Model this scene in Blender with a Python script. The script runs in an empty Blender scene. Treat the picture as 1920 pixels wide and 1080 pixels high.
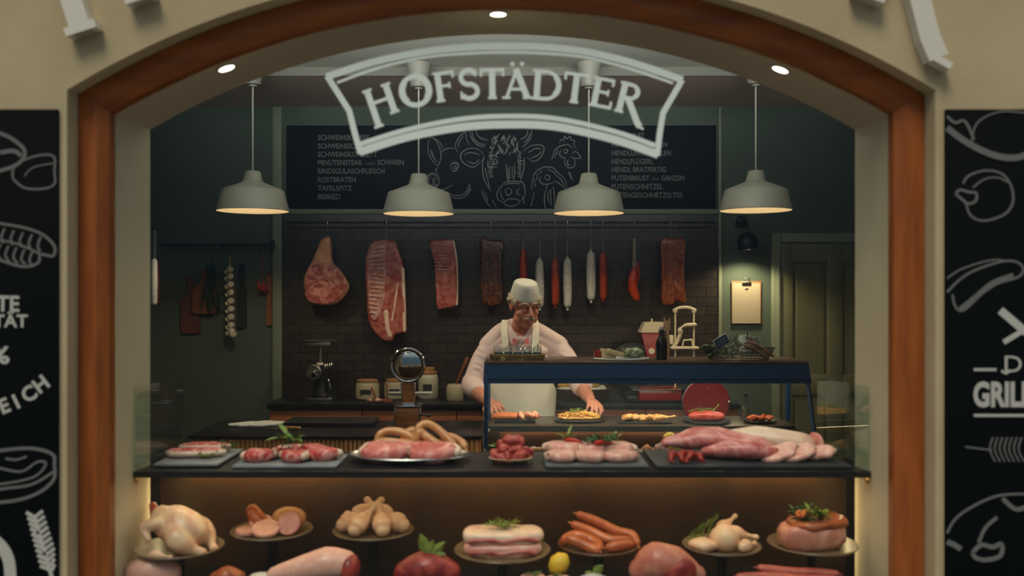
import bpy, bmesh, math, random
from mathutils import Vector, Matrix, noise
from mathutils.geometry import tessellate_polygon
PI = math.pi
scene = bpy.context.scene
COL = scene.collection

# ------------------------------------------------------------------ camera, world, sun, exposure
F = 1700.0                       # focal length in pixels of the 1920 wide frame
EYE = 1.70                       # eye height above the floor
cam_d = bpy.data.cameras.new('camera')
cam_d.sensor_width = 36.0
cam_d.lens = 36.0 * F / 1920.0
cam_d.clip_start = 0.05
cam_d.dof.use_dof = True
cam_d.dof.focus_distance = 5.2
cam_d.dof.aperture_fstop = 1.35
cam = bpy.data.objects.new('camera', cam_d)
cam.location = (0, 0, EYE)
cam.rotation_euler = (PI / 2, 0, 0)
COL.objects.link(cam)
scene.camera = cam

world = bpy.data.worlds.new('overcast_street')
scene.world = world
world.use_nodes = True
wbg = world.node_tree.nodes['Background']
wnt = world.node_tree
wtc = wnt.nodes.new('ShaderNodeTexCoord'); wsp = wnt.nodes.new('ShaderNodeSeparateXYZ'); wrp = wnt.nodes.new('ShaderNodeValToRGB')
wnt.links.new(wtc.outputs['Generated'], wsp.inputs[0]); wnt.links.new(wsp.outputs[2], wrp.inputs[0]); wnt.links.new(wrp.outputs[0], wbg.inputs[0])
for k_, (p_, c_) in enumerate(((0.0, (.10, .10, .09, 1)), (0.02, (.060, .100, .150, 1)), (0.30, (.09, .12, .15, 1)), (0.45, (.42, .47, .50, 1)))):
    e_ = wrp.color_ramp.elements[k_] if k_ < 2 else wrp.color_ramp.elements.new(p_)
    e_.position = p_; e_.color = c_
wbg.inputs[1].default_value = 1.0

sun_d = bpy.data.lights.new('sun', 'SUN')
sun_d.energy = 1.68
sun_d.angle = math.radians(24)
sun_d.color = (1.0, 0.90, 0.74)
sun = bpy.data.objects.new('sun', sun_d)
sun.rotation_euler = Vector((0.22, 0.62, -0.98)).to_track_quat('-Z', 'Y').to_euler()
COL.objects.link(sun)

vs = scene.view_settings
vs.view_transform = 'Standard'
vs.look = 'None'
vs.gamma = 1.0
vs.exposure = 0.0
vs.use_curve_mapping = False

WARM = (1.0, 0.80, 0.54)
def lamp(name, kind, loc, power, color=WARM, size=0.1, size_y=None, aim=(0, 0, -1), spot=None, parent=None):
    d = bpy.data.lights.new(name, kind)
    d.energy = power
    d.color = color
    if kind == 'AREA':
        d.size = size
        if size_y:
            d.shape = 'RECTANGLE'; d.size_y = size_y
    elif kind == 'SPOT':
        d.shadow_soft_size = size
        d.spot_size = math.radians(spot or 90); d.spot_blend = 0.6
    else:
        d.shadow_soft_size = size
    o = bpy.data.objects.new(name, d)
    o.location = loc
    o.rotation_euler = Vector(aim).to_track_quat('-Z', 'Y').to_euler()
    COL.objects.link(o)
    if parent is not None:
        o.parent = parent
        o.location = Vector(loc) - Vector(parent.location)
    return o

# ------------------------------------------------------------------ measuring helpers
def PX(px, Z):
    return (px - 960.0) * Z / F
def PZ(py, Z):
    return EYE - (py - 540.0) * Z / F
def W(px, py, Z):
    return Vector((PX(px, Z), Z, PZ(py, Z)))
def DZ(py, z):                    # distance at which height z is seen at row py
    return (EYE - z) * F / (py - 540.0)

# ------------------------------------------------------------------ materials
def lin(c):
    return c / 12.92 if c <= 0.04045 else ((c + 0.055) / 1.055) ** 2.4
def rgb(r, g, b):
    return (lin(r / 255), lin(g / 255), lin(b / 255), 1)
MATS = {}
def mat(name, c, rough=0.5, metal=0.0, c2=None, scale=8.0, stretch=(1, 1, 1), bump=0.0, bscale=None,
        sss=0.0, coat=0.0, emit=None, estr=0.0, kind='noise', lo=0.35, hi=0.65, detail=4, alpha=None, spec=None, dist=0.0):
    if name in MATS:
        return MATS[name]
    m = bpy.data.materials.new(name)
    m.use_nodes = True
    nt = m.node_tree
    p = nt.nodes['Principled BSDF']
    p.inputs['Base Color'].default_value = c
    p.inputs['Roughness'].default_value = rough
    p.inputs['Metallic'].default_value = metal
    if spec is not None:
        p.inputs['Specular IOR Level'].default_value = spec
    if coat:
        p.inputs['Coat Weight'].default_value = coat
        p.inputs['Coat Roughness'].default_value = 0.15
    if sss:
        p.inputs['Subsurface Weight'].default_value = sss
        p.inputs['Subsurface Radius'].default_value = (0.02, 0.008, 0.004)
        p.inputs['Subsurface Scale'].default_value = 0.4
    if emit:
        p.inputs['Emission Color'].default_value = emit
        p.inputs['Emission Strength'].default_value = estr
    if c2 or bump:
        tc = nt.nodes.new('ShaderNodeTexCoord')
        mp = nt.nodes.new('ShaderNodeMapping')
        mp.inputs['Scale'].default_value = stretch
        nt.links.new(tc.outputs['Object'], mp.inputs['Vector'])
    if c2:
        if kind == 'wave':
            t = nt.nodes.new('ShaderNodeTexWave')
            t.inputs['Scale'].default_value = scale
            t.inputs['Distortion'].default_value = dist or 4.0
            t.inputs['Detail'].default_value = detail
            t.inputs['Detail Scale'].default_value = 1.5
            out = t.outputs['Fac']
        elif kind == 'voronoi':
            t = nt.nodes.new('ShaderNodeTexVoronoi')
            t.feature = 'DISTANCE_TO_EDGE'
            t.inputs['Scale'].default_value = scale
            out = t.outputs['Distance']
        else:
            t = nt.nodes.new('ShaderNodeTexNoise')
            t.inputs['Scale'].default_value = scale
            t.inputs['Detail'].default_value = detail
            t.inputs['Distortion'].default_value = dist
            out = t.outputs['Fac']
        nt.links.new(mp.outputs[0], t.inputs['Vector'])
        r = nt.nodes.new('ShaderNodeValToRGB')
        r.color_ramp.elements[0].position = lo
        r.color_ramp.elements[1].position = hi
        r.color_ramp.elements[0].color = c
        r.color_ramp.elements[1].color = c2
        nt.links.new(out, r.inputs[0])
        nt.links.new(r.outputs[0], p.inputs['Base Color'])
    if bump:
        t2 = nt.nodes.new('ShaderNodeTexNoise')
        t2.inputs['Scale'].default_value = bscale or scale * 3
        t2.inputs['Detail'].default_value = 3
        nt.links.new(mp.outputs[0], t2.inputs['Vector'])
        b = nt.nodes.new('ShaderNodeBump')
        b.inputs['Strength'].default_value = bump
        b.inputs['Distance'].default_value = 0.01
        nt.links.new(t2.outputs['Fac'], b.inputs['Height'])
        nt.links.new(b.outputs[0], p.inputs['Normal'])
    MATS[name] = m
    return m

def glass_mat(name, tint=(1, 1, 1, 1), base=0.04, rough=0.0, edge=1.0):
    if name in MATS:
        return MATS[name]
    m = bpy.data.materials.new(name)
    m.use_nodes = True
    nt = m.node_tree
    nt.nodes.clear()
    N = nt.nodes.new
    out = N('ShaderNodeOutputMaterial')
    mix = N('ShaderNodeMixShader')
    tr = N('ShaderNodeBsdfTransparent'); tr.inputs[0].default_value = tint
    gl = N('ShaderNodeBsdfGlossy'); gl.inputs['Roughness'].default_value = rough
    lw = N('ShaderNodeLayerWeight'); lw.inputs[0].default_value = 0.5
    pw = N('ShaderNodeMath'); pw.operation = 'POWER'; pw.inputs[1].default_value = 5
    mu = N('ShaderNodeMath'); mu.operation = 'MULTIPLY_ADD'
    mu.inputs[1].default_value = edge * (1 - base); mu.inputs[2].default_value = base
    nt.links.new(lw.outputs['Facing'], pw.inputs[0])
    nt.links.new(pw.outputs[0], mu.inputs[0])
    nt.links.new(mu.outputs[0], mix.inputs[0])
    nt.links.new(tr.outputs[0], mix.inputs[1])
    nt.links.new(gl.outputs[0], mix.inputs[2])
    nt.links.new(mix.outputs[0], out.inputs[0])
    MATS[name] = m
    return m

def brick_mat(name, c1, c2, cm, bw, bh, mortar, rough=0.3):
    m = bpy.data.materials.new(name)
    m.use_nodes = True
    nt = m.node_tree
    p = nt.nodes['Principled BSDF']
    tc = nt.nodes.new('ShaderNodeTexCoord')
    sp = nt.nodes.new('ShaderNodeSeparateXYZ'); cb = nt.nodes.new('ShaderNodeCombineXYZ')
    nt.links.new(tc.outputs['Object'], sp.inputs[0])
    nt.links.new(sp.outputs[0], cb.inputs[0]); nt.links.new(sp.outputs[2], cb.inputs[1])
    b = nt.nodes.new('ShaderNodeTexBrick')
    b.inputs['Color1'].default_value = c1; b.inputs['Color2'].default_value = c2; b.inputs['Mortar'].default_value = cm
    b.inputs['Scale'].default_value = 1.0
    b.inputs['Brick Width'].default_value = bw; b.inputs['Row Height'].default_value = bh
    b.inputs['Mortar Size'].default_value = mortar
    nt.links.new(cb.outputs[0], b.inputs['Vector'])
    n = nt.nodes.new('ShaderNodeTexNoise'); n.inputs['Scale'].default_value = 120; n.inputs['Detail'].default_value = 3
    nt.links.new(tc.outputs['Object'], n.inputs['Vector'])
    mx = nt.nodes.new('ShaderNodeMix'); mx.data_type = 'RGBA'; mx.blend_type = 'MULTIPLY'; mx.inputs[0].default_value = 0.6
    nt.links.new(b.outputs[0], mx.inputs[6]); nt.links.new(n.outputs['Color'], mx.inputs[7])
    nt.links.new(b.outputs[0], p.inputs['Base Color'])
    ma = nt.nodes.new('ShaderNodeMath'); ma.operation = 'MULTIPLY_ADD'; ma.inputs[1].default_value = -1.0; ma.inputs[2].default_value = 1.0
    nt.links.new(b.outputs['Fac'], ma.inputs[0])
    ad = nt.nodes.new('ShaderNodeMath'); ad.operation = 'MULTIPLY_ADD'; ad.inputs[1].default_value = 0.5
    nt.links.new(n.outputs['Fac'], ad.inputs[0]); nt.links.new(ma.outputs[0], ad.inputs[2])
    bp = nt.nodes.new('ShaderNodeBump'); bp.inputs['Strength'].default_value = 0.8; bp.inputs['Distance'].default_value = 0.004
    nt.links.new(ad.outputs[0], bp.inputs['Height'])
    nt.links.new(bp.outputs[0], p.inputs['Normal'])
    p.inputs['Roughness'].default_value = rough
    return m

# ------------------------------------------------------------------ mesh builder
class MB:
    def __init__(s):
        s.v = []; s.f = []
    def add(s, vs_, fs, M=None):
        k = len(s.v)
        for v in vs_:
            v = Vector(v)
            s.v.append(M @ v if M is not None else v)
        for f in fs:
            s.f.append(tuple(i + k for i in f))
        return s
    def bm(s, b, M=None):
        b.verts.index_update()
        s.add([v.co.copy() for v in b.verts], [[v.index for v in f.verts] for f in b.faces], M)
        b.free()
        return s
    def box(s, c, d, bev=0.0, M=None, seg=2):
        b = bmesh.new()
        bmesh.ops.create_cube(b, size=1.0)
        bmesh.ops.scale(b, vec=d, verts=b.verts)
        if bev:
            bmesh.ops.bevel(b, geom=b.edges[:], offset=bev, segments=seg, affect='EDGES', profile=0.5)
        bmesh.ops.translate(b, vec=c, verts=b.verts)
        return s.bm(b, M)
    def lathe(s, prof, n=32, M=None, sx=1.0, sy=1.0, caps=True):
        vs_ = []; fs = []
        for r, z in prof:
            for i in range(n):
                a = 2 * PI * i / n
                vs_.append((r * math.cos(a) * sx, r * math.sin(a) * sy, z))
        for j in range(len(prof) - 1):
            for i in range(n):
                k = (i + 1) % n
                fs.append((j * n + i, j * n + k, (j + 1) * n + k, (j + 1) * n + i))
        if caps and prof[0][0] > 1e-5:
            fs.append(tuple(reversed(range(n))))
        if caps and prof[-1][0] > 1e-5:
            fs.append(tuple(range((len(prof) - 1) * n, len(prof) * n)))
        return s.add(vs_, fs, M)
    def tube(s, pts, rad, n=10, M=None, caps=True, flat=1.0, closed=False):
        pts = [Vector(p) for p in pts]
        if not hasattr(rad, '__len__'):
            rad = [rad] * len(pts)
        m = len(pts)
        tans = []
        for i in range(m):
            if closed:
                t = pts[(i + 1) % m] - pts[i - 1]
            else:
                t = pts[min(i + 1, m - 1)] - pts[max(i - 1, 0)]
            tans.append(t.normalized() if t.length > 1e-9 else Vector((0, 0, 1)))
        up = Vector((0, 0, 1)) if abs(tans[0].z) < 0.9 else Vector((0, 1, 0))
        nrm = (up - tans[0] * up.dot(tans[0])).normalized()
        vs_ = []; fs = []
        if caps and not closed:               # hemispherical ends
            seq = []
            t0, t1 = tans[0], tans[-1]
            for a in (75, 50, 25):
                a = math.radians(a); seq.append((pts[0] - t0 * rad[0] * math.sin(a), rad[0] * math.cos(a), t0))
            seq += [(pts[i], rad[i], tans[i]) for i in range(m)]
            for a in (25, 50, 75):
                a = math.radians(a); seq.append((pts[-1] + t1 * rad[-1] * math.sin(a), rad[-1] * math.cos(a), t1))
        else:
            seq = [(pts[i], rad[i], tans[i]) for i in range(m)]
        for c, r, t in seq:
            nrm = nrm - t * nrm.dot(t)
            nrm = nrm.normalized() if nrm.length > 1e-6 else t.orthogonal().normalized()
            bi = t.cross(nrm)
            for i in range(n):
                a = 2 * PI * i / n
                vs_.append(c + nrm * (r * math.cos(a) * flat) + bi * (r * math.sin(a)))
        L = len(seq)
        for j in range(L if closed else L - 1):
            jj = (j + 1) % L
            for i in range(n):
                k = (i + 1) % n
                fs.append((j * n + i, j * n + k, jj * n + k, jj * n + i))
        if not closed:
            fs.append(tuple(reversed(range(n))))
            fs.append(tuple(range((L - 1) * n, L * n)))
        return s.add(vs_, fs, M)
    def ball(s, c, r, sub=2, amp=0.0, freq=6.0, seed=0, M=None, sq=None):
        b = bmesh.new()
        bmesh.ops.create_icosphere(b, subdivisions=sub, radius=1.0)
        rx, ry, rz = (r, r, r) if not hasattr(r, '__len__') else r
        off = Vector((seed * 3.7, seed * 1.3, seed * 7.1))
        for v in b.verts:
            d = v.co.normalized()
            if sq:
                d = Vector([math.copysign(abs(q) ** sq, q) for q in d])
            k = 1.0
            p = Vector((d.x * rx, d.y * ry, d.z * rz))
            if amp:
                p += v.co.normalized() * amp * noise.noise(p * freq + off)
            v.co = p
        bmesh.ops.translate(b, vec=c, verts=b.verts)
        return s.bm(b, M)
    def slab(s, outline, z0, z1, r=0.004, M=None, amp=0.0, freq=30, seed=0, top_scale=1.0, rings=3):
        """solid with a given plan outline and softly rounded rims; several inner rings so noise can shape the top"""
        n = len(outline)
        cx = sum(p[0] for p in outline) / n; cy = sum(p[1] for p in outline) / n
        R = max(math.hypot(p[0] - cx, p[1] - cy) for p in outline)
        lv = [(0.0, z0), (1 - r / R, z0), (1, z0 + r), (1, z1 - r), (1 - 0.35 * r / R, z1 - 0.35 * r), (1 - r / R, z1)]
        for q in range(1, rings + 1):
            lv.append(((1 - r / R) * (1 - q / (rings + 1.0)), z1))
        vs_ = [(cx, cy, z0)]
        for sc, z in lv[1:]:
            for x, y in outline:
                px_, py_ = cx + (x - cx) * sc, cy + (y - cy) * sc
                p = Vector((px_, py_, z))
                if amp and z > z0 + 1e-6:
                    q = amp * noise.noise(Vector((px_, py_, seed)) * freq)
                    p.z += q
                    if sc == 1:
                        p.x += q * 0.7; p.y += q * 0.7
                vs_.append(p)
        vs_.append((cx, cy, z1 + (amp * noise.noise(Vector((cx, cy, seed)) * freq) if amp else 0)))
        fs = []
        for i in range(n):
            k = (i + 1) % n
            fs.append((0, 1 + k, 1 + i))
        for j in range(len(lv) - 2):
            a = 1 + j * n; b = a + n
            for i in range(n):
                k = (i + 1) % n
                fs.append((a + i, a + k, b + k, b + i))
        a = 1 + (len(lv) - 2) * n; t = len(vs_) - 1
        for i in range(n):
            fs.append((a + i, a + (i + 1) % n, t))
        return s.add(vs_, fs, M)
    def prism(s, outer, holes, y0, y1):
        """outline in (x, z), thickness along y, with holes"""
        loops = [[Vector((p[0], p[1], 0)) for p in outer]] + [[Vector((p[0], p[1], 0)) for p in h] for h in holes]
        tris = tessellate_polygon(loops)
        flat = [p for l in loops for p in l]
        n = len(flat)
        vs_ = [(p.x, y0, p.y) for p in flat] + [(p.x, y1, p.y) for p in flat]
        fs = [tuple(t) for t in tris] + [tuple(n + i for i in reversed(t)) for t in tris]
        k = 0
        for l in loops:
            m = len(l)
            for i in range(m):
                a, b = k + i, k + (i + 1) % m
                fs.append((a, b, n + b, n + a))
            k += m
        return s.add(vs_, fs)
    def ribbon(s, pts, w, y, th=0.0012, taper=False):
        """chalk or paint line in the x-z plane at depth y"""
        pts = [Vector((p[0], p[1])) for p in pts]
        m = len(pts)
        if m < 2:
            return s
        L = []; Rr = []
        for i in range(m):
            t = pts[min(i + 1, m - 1)] - pts[max(i - 1, 0)]
            if t.length < 1e-9:
                t = Vector((1, 0))
            t.normalize()
            nn = Vector((-t.y, t.x))
            ww = w / 2
            if taper:
                ww *= 0.35 + 0.65 * math.sin(PI * (i + 0.3) / (m - 0.4))
            L.append(pts[i] + nn * ww); Rr.append(pts[i] - nn * ww)
        vs_ = []
        for a, b in zip(L, Rr):
            vs_ += [(a.x, y, a.y), (b.x, y, b.y), (a.x, y + th, a.y), (b.x, y + th, b.y)]
        fs = []
        for i in range(m - 1):
            k = i * 4
            fs += [(k, k + 1, k + 5, k + 4), (k, k + 4, k + 6, k + 2), (k + 1, k + 3, k + 7, k + 5)]
        fs += [(0, 2, 3, 1), ((m - 1) * 4, (m - 1) * 4 + 1, (m - 1) * 4 + 3, (m - 1) * 4 + 2)]
        return s.add(vs_, fs)
    def mesh(s, name, smooth=35):
        me = bpy.data.meshes.new(name)
        me.from_pydata([tuple(v) for v in s.v], [], s.f)
        b = bmesh.new(); b.from_mesh(me)
        bmesh.ops.recalc_face_normals(b, faces=b.faces)
        b.to_mesh(me); b.free()
        if smooth:
            me.shade_smooth()
            if smooth < 180:
                me.set_sharp_from_angle(angle=math.radians(smooth))
        return me

def T3(x, y, z, rz=0.0, rx=0.0, ry=0.0, s=1.0):
    return Matrix.Translation((x, y, z)) @ Matrix.Rotation(rz, 4, 'Z') @ Matrix.Rotation(ry, 4, 'Y') @ Matrix.Rotation(rx, 4, 'X') @ Matrix.Scale(s, 4)

def smooth_path(pts, k=4, closed=False):
    pts = [Vector(p) for p in pts]
    if len(pts) < 3:
        return pts
    out = []
    m = len(pts)
    rng = range(m) if closed else range(m - 1)
    for i in rng:
        p0 = pts[i - 1] if (closed or i > 0) else pts[0]
        p1 = pts[i]; p2 = pts[(i + 1) % m]
        p3 = pts[(i + 2) % m] if (closed or i + 2 < m) else pts[-1]
        for q in range(k):
            t = q / k
            out.append(0.5 * ((2 * p1) + (p2 - p0) * t + (2 * p0 - 5 * p1 + 4 * p2 - p3) * t * t + (3 * p1 - p0 - 3 * p2 + p3) * t ** 3))
    if not closed:
        out.append(pts[-1])
    return out

def obj(name, mb, m, parent=None, loc=None, smooth=35):
    me = mb.mesh(name, smooth) if isinstance(mb, MB) else mb
    o = bpy.data.objects.new(name, me)
    COL.objects.link(o)
    if m is not None and not me.materials:
        me.materials.append(m)
    if loc is not None:
        o.location = loc
    if parent is not None:
        o.parent = parent
    return o
def empty(name, loc, rz=0.0):
    o = bpy.data.objects.new(name, None)
    o.empty_display_size = 0.05
    o.location = loc
    o.rotation_euler = (0, 0, rz)
    COL.objects.link(o)
    return o
def tag(o, label, cat, group=None, kind=None):
    o['label'] = label
    o['category'] = cat
    if group:
        o['group'] = group
    if kind:
        o['kind'] = kind
    return o
def thing(name, label, cat, loc, rz=0.0, group=None):
    return tag(empty(name, loc, rz), label, cat, group)
def solo(name, label, cat, mb, m, loc=(0, 0, 0), rot=(0, 0, 0), group=None, smooth=35, kind=None):
    o = obj(name, mb, m, None, loc, smooth)
    o.rotation_euler = rot
    return tag(o, label, cat, group, kind)
def struct(name, mb, m, parent=None, smooth=35, loc=None):
    o = obj(name, mb, m, parent, loc, smooth)
    if parent is None:
        o['kind'] = 'structure'
    return o
def copy_tree(o, parent=None):
    c = o.copy(); COL.objects.link(c)
    if parent is not None:
        c.parent = parent
    for ch in [x for x in list(COL.objects) if x.parent == o]:
        copy_tree(ch, c)
    return c

def text_mb(txt, x, z, y, height, width=None, bold=0.0, rot=0.0, shear=0.0):
    """writing laid flat in the x-z plane, lower left corner at x, z"""
    cu = bpy.data.curves.new('writing', 'FONT')
    cu.body = txt
    cu.size = 1.0
    cu.offset = bold
    cu.shear = shear
    cu.resolution_u = 3
    cu.extrude = 0.0
    o = bpy.data.objects.new('writing', cu)
    me = bpy.data.meshes.new_from_object(o)
    xs = [v.co.x for v in me.vertices]; ys = [v.co.y for v in me.vertices]
    x0, x1 = min(xs), max(xs)
    sy = height / 0.73
    sx = width / (x1 - x0) if width else sy
    c, s_ = math.cos(rot), math.sin(rot)
    mb = MB()
    vs_ = []
    for v in me.vertices:
        a = (v.co.x - x0) * sx; b = v.co.y * sy
        vs_.append((x + a * c - b * s_, y, z + a * s_ + b * c))
    mb.add(vs_, [tuple(p.vertices) for p in me.polygons])
    bpy.data.objects.remove(o); bpy.data.curves.remove(cu); bpy.data.meshes.remove(me)
    return mb
def merge(*ms):
    r = MB()
    for m in ms:
        r.add(m.v, m.f)
    return r
# ------------------------------------------------------------------ palette
M_facade = mat('cream_render', rgb(196, 180, 143), 0.9, c2=rgb(184, 168, 132), scale=3, bump=0.25, bscale=160)
M_reveal = mat('cream_plaster', rgb(202, 190, 160), 0.85, c2=rgb(194, 182, 154), scale=2)
M_wood = mat('oiled_frame_wood', rgb(168, 92, 32), 0.5, c2=rgb(126, 62, 20), kind='noise', scale=3, stretch=(9, 9, 1.0), lo=0.3, hi=0.75, detail=6)
M_wood_h = mat('oiled_frame_wood_arch', rgb(168, 92, 32), 0.5, c2=rgb(126, 62, 20), scale=3, stretch=(1.0, 9, 6), lo=0.3, hi=0.75, detail=6)
M_green = mat('sage_wall_paint', rgb(74, 86, 74), 0.8, c2=rgb(68, 80, 69), scale=1.5)
M_trimg = mat('sage_trim_paint', rgb(116, 124, 104), 0.6)
M_doorp = mat('olive_door_paint', rgb(98, 98, 74), 0.45)
M_ceil = mat('ceiling_paint', rgb(218, 220, 208), 0.9)
M_ceil2 = mat('ceiling_paint_rear', rgb(206, 192, 182), 0.9)
M_board = mat('chalkboard_black', rgb(10, 14, 20), 0.7, c2=rgb(14, 18, 24), scale=4, spec=.25)
M_poster = mat('poster_black', rgb(9, 15, 17), 0.7, spec=.1)
M_chalk = mat('chalk_white', rgb(190, 190, 182), 0.9)
M_chalkl = mat('chalk_light', rgb(138, 139, 136), .9)
M_chalkg = mat('chalk_grey', rgb(108, 111, 108), 0.9)
M_white = mat('lamp_white', rgb(190, 187, 170), 0.4)
M_black = mat('black_metal', rgb(20, 20, 22), 0.4)
M_blackstone = mat('black_stone', rgb(20, 20, 23), 0.3, c2=rgb(34, 34, 37), scale=30, spec=0.35)
M_slat = mat('oak_slats', rgb(222, 160, 96), 0.55, c2=rgb(190, 130, 72), scale=4, stretch=(20, 20, 1))
M_drawer = mat('brown_oak', rgb(168, 100, 60), 0.5, c2=rgb(142, 82, 48), scale=3, stretch=(1, 1, 12))
M_tile = brick_mat('glazed_wall_tile', rgb(54, 46, 41), rgb(42, 36, 34), rgb(19, 18, 19), 0.126, 0.063, 0.003, 0.34)
M_floor = mat('dark_floor', rgb(50, 48, 46), 0.5, c2=rgb(40, 38, 36), scale=4)
M_pave = mat('street_paving', rgb(120, 116, 108), 0.8, c2=rgb(100, 97, 92), scale=3, bump=0.3)
M_sign = mat('window_sign_white', rgb(236, 248, 242), 0.85)
M_letter = mat('facade_letter_white', rgb(226, 222, 208), 0.5)
M_chrome = mat('chrome', rgb(215, 215, 215), 0.08, 1.0)
M_steel = mat('brushed_steel', rgb(150, 148, 142), 0.35, 1.0)
M_blue = mat('blue_enamel', rgb(18, 58, 92), 0.35)
M_glass = glass_mat('shop_glass', (0.95, 0.97, 0.965, 1), 0.024)
M_glass2 = glass_mat('shelf_glass', (0.86, 0.95, 0.93, 1), 0.05)
M_jar = glass_mat('jar_glass', (0.90, 0.94, 0.93, 1), 0.10)
M_led = mat('led_strip_glow', (1, .8, .5, 1), 0.5, emit=(1.0, 0.72, 0.36, 1), estr=5.0)
M_ledbrown = mat('dark_laminate', rgb(76, 52, 28), 0.42, c2=rgb(52, 36, 22), scale=1.5, stretch=(2, 1, 1))
M_under = mat('cabinet_black', rgb(16, 17, 19), 0.4)

# ------------------------------------------------------------------ window opening outline
WCX, HALF = -0.035, 1.306
ZC, ZA = 2.286, 2.640
RISE = ZA - ZC
RAD = (HALF ** 2 + RISE ** 2) / (2 * RISE)
BOT = 0.42
def opening(off=0.0, n=40, bot=None):
    """(x,z) polyline of the opening grown outward by off: bottom left, up, over the arch, down"""
    bot = BOT if bot is None else bot
    hw = HALF + off; R = RAD + off; cz = ZA - RAD
    th = math.asin(hw / R)
    pts = [(WCX - hw, bot - off)]
    for i in range(n + 1):
        a = -th + 2 * th * i / n
        pts.append((WCX + R * math.sin(a), cz + R * math.cos(a)))
    pts.append((WCX + hw, bot - off))
    return pts

# facade: outer coat stands 6 cm proud of the timber frame, the core carries the reveal
outer = [(-4.2, 0), (4.2, 0), (4.2, 4.3), (-4.2, 4.3)]
fw = MB()
fw.prism(outer, [opening(0.092)], 2.92, 3.06)
struct('wall_front', fw, M_facade)
fr = MB()
fr.prism(outer, [opening(0.0)], 3.065, 3.36)
struct('wall_front_reveal', fr, M_reveal)

win = empty('window_1', (0, 3.0, 0)); win['kind'] = 'structure'
def frame_piece(i0, i1, name, m):
    prof = [(0.0, 3.062), (0.0, 3.02), (0.030, 2.992), (0.089, 2.992), (0.089, 3.062)]
    rings = []
    for off, y in prof:
        pts = opening(off)[i0:i1]
        rings.append([(p[0], y, p[1]) for p in pts])
    mb = MB(); n = len(rings[0]); k = len(rings)
    vs_ = [p for r in rings for p in r]
    fs = []
    for j in range(k):
        for i in range(n - 1):
            jj = (j + 1) % k
            fs.append((j * n + i, j * n + i + 1, jj * n + i + 1, jj * n + i))
    fs.append(tuple(j * n for j in range(k))); fs.append(tuple(reversed([j * n + n - 1 for j in range(k)])))
    mb.add(vs_, fs)
    o = obj(name, mb, m, None, smooth=25)
    o.parent = win; o.matrix_parent_inverse = Matrix.Translation((0, -3.0, 0))
    return o
frame_piece(0, 2, 'frame_jamb', M_wood)
frame_piece(1, 42, 'frame_arch', M_wood_h)
frame_piece(41, 43, 'frame_jamb', M_wood)
sill = MB().box((WCX, 3.03, BOT - 0.045), (2 * HALF + 0.17, 0.06, 0.085), 0.005)
o = obj('frame_sill', sill, M_wood_h); o.parent = win; o.matrix_parent_inverse = Matrix.Translation((0, -3.0, 0))
pane = MB().prism(opening(-0.001), [], 3.046, 3.052)
o = obj('window_pane', pane, M_glass); o.parent = win; o.matrix_parent_inverse = Matrix.Translation((0, -3.0, 0))

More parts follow.
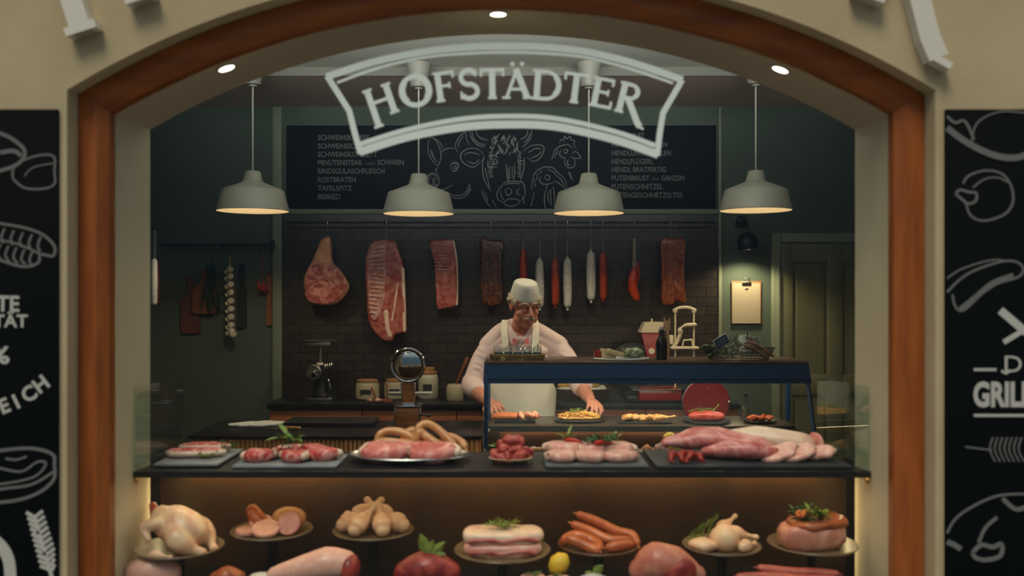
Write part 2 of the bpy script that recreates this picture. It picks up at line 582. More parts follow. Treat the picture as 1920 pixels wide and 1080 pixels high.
# ------------------------------------------------------------------ serif lettering built from strokes
def arc(cx, cy, rx, ry, a0, a1, n=18):
    return [(cx + rx * math.cos(math.radians(a0 + (a1 - a0) * i / n)), cy + ry * math.sin(math.radians(a0 + (a1 - a0) * i / n))) for i in range(n + 1)]
def sf(x, y, h=0.13):
    return ([(x - h, y), (x + h, y)], 0.07)
GL = {
 'H': (0.84, [([(.16, 0), (.16, 1)], .17), ([(.68, 0), (.68, 1)], .17), ([(.16, .52), (.68, .52)], .09), sf(.16, .035), sf(.16, .965), sf(.68, .035), sf(.68, .965)]),
 'h': (0.84, [([(.16, -.28), (.16, 1)], .17), ([(.68, 0), (.68, 1)], .17), ([(.16, .52), (.68, .52)], .09), sf(.16, -.245), sf(.16, .965), sf(.68, .035), sf(.68, .965)]),
 'O': (0.96, [(arc(.48, .5, .40, .45, 0, 360, 32), .13), (arc(.48, .5, .37, .44, -45, 45, 12), .16), (arc(.48, .5, .37, .44, 135, 225, 12), .16)]),
 'F': (0.66, [([(.16, 0), (.16, 1)], .17), ([(.16, .955), (.62, .955)], .09), ([(.60, 1.0), (.60, .76)], .07), ([(.16, .52), (.48, .52)], .08), ([(.47, .63), (.47, .42)], .06), sf(.16, .035), sf(.1, .965, .08)]),
 'S': (0.64, [(arc(.31, .73, .21, .235, 25, 270, 18) + arc(.31, .27, .22, .235, 90, -155, 18), .13), ([(.50, .98), (.50, .74)], .06), ([(.09, .02), (.09, .28)], .06)]),
 'T': (0.76, [([(.38, 0), (.38, 1)], .17), ([(.04, .955), (.72, .955)], .09), ([(.05, 1), (.05, .74)], .07), ([(.71, 1), (.71, .74)], .07), sf(.38, .035)]),
 'A': (0.88, [([(.12, 0), (.43, 1)], .09), ([(.40, 1.0), (.74, 0)], .17), ([(.2, .32), (.64, .32)], .08), sf(.12, .035, .12), sf(.74, .035, .14)]),
 'D': (0.88, [([(.16, 0), (.16, 1)], .17), ([(.10, .955), (.40, .955)] + arc(.40, .5, .38, .455, 88, -88, 20) + [(.10, .045)], .10), (arc(.42, .5, .35, .42, 48, -48, 12), .15), sf(.1, .035, .09), sf(.1, .965, .09)]),
 'E': (0.68, [([(.16, 0), (.16, 1)], .17), ([(.16, .955), (.60, .955)], .09), ([(.59, 1), (.59, .76)], .07), ([(.16, .52), (.50, .52)], .08), ([(.49, .63), (.49, .41)], .06), ([(.16, .045), (.63, .045)], .09), ([(.62, 0), (.62, .26)], .07), sf(.1, .035, .08), sf(.1, .965, .08)]),
 'r': (0.84, [([(.16, 0), (.16, 1)], .17), ([(.10, .955), (.36, .955)] + arc(.36, .735, .22, .22, 88, -88, 14) + [(.16, .515)], .10), (arc(.37, .735, .20, .19, 50, -50, 8), .13), ([(.32, .52), (.52, .20), (.74, -.16), (.86, -.30)], .17), ([(.80, -.30), (.98, -.34)], .06), sf(.16, .035), sf(.1, .965, .08)]),
 'I': (0.34, [([(.16, 0), (.16, 1)], .17), sf(.16, .035), sf(.16, .965)]),
}
def glyph(mb, ch, cx, cz, h, rot, y, th, mirror_w=1.0, wk=1.0):
    """glyph with its cap-height centre at cx, cz"""
    w, strokes = GL[ch]
    c, s_ = math.cos(rot), math.sin(rot)
    for k, (pts, sw) in enumerate(strokes):
        q = []
        for x, z in pts:
            a = (x - w / 2) * h * mirror_w; b = (z - 0.5) * h
            q.append((cx + a * c - b * s_, cz + a * s_ + b * c))
        mb.ribbon(q, sw * h * wk, y - 0.0001 * k, th)

# banner and word on the window pane
YS = 3.0432
YCH = 2.904
LK = [0]
def S2(px, py, Z=YS):
    p = W(px, py, Z); return (p.x, p.z)
sign = thing('window_sign', 'white HOFSTÄDTER lettering in an arched banner on the window glass', 'window sign', (0, 0, 0))
bn = MB()
def line(mb, pts, w, Z=YS, th=0.0015, sm=5, taper=False, closed=False):
    if Z == YCH and pts[0][0] < 400:
        pts = [(min(a, 102), b) for a, b in pts]
    q = [S2(a, b, Z) for a, b in (smooth2(pts, sm) if sm else pts)]
    LK[0] += 1
    mb.ribbon(q, w * Z / F, Z - 0.00012 * (LK[0] % 8), th, taper)
def smooth2(pts, k):
    return [(p.x, p.y) for p in smooth_path([Vector((a, b, 0)) for a, b in pts], k)]
line(bn, [(612, 144), (700, 116), (800, 96), (880, 88), (945, 86), (1020, 88), (1100, 97), (1190, 119), (1280, 150)], 13)
line(bn, [(632, 155), (710, 127), (800, 107), (880, 100), (945, 98), (1020, 100), (1100, 108), (1185, 130), (1262, 156)], 5)
line(bn, [(676, 270), (760, 244), (860, 224), (945, 218), (1040, 222), (1150, 246), (1228, 273)], 9)
line(bn, [(674, 285), (760, 258), (860, 239), (945, 233.5), (1040, 237), (1150, 261), (1234, 290)], 15)
line(bn, [(613, 142), (655, 208), (664, 245), (676, 288)], 11, sm=0)
line(bn, [(1279, 150), (1243, 212), (1237, 250), (1232, 292)], 11, sm=0)
obj('banner_frame', bn, M_sign, sign, smooth=0)
for ch, px, py, h, r, mw in [('h', 714, 190, 58, 19, 1.22), ('O', 779, 170, 60, 11, 1.12), ('F', 834, 162, 56, 8, 1.15), ('S', 880, 158, 57, 4, 1.2),
                         ('T', 923, 157, 57, 1, 1.1), ('A', 970, 157, 56, 0, 1.15), ('D', 1026, 160, 56, -4, 1.18), ('T', 1079, 165, 57, -7, 1.1), ('E', 1130, 174, 56, -11, 1.2), ('r', 1183, 186, 58, -14, 1.12)]:
    g = MB(); x, z = S2(px, py)
    glyph(g, ch, x, z, h * YS / F, math.radians(r), YS, 0.0015, mw, 1.2)
    if ch == 'A':
        for dx in (-9, 9):
            x, z = S2(970 + dx, 120); g.lathe([(4.2 * YS / F, 0), (4.2 * YS / F, 0.001)], 16, Matrix.Translation((x, YS, z)) @ Matrix.Rotation(PI / 2, 4, 'X'))
    obj('letter', g, M_sign, sign, smooth=0)

# ------------------------------------------------------------------ raised letters over the arch
YL = 2.87
def big(ch, fx, fy, h, rot, foot, label, mw=1.0):
    """foot: local glyph x of the stem whose baseline end sits at pixel fx, fy"""
    w = GL[ch][0]; H_ = h * YL / F; r = math.radians(rot)
    x, z = S2(fx, fy, YL)
    a = (foot - w / 2) * H_ * mw; b = -0.5 * H_
    cx = x - (a * math.cos(r) - b * math.sin(r)); cz = z - (a * math.sin(r) + b * math.cos(r))
    g = MB(); glyph(g, ch, cx, cz, H_, r, YL, 0.049, mw)
    solo('raised_letter', label, 'letter', g, M_letter, smooth=0)
big('I', 152, 59, 230, 18, .16, 'large raised white serif letter with a single foot on the cream facade, upper left')
big('I', 262, 0, 215, 17, .16, 'raised white letter above the left shoulder of the arch, only its foot in view')
big('r', 1630, -3, 225, -17, .16, 'large raised white letter with a long sweeping leg on the cream facade, upper right')
# ------------------------------------------------------------------ posters beside the window
def rough_text(mb, txt, x, y, h, w, Z, rot=0.0, bold=0.02):
    p = S2(x, y, Z)
    t = text_mb(txt, p[0], p[1], Z, h * Z / F, w * Z / F if w else None, bold, rot)
    mb.add(t.v, t.f)
YP = 2.90
def poster(name, label, x0, x1):
    t = thing(name, label, 'poster board', (0, 0, 0))
    a = S2(x0, 204, YP); b = S2(x1, 1300, YP)
    obj('board', MB().box(((a[0] + b[0]) / 2, YP + 0.0125, (a[1] + b[1]) / 2), (abs(b[0] - a[0]), 0.013, abs(a[1] - b[1])), 0.002), M_poster, t)
    return t
YC = YCH
pl = poster('poster_board', 'black chalk-art poster left of the window with sausages, pie and white capital writing', -420, 106)
d = MB()
line(d, [(-60, 230), (0, 250), (25, 262), (46, 282), (40, 302), (15, 316), (-40, 330)], 7, YC, 0.003)
line(d, [(0, 286), (25, 283), (40, 292)], 8, YC, 0.003)
line(d, [(24, 335), (26, 315), (50, 298), (85, 290), (120, 296), (140, 320), (120, 345), (80, 354), (45, 352), (24, 335)], 4, YC, 0.003)
line(d, [(46, 330), (62, 314), (100, 306)], 2.5, YC, 0.003)
line(d, [(-60, 410), (0, 419), (45, 427), (80, 440), (103, 462), (99, 480), (76, 477), (72, 492), (50, 500), (15, 493), (-40, 470)], 5, YC, 0.003)
line(d, [(-40, 450), (10, 452), (45, 462), (76, 477)], 4, YC, 0.003)
for k in range(6):
    line(d, [(-8 + k * 17, 424 + k * 4), (-14 + k * 17, 440 + k * 4), (-10 + k * 17, 452 + k * 4)], 4, YC, 0.003)
    line(d, [(-14 + k * 15, 455 + k * 3), (-20 + k * 15, 470 + k * 4), (-12 + k * 15, 488 + k * 2)], 4, YC, 0.003)
line(d, [(-80, 860), (0, 845), (60, 841), (98, 852), (106, 872), (100, 900), (70, 925), (20, 940), (-60, 944)], 6, YC, 0.003)
line(d, [(-60, 925), (10, 916), (60, 908), (100, 885)], 5, YC, 0.003)
line(d, [(-40, 912), (20, 905), (66, 893), (86, 870), (70, 866), (40, 884), (0, 878), (-30, 870)], 4, YC, 0.003)
line(d, [(10, 860), (30, 862), (50, 856)], 4, YC, 0.003)
obj('chalk_drawing', d, M_chalkg, pl, smooth=0)
d = MB()
for k in range(11):
    yb = 970 + k * 10; xb = 65 + k * 3.2
    line(d, [(xb, yb), (xb - 16 - k * .6, yb - 9)], 6, YC, 0.003, 0)
    line(d, [(xb, yb), (xb + 15, yb - 12)], 6, YC, 0.003, 0)
line(d, [(64, 966), (76, 1010), (98, 1085)], 7, YC, 0.003)
line(d, [(-30, 1000), (0, 1022), (16, 1050), (20, 1090)], 22, YC, 0.003)
obj('chalk_sprig', d, M_chalk, pl, smooth=0)
d = MB()
rough_text(d, 'GUTE', -62, 582, 30, 98, YC, math.radians(-1), .025)
rough_text(d, 'QUALITÄT', -112, 613, 24, 164, YC, 0, .025)
rough_text(d, '100%', -88, 681, 32, 106, YC, 0, .03)
rr = [('R', -28, 792, 12), ('E', 5, 776, 22), ('I', 33, 766, 26), ('C', 50, 756, 32), ('H', 75, 738, 38)]
for ch, x, y, r in rr:
    rough_text(d, ch, x, y, 28, None, YC, math.radians(r), .03)
obj('poster_writing', d, M_chalk, pl, smooth=0)

pr = poster('poster_board', 'black chalk-art poster right of the window with a pepper, crossed knives and grill writing', 1775, 2300)
d = MB()
line(d, [(1776, 240), (1808, 264), (1850, 286), (1890, 296), (1925, 290), (1970, 262)], 12, YC, 0.003)
line(d, [(1776, 218), (1790, 230), (1806, 226), (1816, 238), (1826, 262)], 5, YC, 0.003)
line(d, [(1822, 266), (1828, 238), (1846, 220), (1880, 209), (1925, 212)], 3, YC, 0.003)
line(d, [(1806, 344), (1816, 330), (1845, 320), (1875, 324), (1893, 342), (1900, 368), (1896, 388), (1880, 404), (1845, 414), (1820, 404), (1811, 380)], 4, YC, 0.003)
line(d, [(1824, 352), (1846, 336), (1872, 333), (1890, 342)], 3, YC, 0.003)
line(d, [(1792, 364), (1800, 356), (1816, 360), (1830, 362), (1830, 376), (1816, 382), (1804, 374), (1792, 364)], 5, YC, 0.003)
line(d, [(1776, 522), (1800, 506), (1840, 492), (1870, 487), (1884, 490)], 3, YC, 0.003)
line(d, [(1776, 548), (1800, 524), (1830, 506), (1880, 490), (1908, 492), (1919, 506), (1908, 520), (1870, 532), (1840, 552), (1815, 576), (1800, 583), (1790, 572), (1786, 552)], 4, YC, 0.003)
line(d, [(1800, 580), (1830, 556), (1862, 530), (1900, 516)], 8, YC, 0.003)
line(d, [(1776, 1000), (1790, 975), (1820, 952), (1870, 930), (1925, 926)], 4, YC, 0.003)
line(d, [(1880, 935), (1905, 955), (1930, 948)], 8, YC, 0.003)
line(d, [(1835, 1018), (1848, 990), (1870, 970)], 6, YC, 0.003)
line(d, [(1776, 1016), (1790, 1022), (1802, 1030)], 10, YC, 0.003)
line(d, [(1824, 1036), (1840, 1022), (1862, 1026), (1878, 1020), (1876, 1042), (1850, 1050), (1830, 1046), (1824, 1036)], 8, YC, 0.003)
line(d, [(1810, 838), (1860, 844)], 3, YC, 0.003)
for k in range(7):
    line(d, [(1862 + k * 9, 820), (1856 + k * 9, 842), (1866 + k * 9, 866)], 2.5, YC, 0.003)
obj('chalk_drawing', d, M_chalkg, pr, smooth=0)
d = MB()
line(d, [(1876, 582), (1925, 624)], 15, YC, 0.003, 0)
line(d, [(1882, 642), (1925, 616)], 9, YC, 0.003, 0)
obj('chalk_knives', d, M_chalk, pr, smooth=0)
d = MB()
rough_text(d, 'D', 1884, 698, 33, 32, YC, 0, .0)
line(d, [(1826, 693), (1868, 693)], 5, YC, 0.003, 0)
line(d, [(1826, 779), (2050, 779)], 5, YC, 0.003, 0)
line(d, [(1878, 695), (1886, 700), (1895, 694)], 4, YC, 0.003)
rough_text(d, 'GRILL', 1825, 761, 46, 112, YC, 0, .04)
obj('poster_writing', d, M_chalk, pr, smooth=0)

# ------------------------------------------------------------------ recessed spots in the arch soffit
def spot(px, py, Z, label):
    p = W(px, py, Z)
    dx = p.x - WCX; ang = math.asin(dx / RAD)
    cz = ZA - RAD
    x = WCX + RAD * math.sin(ang); z = cz + RAD * math.cos(ang)
    t = thing('recessed_spotlight', label, 'spotlight', (x, Z, z), 0, 'recessed spots in the window arch')
    R = Matrix.Rotation(ang, 4, 'Y')
    obj('trim_ring', MB().lathe([(0.0275, -0.001), (0.036, -0.001), (0.036, -0.006), (0.0275, -0.006), (0.0275, -0.001)], 28, R, caps=False), M_white, t)
    obj('lit_lens', MB().lathe([(0.0, -0.0045), (0.0275, -0.0045), (0.0275, -0.002)], 28, R), mat('spot_lens', (1, 1, 1, 1), emit=(1, .86, .72, 1), estr=5.0), t)
    lamp('spot_light', 'SPOT', (x, Z, z - 0.02), 7.5, size=0.02, spot=110, aim=(-math.sin(ang), 0.1, -1), parent=t)
spot(934, 22, 3.10, 'small round lit spot at the top centre of the window arch')
spot(424, 126, 3.12, 'small round lit spot in the left side of the window arch')
spot(1464, 126, 3.12, 'small round lit spot in the right side of the window arch')

# ------------------------------------------------------------------ room shell
ZB = 6.2
struct('floor', MB().box((0.1, 4.8, -0.05), (6.2, 3.2, 0.1)), M_floor)
struct('floor_street', MB().box((0, 0.4, -0.12), (12, 5.0, 0.1)), M_pave)
struct('wall_back', MB().box((0.1, ZB + 0.075, 1.5), (6.2, 0.15, 3.0)), M_green)
struct('wall_left', MB().box((-2.85, 4.78, 1.5), (0.2, 2.83, 3.0)), M_green)
struct('wall_right', MB().box((3.05, 4.78, 1.5), (0.2, 2.83, 3.0)), M_green)
struct('ceiling', MB().box((0.1, 4.335, 3.045), (6.2, 1.95, 0.11)), M_ceil)
struct('ceiling_rear', MB().box((0.1, 5.755, 2.995), (6.2, 0.885, 0.11)), M_ceil2)
struct('roof_front', MB().box((0, 3.14, 4.35), (8.4, 0.44, 0.1)), M_reveal)

struct('fascia_shade_board', MB().box((0.1, 5.305, 2.965), (6.2, 0.014, 0.05)), mat('fascia_shade_grey', rgb(112, 110, 100), .9))  # added board; its darker grey stands for shade on the ceiling step
# tiled panel, pilaster strips and wall joints
tx0, tx1 = PX(531, ZB), PX(1346, ZB)
struct('wall_back_tiles', MB().box(((tx0 + tx1) / 2, ZB - 0.008, (0.9 + PZ(402, ZB)) / 2), (tx1 - tx0, 0.012, PZ(402, ZB) - 0.9)), M_tile)
struct('trim_1', MB().box((PX(521, ZB), ZB - 0.012, 1.47), (0.062, 0.022, 2.93), 0.003), M_trimg)
struct('trim_2', MB().box((PX(1349, ZB), ZB - 0.012, 1.47), (0.022, 0.022, 2.93), 0.003), M_trimg)
struct('trim_3', MB().box(((tx0 + tx1) / 2, ZB - 0.014, PZ(397, ZB)), (tx1 - tx0, 0.026, 0.034), 0.003), M_trimg)
struct('trim_4', MB().box((PX(1640, ZB), ZB - 0.006, PZ(437, ZB)), (PX(1640, ZB) - PX(1443, ZB) + 0.4, 0.01, 0.006)), M_black)

# panelled door on the right
dr = empty('door_1', (0, ZB, 0)); dr['kind'] = 'structure'
def dpart(name, mb, m, parent=dr):
    o = obj(name, mb, m); o.parent = parent; o.matrix_parent_inverse = Matrix.Translation((0, -ZB, 0)); return o
dx0, dx1 = PX(1461, ZB), PX(1461, ZB) + 0.86
dzt = PZ(455, ZB)
fx = PX(1445, ZB)
for a, b in ((fx, dx0), (dx1, dx1 + dx0 - fx)):
    m = MB().box(((a + b) / 2, ZB - 0.02, (dzt + 0.065) / 2), (b - a, 0.04, dzt + 0.065), 0.004)
    m.box(((a + b) / 2 + 0.012, ZB - 0.043, (dzt + 0.05) / 2), ((b - a) * 0.35, 0.008, dzt + 0.03), 0.003)
    dpart('door_frame', m, M_trimg)
dpart('door_frame', MB().box(((dx0 + dx1) / 2, ZB - 0.02, dzt + 0.033), (dx1 - dx0 - 0.002, 0.04, 0.064), 0.004), M_trimg)
leaf = MB().box(((dx0 + dx1) / 2, ZB - 0.007, dzt / 2), (dx1 - dx0 - 0.006, 0.012, dzt - 0.004))
stile = [(dx0 + 0.003, dx0 + 0.085), (PX(1549, ZB), PX(1578, ZB)), (dx1 - 0.20, dx1 - 0.003)]
for a, b in stile:
    leaf.box(((a + b) / 2, ZB - 0.02, dzt / 2), (b - a, 0.02, dzt - 0.006), 0.004)
for zc, hh in ((dzt - 0.07, 0.13), (PZ(721, ZB), 0.14), (0.1, 0.2)):
    leaf.box(((dx0 + dx1) / 2, ZB - 0.0195, zc), (dx1 - dx0 - 0.01, 0.019, hh), 0.004)
lf = dpart('door_leaf', leaf, M_doorp)
for a, b in ((dx0 + 0.105, PX(1547, ZB) - 0.008), (PX(1580, ZB) + 0.008, dx1 - 0.22)):
    for z0, z1 in ((PZ(712, ZB), dzt - 0.16), (0.24, PZ(732, ZB) - 0.06)):
        o = dpart('door_panel', MB().box(((a + b) / 2, ZB - 0.016, (z0 + z1) / 2), (b - a, 0.012, z1 - z0), 0.008, seg=1), M_doorp)
dpart('door_handle', MB().tube([(dx1 - 0.06, ZB - 0.03, 1.02), (dx1 - 0.06, ZB - 0.08, 1.02), (dx1 - 0.17, ZB - 0.08, 1.02)], 0.009, 10), M_steel)

# ------------------------------------------------------------------ menu chalkboard
YM = ZB - 0.03
mbd = thing('menu_chalkboard', 'wide black chalkboard on the rear wall with drawn animal heads between two meat lists', 'chalkboard', (0, 0, 0))
a = W(537, 235, YM); b = W(1343, 391, YM)
obj('board', MB().box(((a.x + b.x) / 2, YM + 0.014, (a.z + b.z) / 2), (b.x - a.x, 0.026, a.z - b.z), 0.003), M_board, mbd)
L1 = [('SCHWEINSKARREE', 596, 262.5, 97), ('SCHWEINSSCHULTER', 596, 278.5, 112), ('SCHWEINSKOTELETT', 596, 294, 111), ('MINUTENSTEAK', 596, 309.5, 84), ('SCHWEIN', 708, 309, 49),
      ('RINDSGULASCHFLEISCH', 596, 325.5, 125), ('ROSTBRATEN', 596, 341.5, 71), ('TAFELSPITZ', 596, 357.5, 64), ('BEIRIED', 596, 373.5, 42)]
L2 = [('HENDLFILET', 1147, 259, 61), ('HENDLOBERKEULEN', 1147, 275.5, 104), ('HENDLUNTERKEULEN', 1147, 291.5, 111), ('HENDLFLÜGERL', 1147, 307.5, 78), ('HENDL BRATFERTIG', 1147, 322.5, 102),
      ('PUTENBRUST', 1147, 338.5, 71), ('GANZEN', 1240, 338.5, 43), ('PUTENSCHNITZEL', 1147, 354.5, 96), ('PUTENGESCHNETZELTES', 1147, 370.5, 133)]
for L, (word, wx, wy, ww) in ((L1, ('vom', 685, 309, 18)), (L2, ('im', 1223, 338, 12))):
    d = MB()
    for txt, x, y, w in L:
        rough_text(d, txt, x, y, 10 if 'Ü' not in txt else 10, w, YM - 0.001, 0, .015)
    rough_text(d, word, wx, wy, 6, ww, YM - 0.001, 0, .0)
    obj('list_writing', d, M_chalkg, mbd, smooth=0)
def sketch(name, strokes, conv, w=1.5):
    d = MB()
    k = 0
    for s_ in strokes:
        pts = [conv(p) for p in s_]
        line(d, pts, w, YM - 0.001 - 0.00002 * k, 0.001, 4 if len(pts) > 2 else 0, taper=True); k += 1
    obj(name, d, M_chalkl, mbd, smooth=0)
c3 = lambda p: (860 + p[0] * .2604, 200 + p[1] * .2604)
c2 = lambda p: (520 + p[0] / 4.8, 200 + p[1] / 4.8)
rnd = random.Random(4)
cow = [[(80, 165), (92, 225), (135, 275), (190, 288)], [(120, 160), (135, 205), (170, 232), (215, 242)], [(95, 180), (110, 230), (150, 265), (195, 272)],
 [(528, 160), (520, 220), (492, 262), (455, 292)], [(500, 160), (490, 205), (465, 228), (440, 236)], [(515, 190), (500, 230), (470, 260)],
 [(180, 345), (130, 302), (60, 306), (14, 345), (30, 400), (100, 436), (150, 405), (188, 365)], [(40, 350), (80, 330), (150, 345)], [(60, 390), (110, 410), (150, 380)],
 [(465, 320), (520, 282), (590, 276), (616, 305), (590, 365), (540, 394), (490, 365)], [(500, 330), (560, 300), (595, 310)], [(520, 370), (570, 350), (600, 320)],
 [(182, 350), (172, 440), (186, 530), (235, 612)], [(472, 365), (468, 450), (442, 540)],
 [(218, 398), (240, 376), (268, 382), (280, 405), (250, 418), (225, 412), (218, 398)], [(235, 395), (250, 390), (258, 402), (245, 408), (235, 395)], [(205, 420), (240, 440), (275, 430)], [(225, 360), (250, 350), (285, 370)],
 [(436, 405), (450, 388), (470, 396)], [(440, 412), (460, 414)],
 [(342, 410), (346, 480), (356, 542)], [(402, 410), (404, 480), (396, 530)], [(365, 430), (368, 520)], [(385, 430), (386, 515)], [(356, 440), (360, 530)],
 [(306, 590), (326, 550), (370, 538), (430, 540), (462, 546), (476, 595), (474, 650), (440, 682)], [(306, 570), (278, 620), (284, 668), (335, 690)], [(330, 560), (380, 552), (450, 556)],
 [(338, 592), (368, 590), (382, 616), (352, 640), (338, 612), (338, 592)], [(442, 590), (422, 602), (424, 630), (446, 634)], [(300, 610), (310, 650), (330, 670)],
 [(322, 692), (345, 672), (380, 662), (430, 672), (437, 690)], [(320, 692), (350, 713), (400, 713), (440, 690)],
 [(168, 600), (190, 670), (228, 722)], [(190, 620), (210, 680)], [(240, 670), (272, 726)], [(460, 640), (470, 700)]]
for k in range(70):
    x = rnd.uniform(225, 435); y = rnd.uniform(195, 330)
    if (x - 330) ** 2 / 110 ** 2 + (y - 265) ** 2 / 78 ** 2 < 1:
        cow.append([(x, y), (x + rnd.uniform(-14, 8), y + 14), (x + rnd.uniform(-20, 14), y + 28)])
for k in range(16):
    y = 330 + k * 12
    cow.append([(215 + rnd.uniform(-6, 6), y), (245 + rnd.uniform(-6, 6), y - 9)] if y < 380 or y > 430 else [(205, y), (215, y + 8)])
    cow.append([(425 + rnd.uniform(-6, 6), y - 10), (450, y)])
for k in range(10):
    cow.append([(190 + k * 3, 440 + k * 14), (196 + k * 3, 460 + k * 14)])
sketch('cow_drawing', cow, c3)
hen = [[(728, 262), (735, 235), (755, 242), (762, 213), (780, 232), (800, 213), (812, 240), (836, 245), (828, 272), (846, 302)], [(668, 388), (690, 320), (728, 286), (790, 273), (816, 300)],
 [(815, 342), (842, 322), (880, 366), (840, 372), (800, 362)], [(756, 320), (768, 306), (784, 314), (780, 330), (762, 332), (756, 320)], [(768, 368), (764, 405), (790, 440), (828, 432), (838, 395), (822, 368)],
 [(790, 380), (782, 405), (800, 425)], [(740, 310), (725, 340), (745, 365), (770, 368)], [(700, 330), (690, 370)], [(715, 310), (705, 345)], [(790, 470), (810, 520)], [(800, 470), (820, 530)],
 [(526, 600), (530, 530), (560, 465), (620, 434), (680, 442), (720, 480), (768, 530), (780, 592)], [(690, 532), (730, 558), (766, 590)], [(618, 510), (632, 492), (652, 500), (654, 520), (634, 528), (618, 510)],
 [(640, 560), (618, 640), (622, 722), (642, 732)], [(680, 575), (690, 650), (690, 732)], [(650, 600), (640, 650), (655, 700)], [(665, 590), (662, 650), (672, 720)], [(590, 500), (585, 540), (620, 560), (690, 545)],
 [(545, 520), (550, 580)], [(570, 480), (560, 530)], [(690, 480), (740, 530), (765, 575)], [(545, 620), (520, 720)], [(640, 450), (700, 480)], [(600, 460), (580, 480)]]
sketch('poultry_drawing', hen, c3)
pig = [[(1378, 276), (1356, 335), (1368, 440), (1440, 530), (1472, 460), (1465, 385), (1425, 305), (1378, 276)], [(1395, 276), (1455, 315), (1492, 380)], [(1390, 400), (1410, 460), (1440, 500)], [(1378, 380), (1395, 450)],
 [(1622, 412), (1600, 350), (1638, 272), (1692, 234), (1702, 290), (1732, 345)], [(1625, 370), (1640, 310), (1680, 262)], [(1478, 412), (1520, 378), (1592, 374)],
 [(1558, 535), (1590, 510), (1630, 532), (1602, 582), (1572, 568), (1558, 535)], [(1585, 545), (1600, 535), (1612, 550), (1595, 562), (1585, 545)], [(1560, 520), (1600, 500), (1640, 520)],
 [(1470, 748), (1520, 735), (1578, 702)], [(1440, 600), (1425, 570), (1450, 545)], [(1528, 792), (1600, 822), (1682, 812), (1732, 738), (1724, 688)], [(1540, 775), (1600, 800), (1670, 790), (1715, 740)],
 [(1700, 800), (1745, 740)], [(1690, 780), (1730, 700)]]
pig += [[(1398 + 62 * math.cos(a), 668 + 70 * math.sin(a)) for a in [2 * PI * i / 14 + .1 for i in range(15)]],
        [(1398 + 52 * math.cos(a), 668 + 58 * math.sin(a)) for a in [2 * PI * i / 14 for i in range(15)]]]
for cx_ in (1362, 1412):
    pig.append([(cx_ + 10 * math.cos(a), 675 + 22 * math.sin(a)) for a in [2 * PI * i / 10 for i in range(11)]])
for k in range(9):
    pig.append([(1350 + k * 11, 630 + (k % 3) * 8), (1352 + k * 11, 640 + (k % 3) * 8)]); pig.append([(1350 + k * 11, 700), (1356 + k * 11, 715)])
sketch('pig_drawing', pig, c2, 1.3)

# ------------------------------------------------------------------ pendant lamps
def pendant(px, py_rim, label, proto=[None]):
    Z = 5.15
    p = W(px, py_rim, Z)
    zt = 2.99 - p.z
    if proto[0] is None:
        t = thing('pendant_lamp', label, 'pendant lamp', (p.x, Z, p.z), 0, 'white pendant lamps over the counter')
        pr_ = [(0.200, 0.0), (0.203, 0.002), (0.203, 0.006), (0.175, 0.115), (0.168, 0.122), (0.075, 0.158), (0.060, 0.166), (0.055, 0.172), (0.044, 0.222), (0.040, 0.226), (0.0, 0.226)]
        inn = [(0.0, 0.216), (0.037, 0.216), (0.050, 0.168), (0.072, 0.150), (0.163, 0.115), (0.170, 0.109), (0.1965, 0.006), (0.200, 0.0)]
        obj('lamp_shade', MB().lathe(list(reversed(pr_)) + [(0.1985, 0.0)], 56, caps=False), M_white, t)
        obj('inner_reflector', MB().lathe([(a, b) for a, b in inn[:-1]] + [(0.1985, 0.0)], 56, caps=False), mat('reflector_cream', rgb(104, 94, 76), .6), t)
        obj('bulb', MB().ball((0, 0, 0.165), (0.026, 0.026, 0.034)), mat('bulb_glow', (1, 1, 1, 1), emit=(1, .78, .48, 1), estr=3.0), t)
        obj('cord', MB().tube([(0, 0, 0.226), (0, 0, zt - 0.14)], 0.0045, 8), M_white, t)
        obj('ceiling_canopy', MB().lathe([(0.0, zt - 0.148), (0.022, zt - 0.148), (0.024, zt - 0.14), (0.045, zt - 0.135), (0.070, zt - 0.004), (0.072, zt - 0.001), (0.0, zt - 0.001)], 36), mat('canopy_grey', rgb(140, 137, 126), .5), t)
        lamp('lamp_light', 'POINT', (p.x, Z, p.z + 0.105), 13.0, size=0.03, parent=t)
        proto[0] = t
    else:
        t = copy_tree(proto[0]); t.location = (p.x, Z, p.z); t['label'] = label
    return t
pendant(474, 396, 'white enamel pendant lamp hanging furthest left, in front of the green wall')
pendant(785, 401, 'white enamel pendant lamp covering the snout of the drawn pig')
pendant(1104, 400, 'white enamel pendant lamp beside the drawn turkey head')
pendant(1417, 395, 'white enamel pendant lamp hanging furthest right, above the wall lamp')

# ------------------------------------------------------------------ counters
ZF0, ZF1 = 3.2, 3.585          # window shelf, front and back edge
SH = 1.052                    # its top
def XL(Z):  # left glass side, leaning inward as it goes back
    return WCX - HALF + 0.004 + max(0, Z - 3.2) * 0.08
def XR(Z):
    return WCX + HALF - 0.004 - max(0, Z - 3.2) * 0.135
sh = thing('window_display_counter', 'black-topped display counter filling the lower shop window, lit warm from under its top', 'display counter', (0, 0, 0))
top = MB(); out = [(XL(3.2), 3.2), (XR(3.2), 3.2), (XR(ZF1) , ZF1), (XL(ZF1), ZF1)]
vs_ = [(x, y, SH - 0.022) for x, y in out] + [(x, y, SH) for x, y in out]
top.add(vs_, [(3, 2, 1, 0), (4, 5, 6, 7), (0, 1, 5, 4), (1, 2, 6, 5), (2, 3, 7, 6), (3, 0, 4, 7)])
obj('stone_top', top, M_blackstone, sh)
obj('back_panel', MB().box((WCX, 3.597, 0.57), (2 * HALF + 0.1, 0.02, 0.92)), M_ledbrown, sh)
for s_ in (-1, 1):
    obj('side_panel', MB().box((WCX + s_ * (HALF + 0.065), 3.477, 0.57), (0.03, 0.22, 0.92)), M_under, sh)
LDZ = 0.60                    # lower deck height
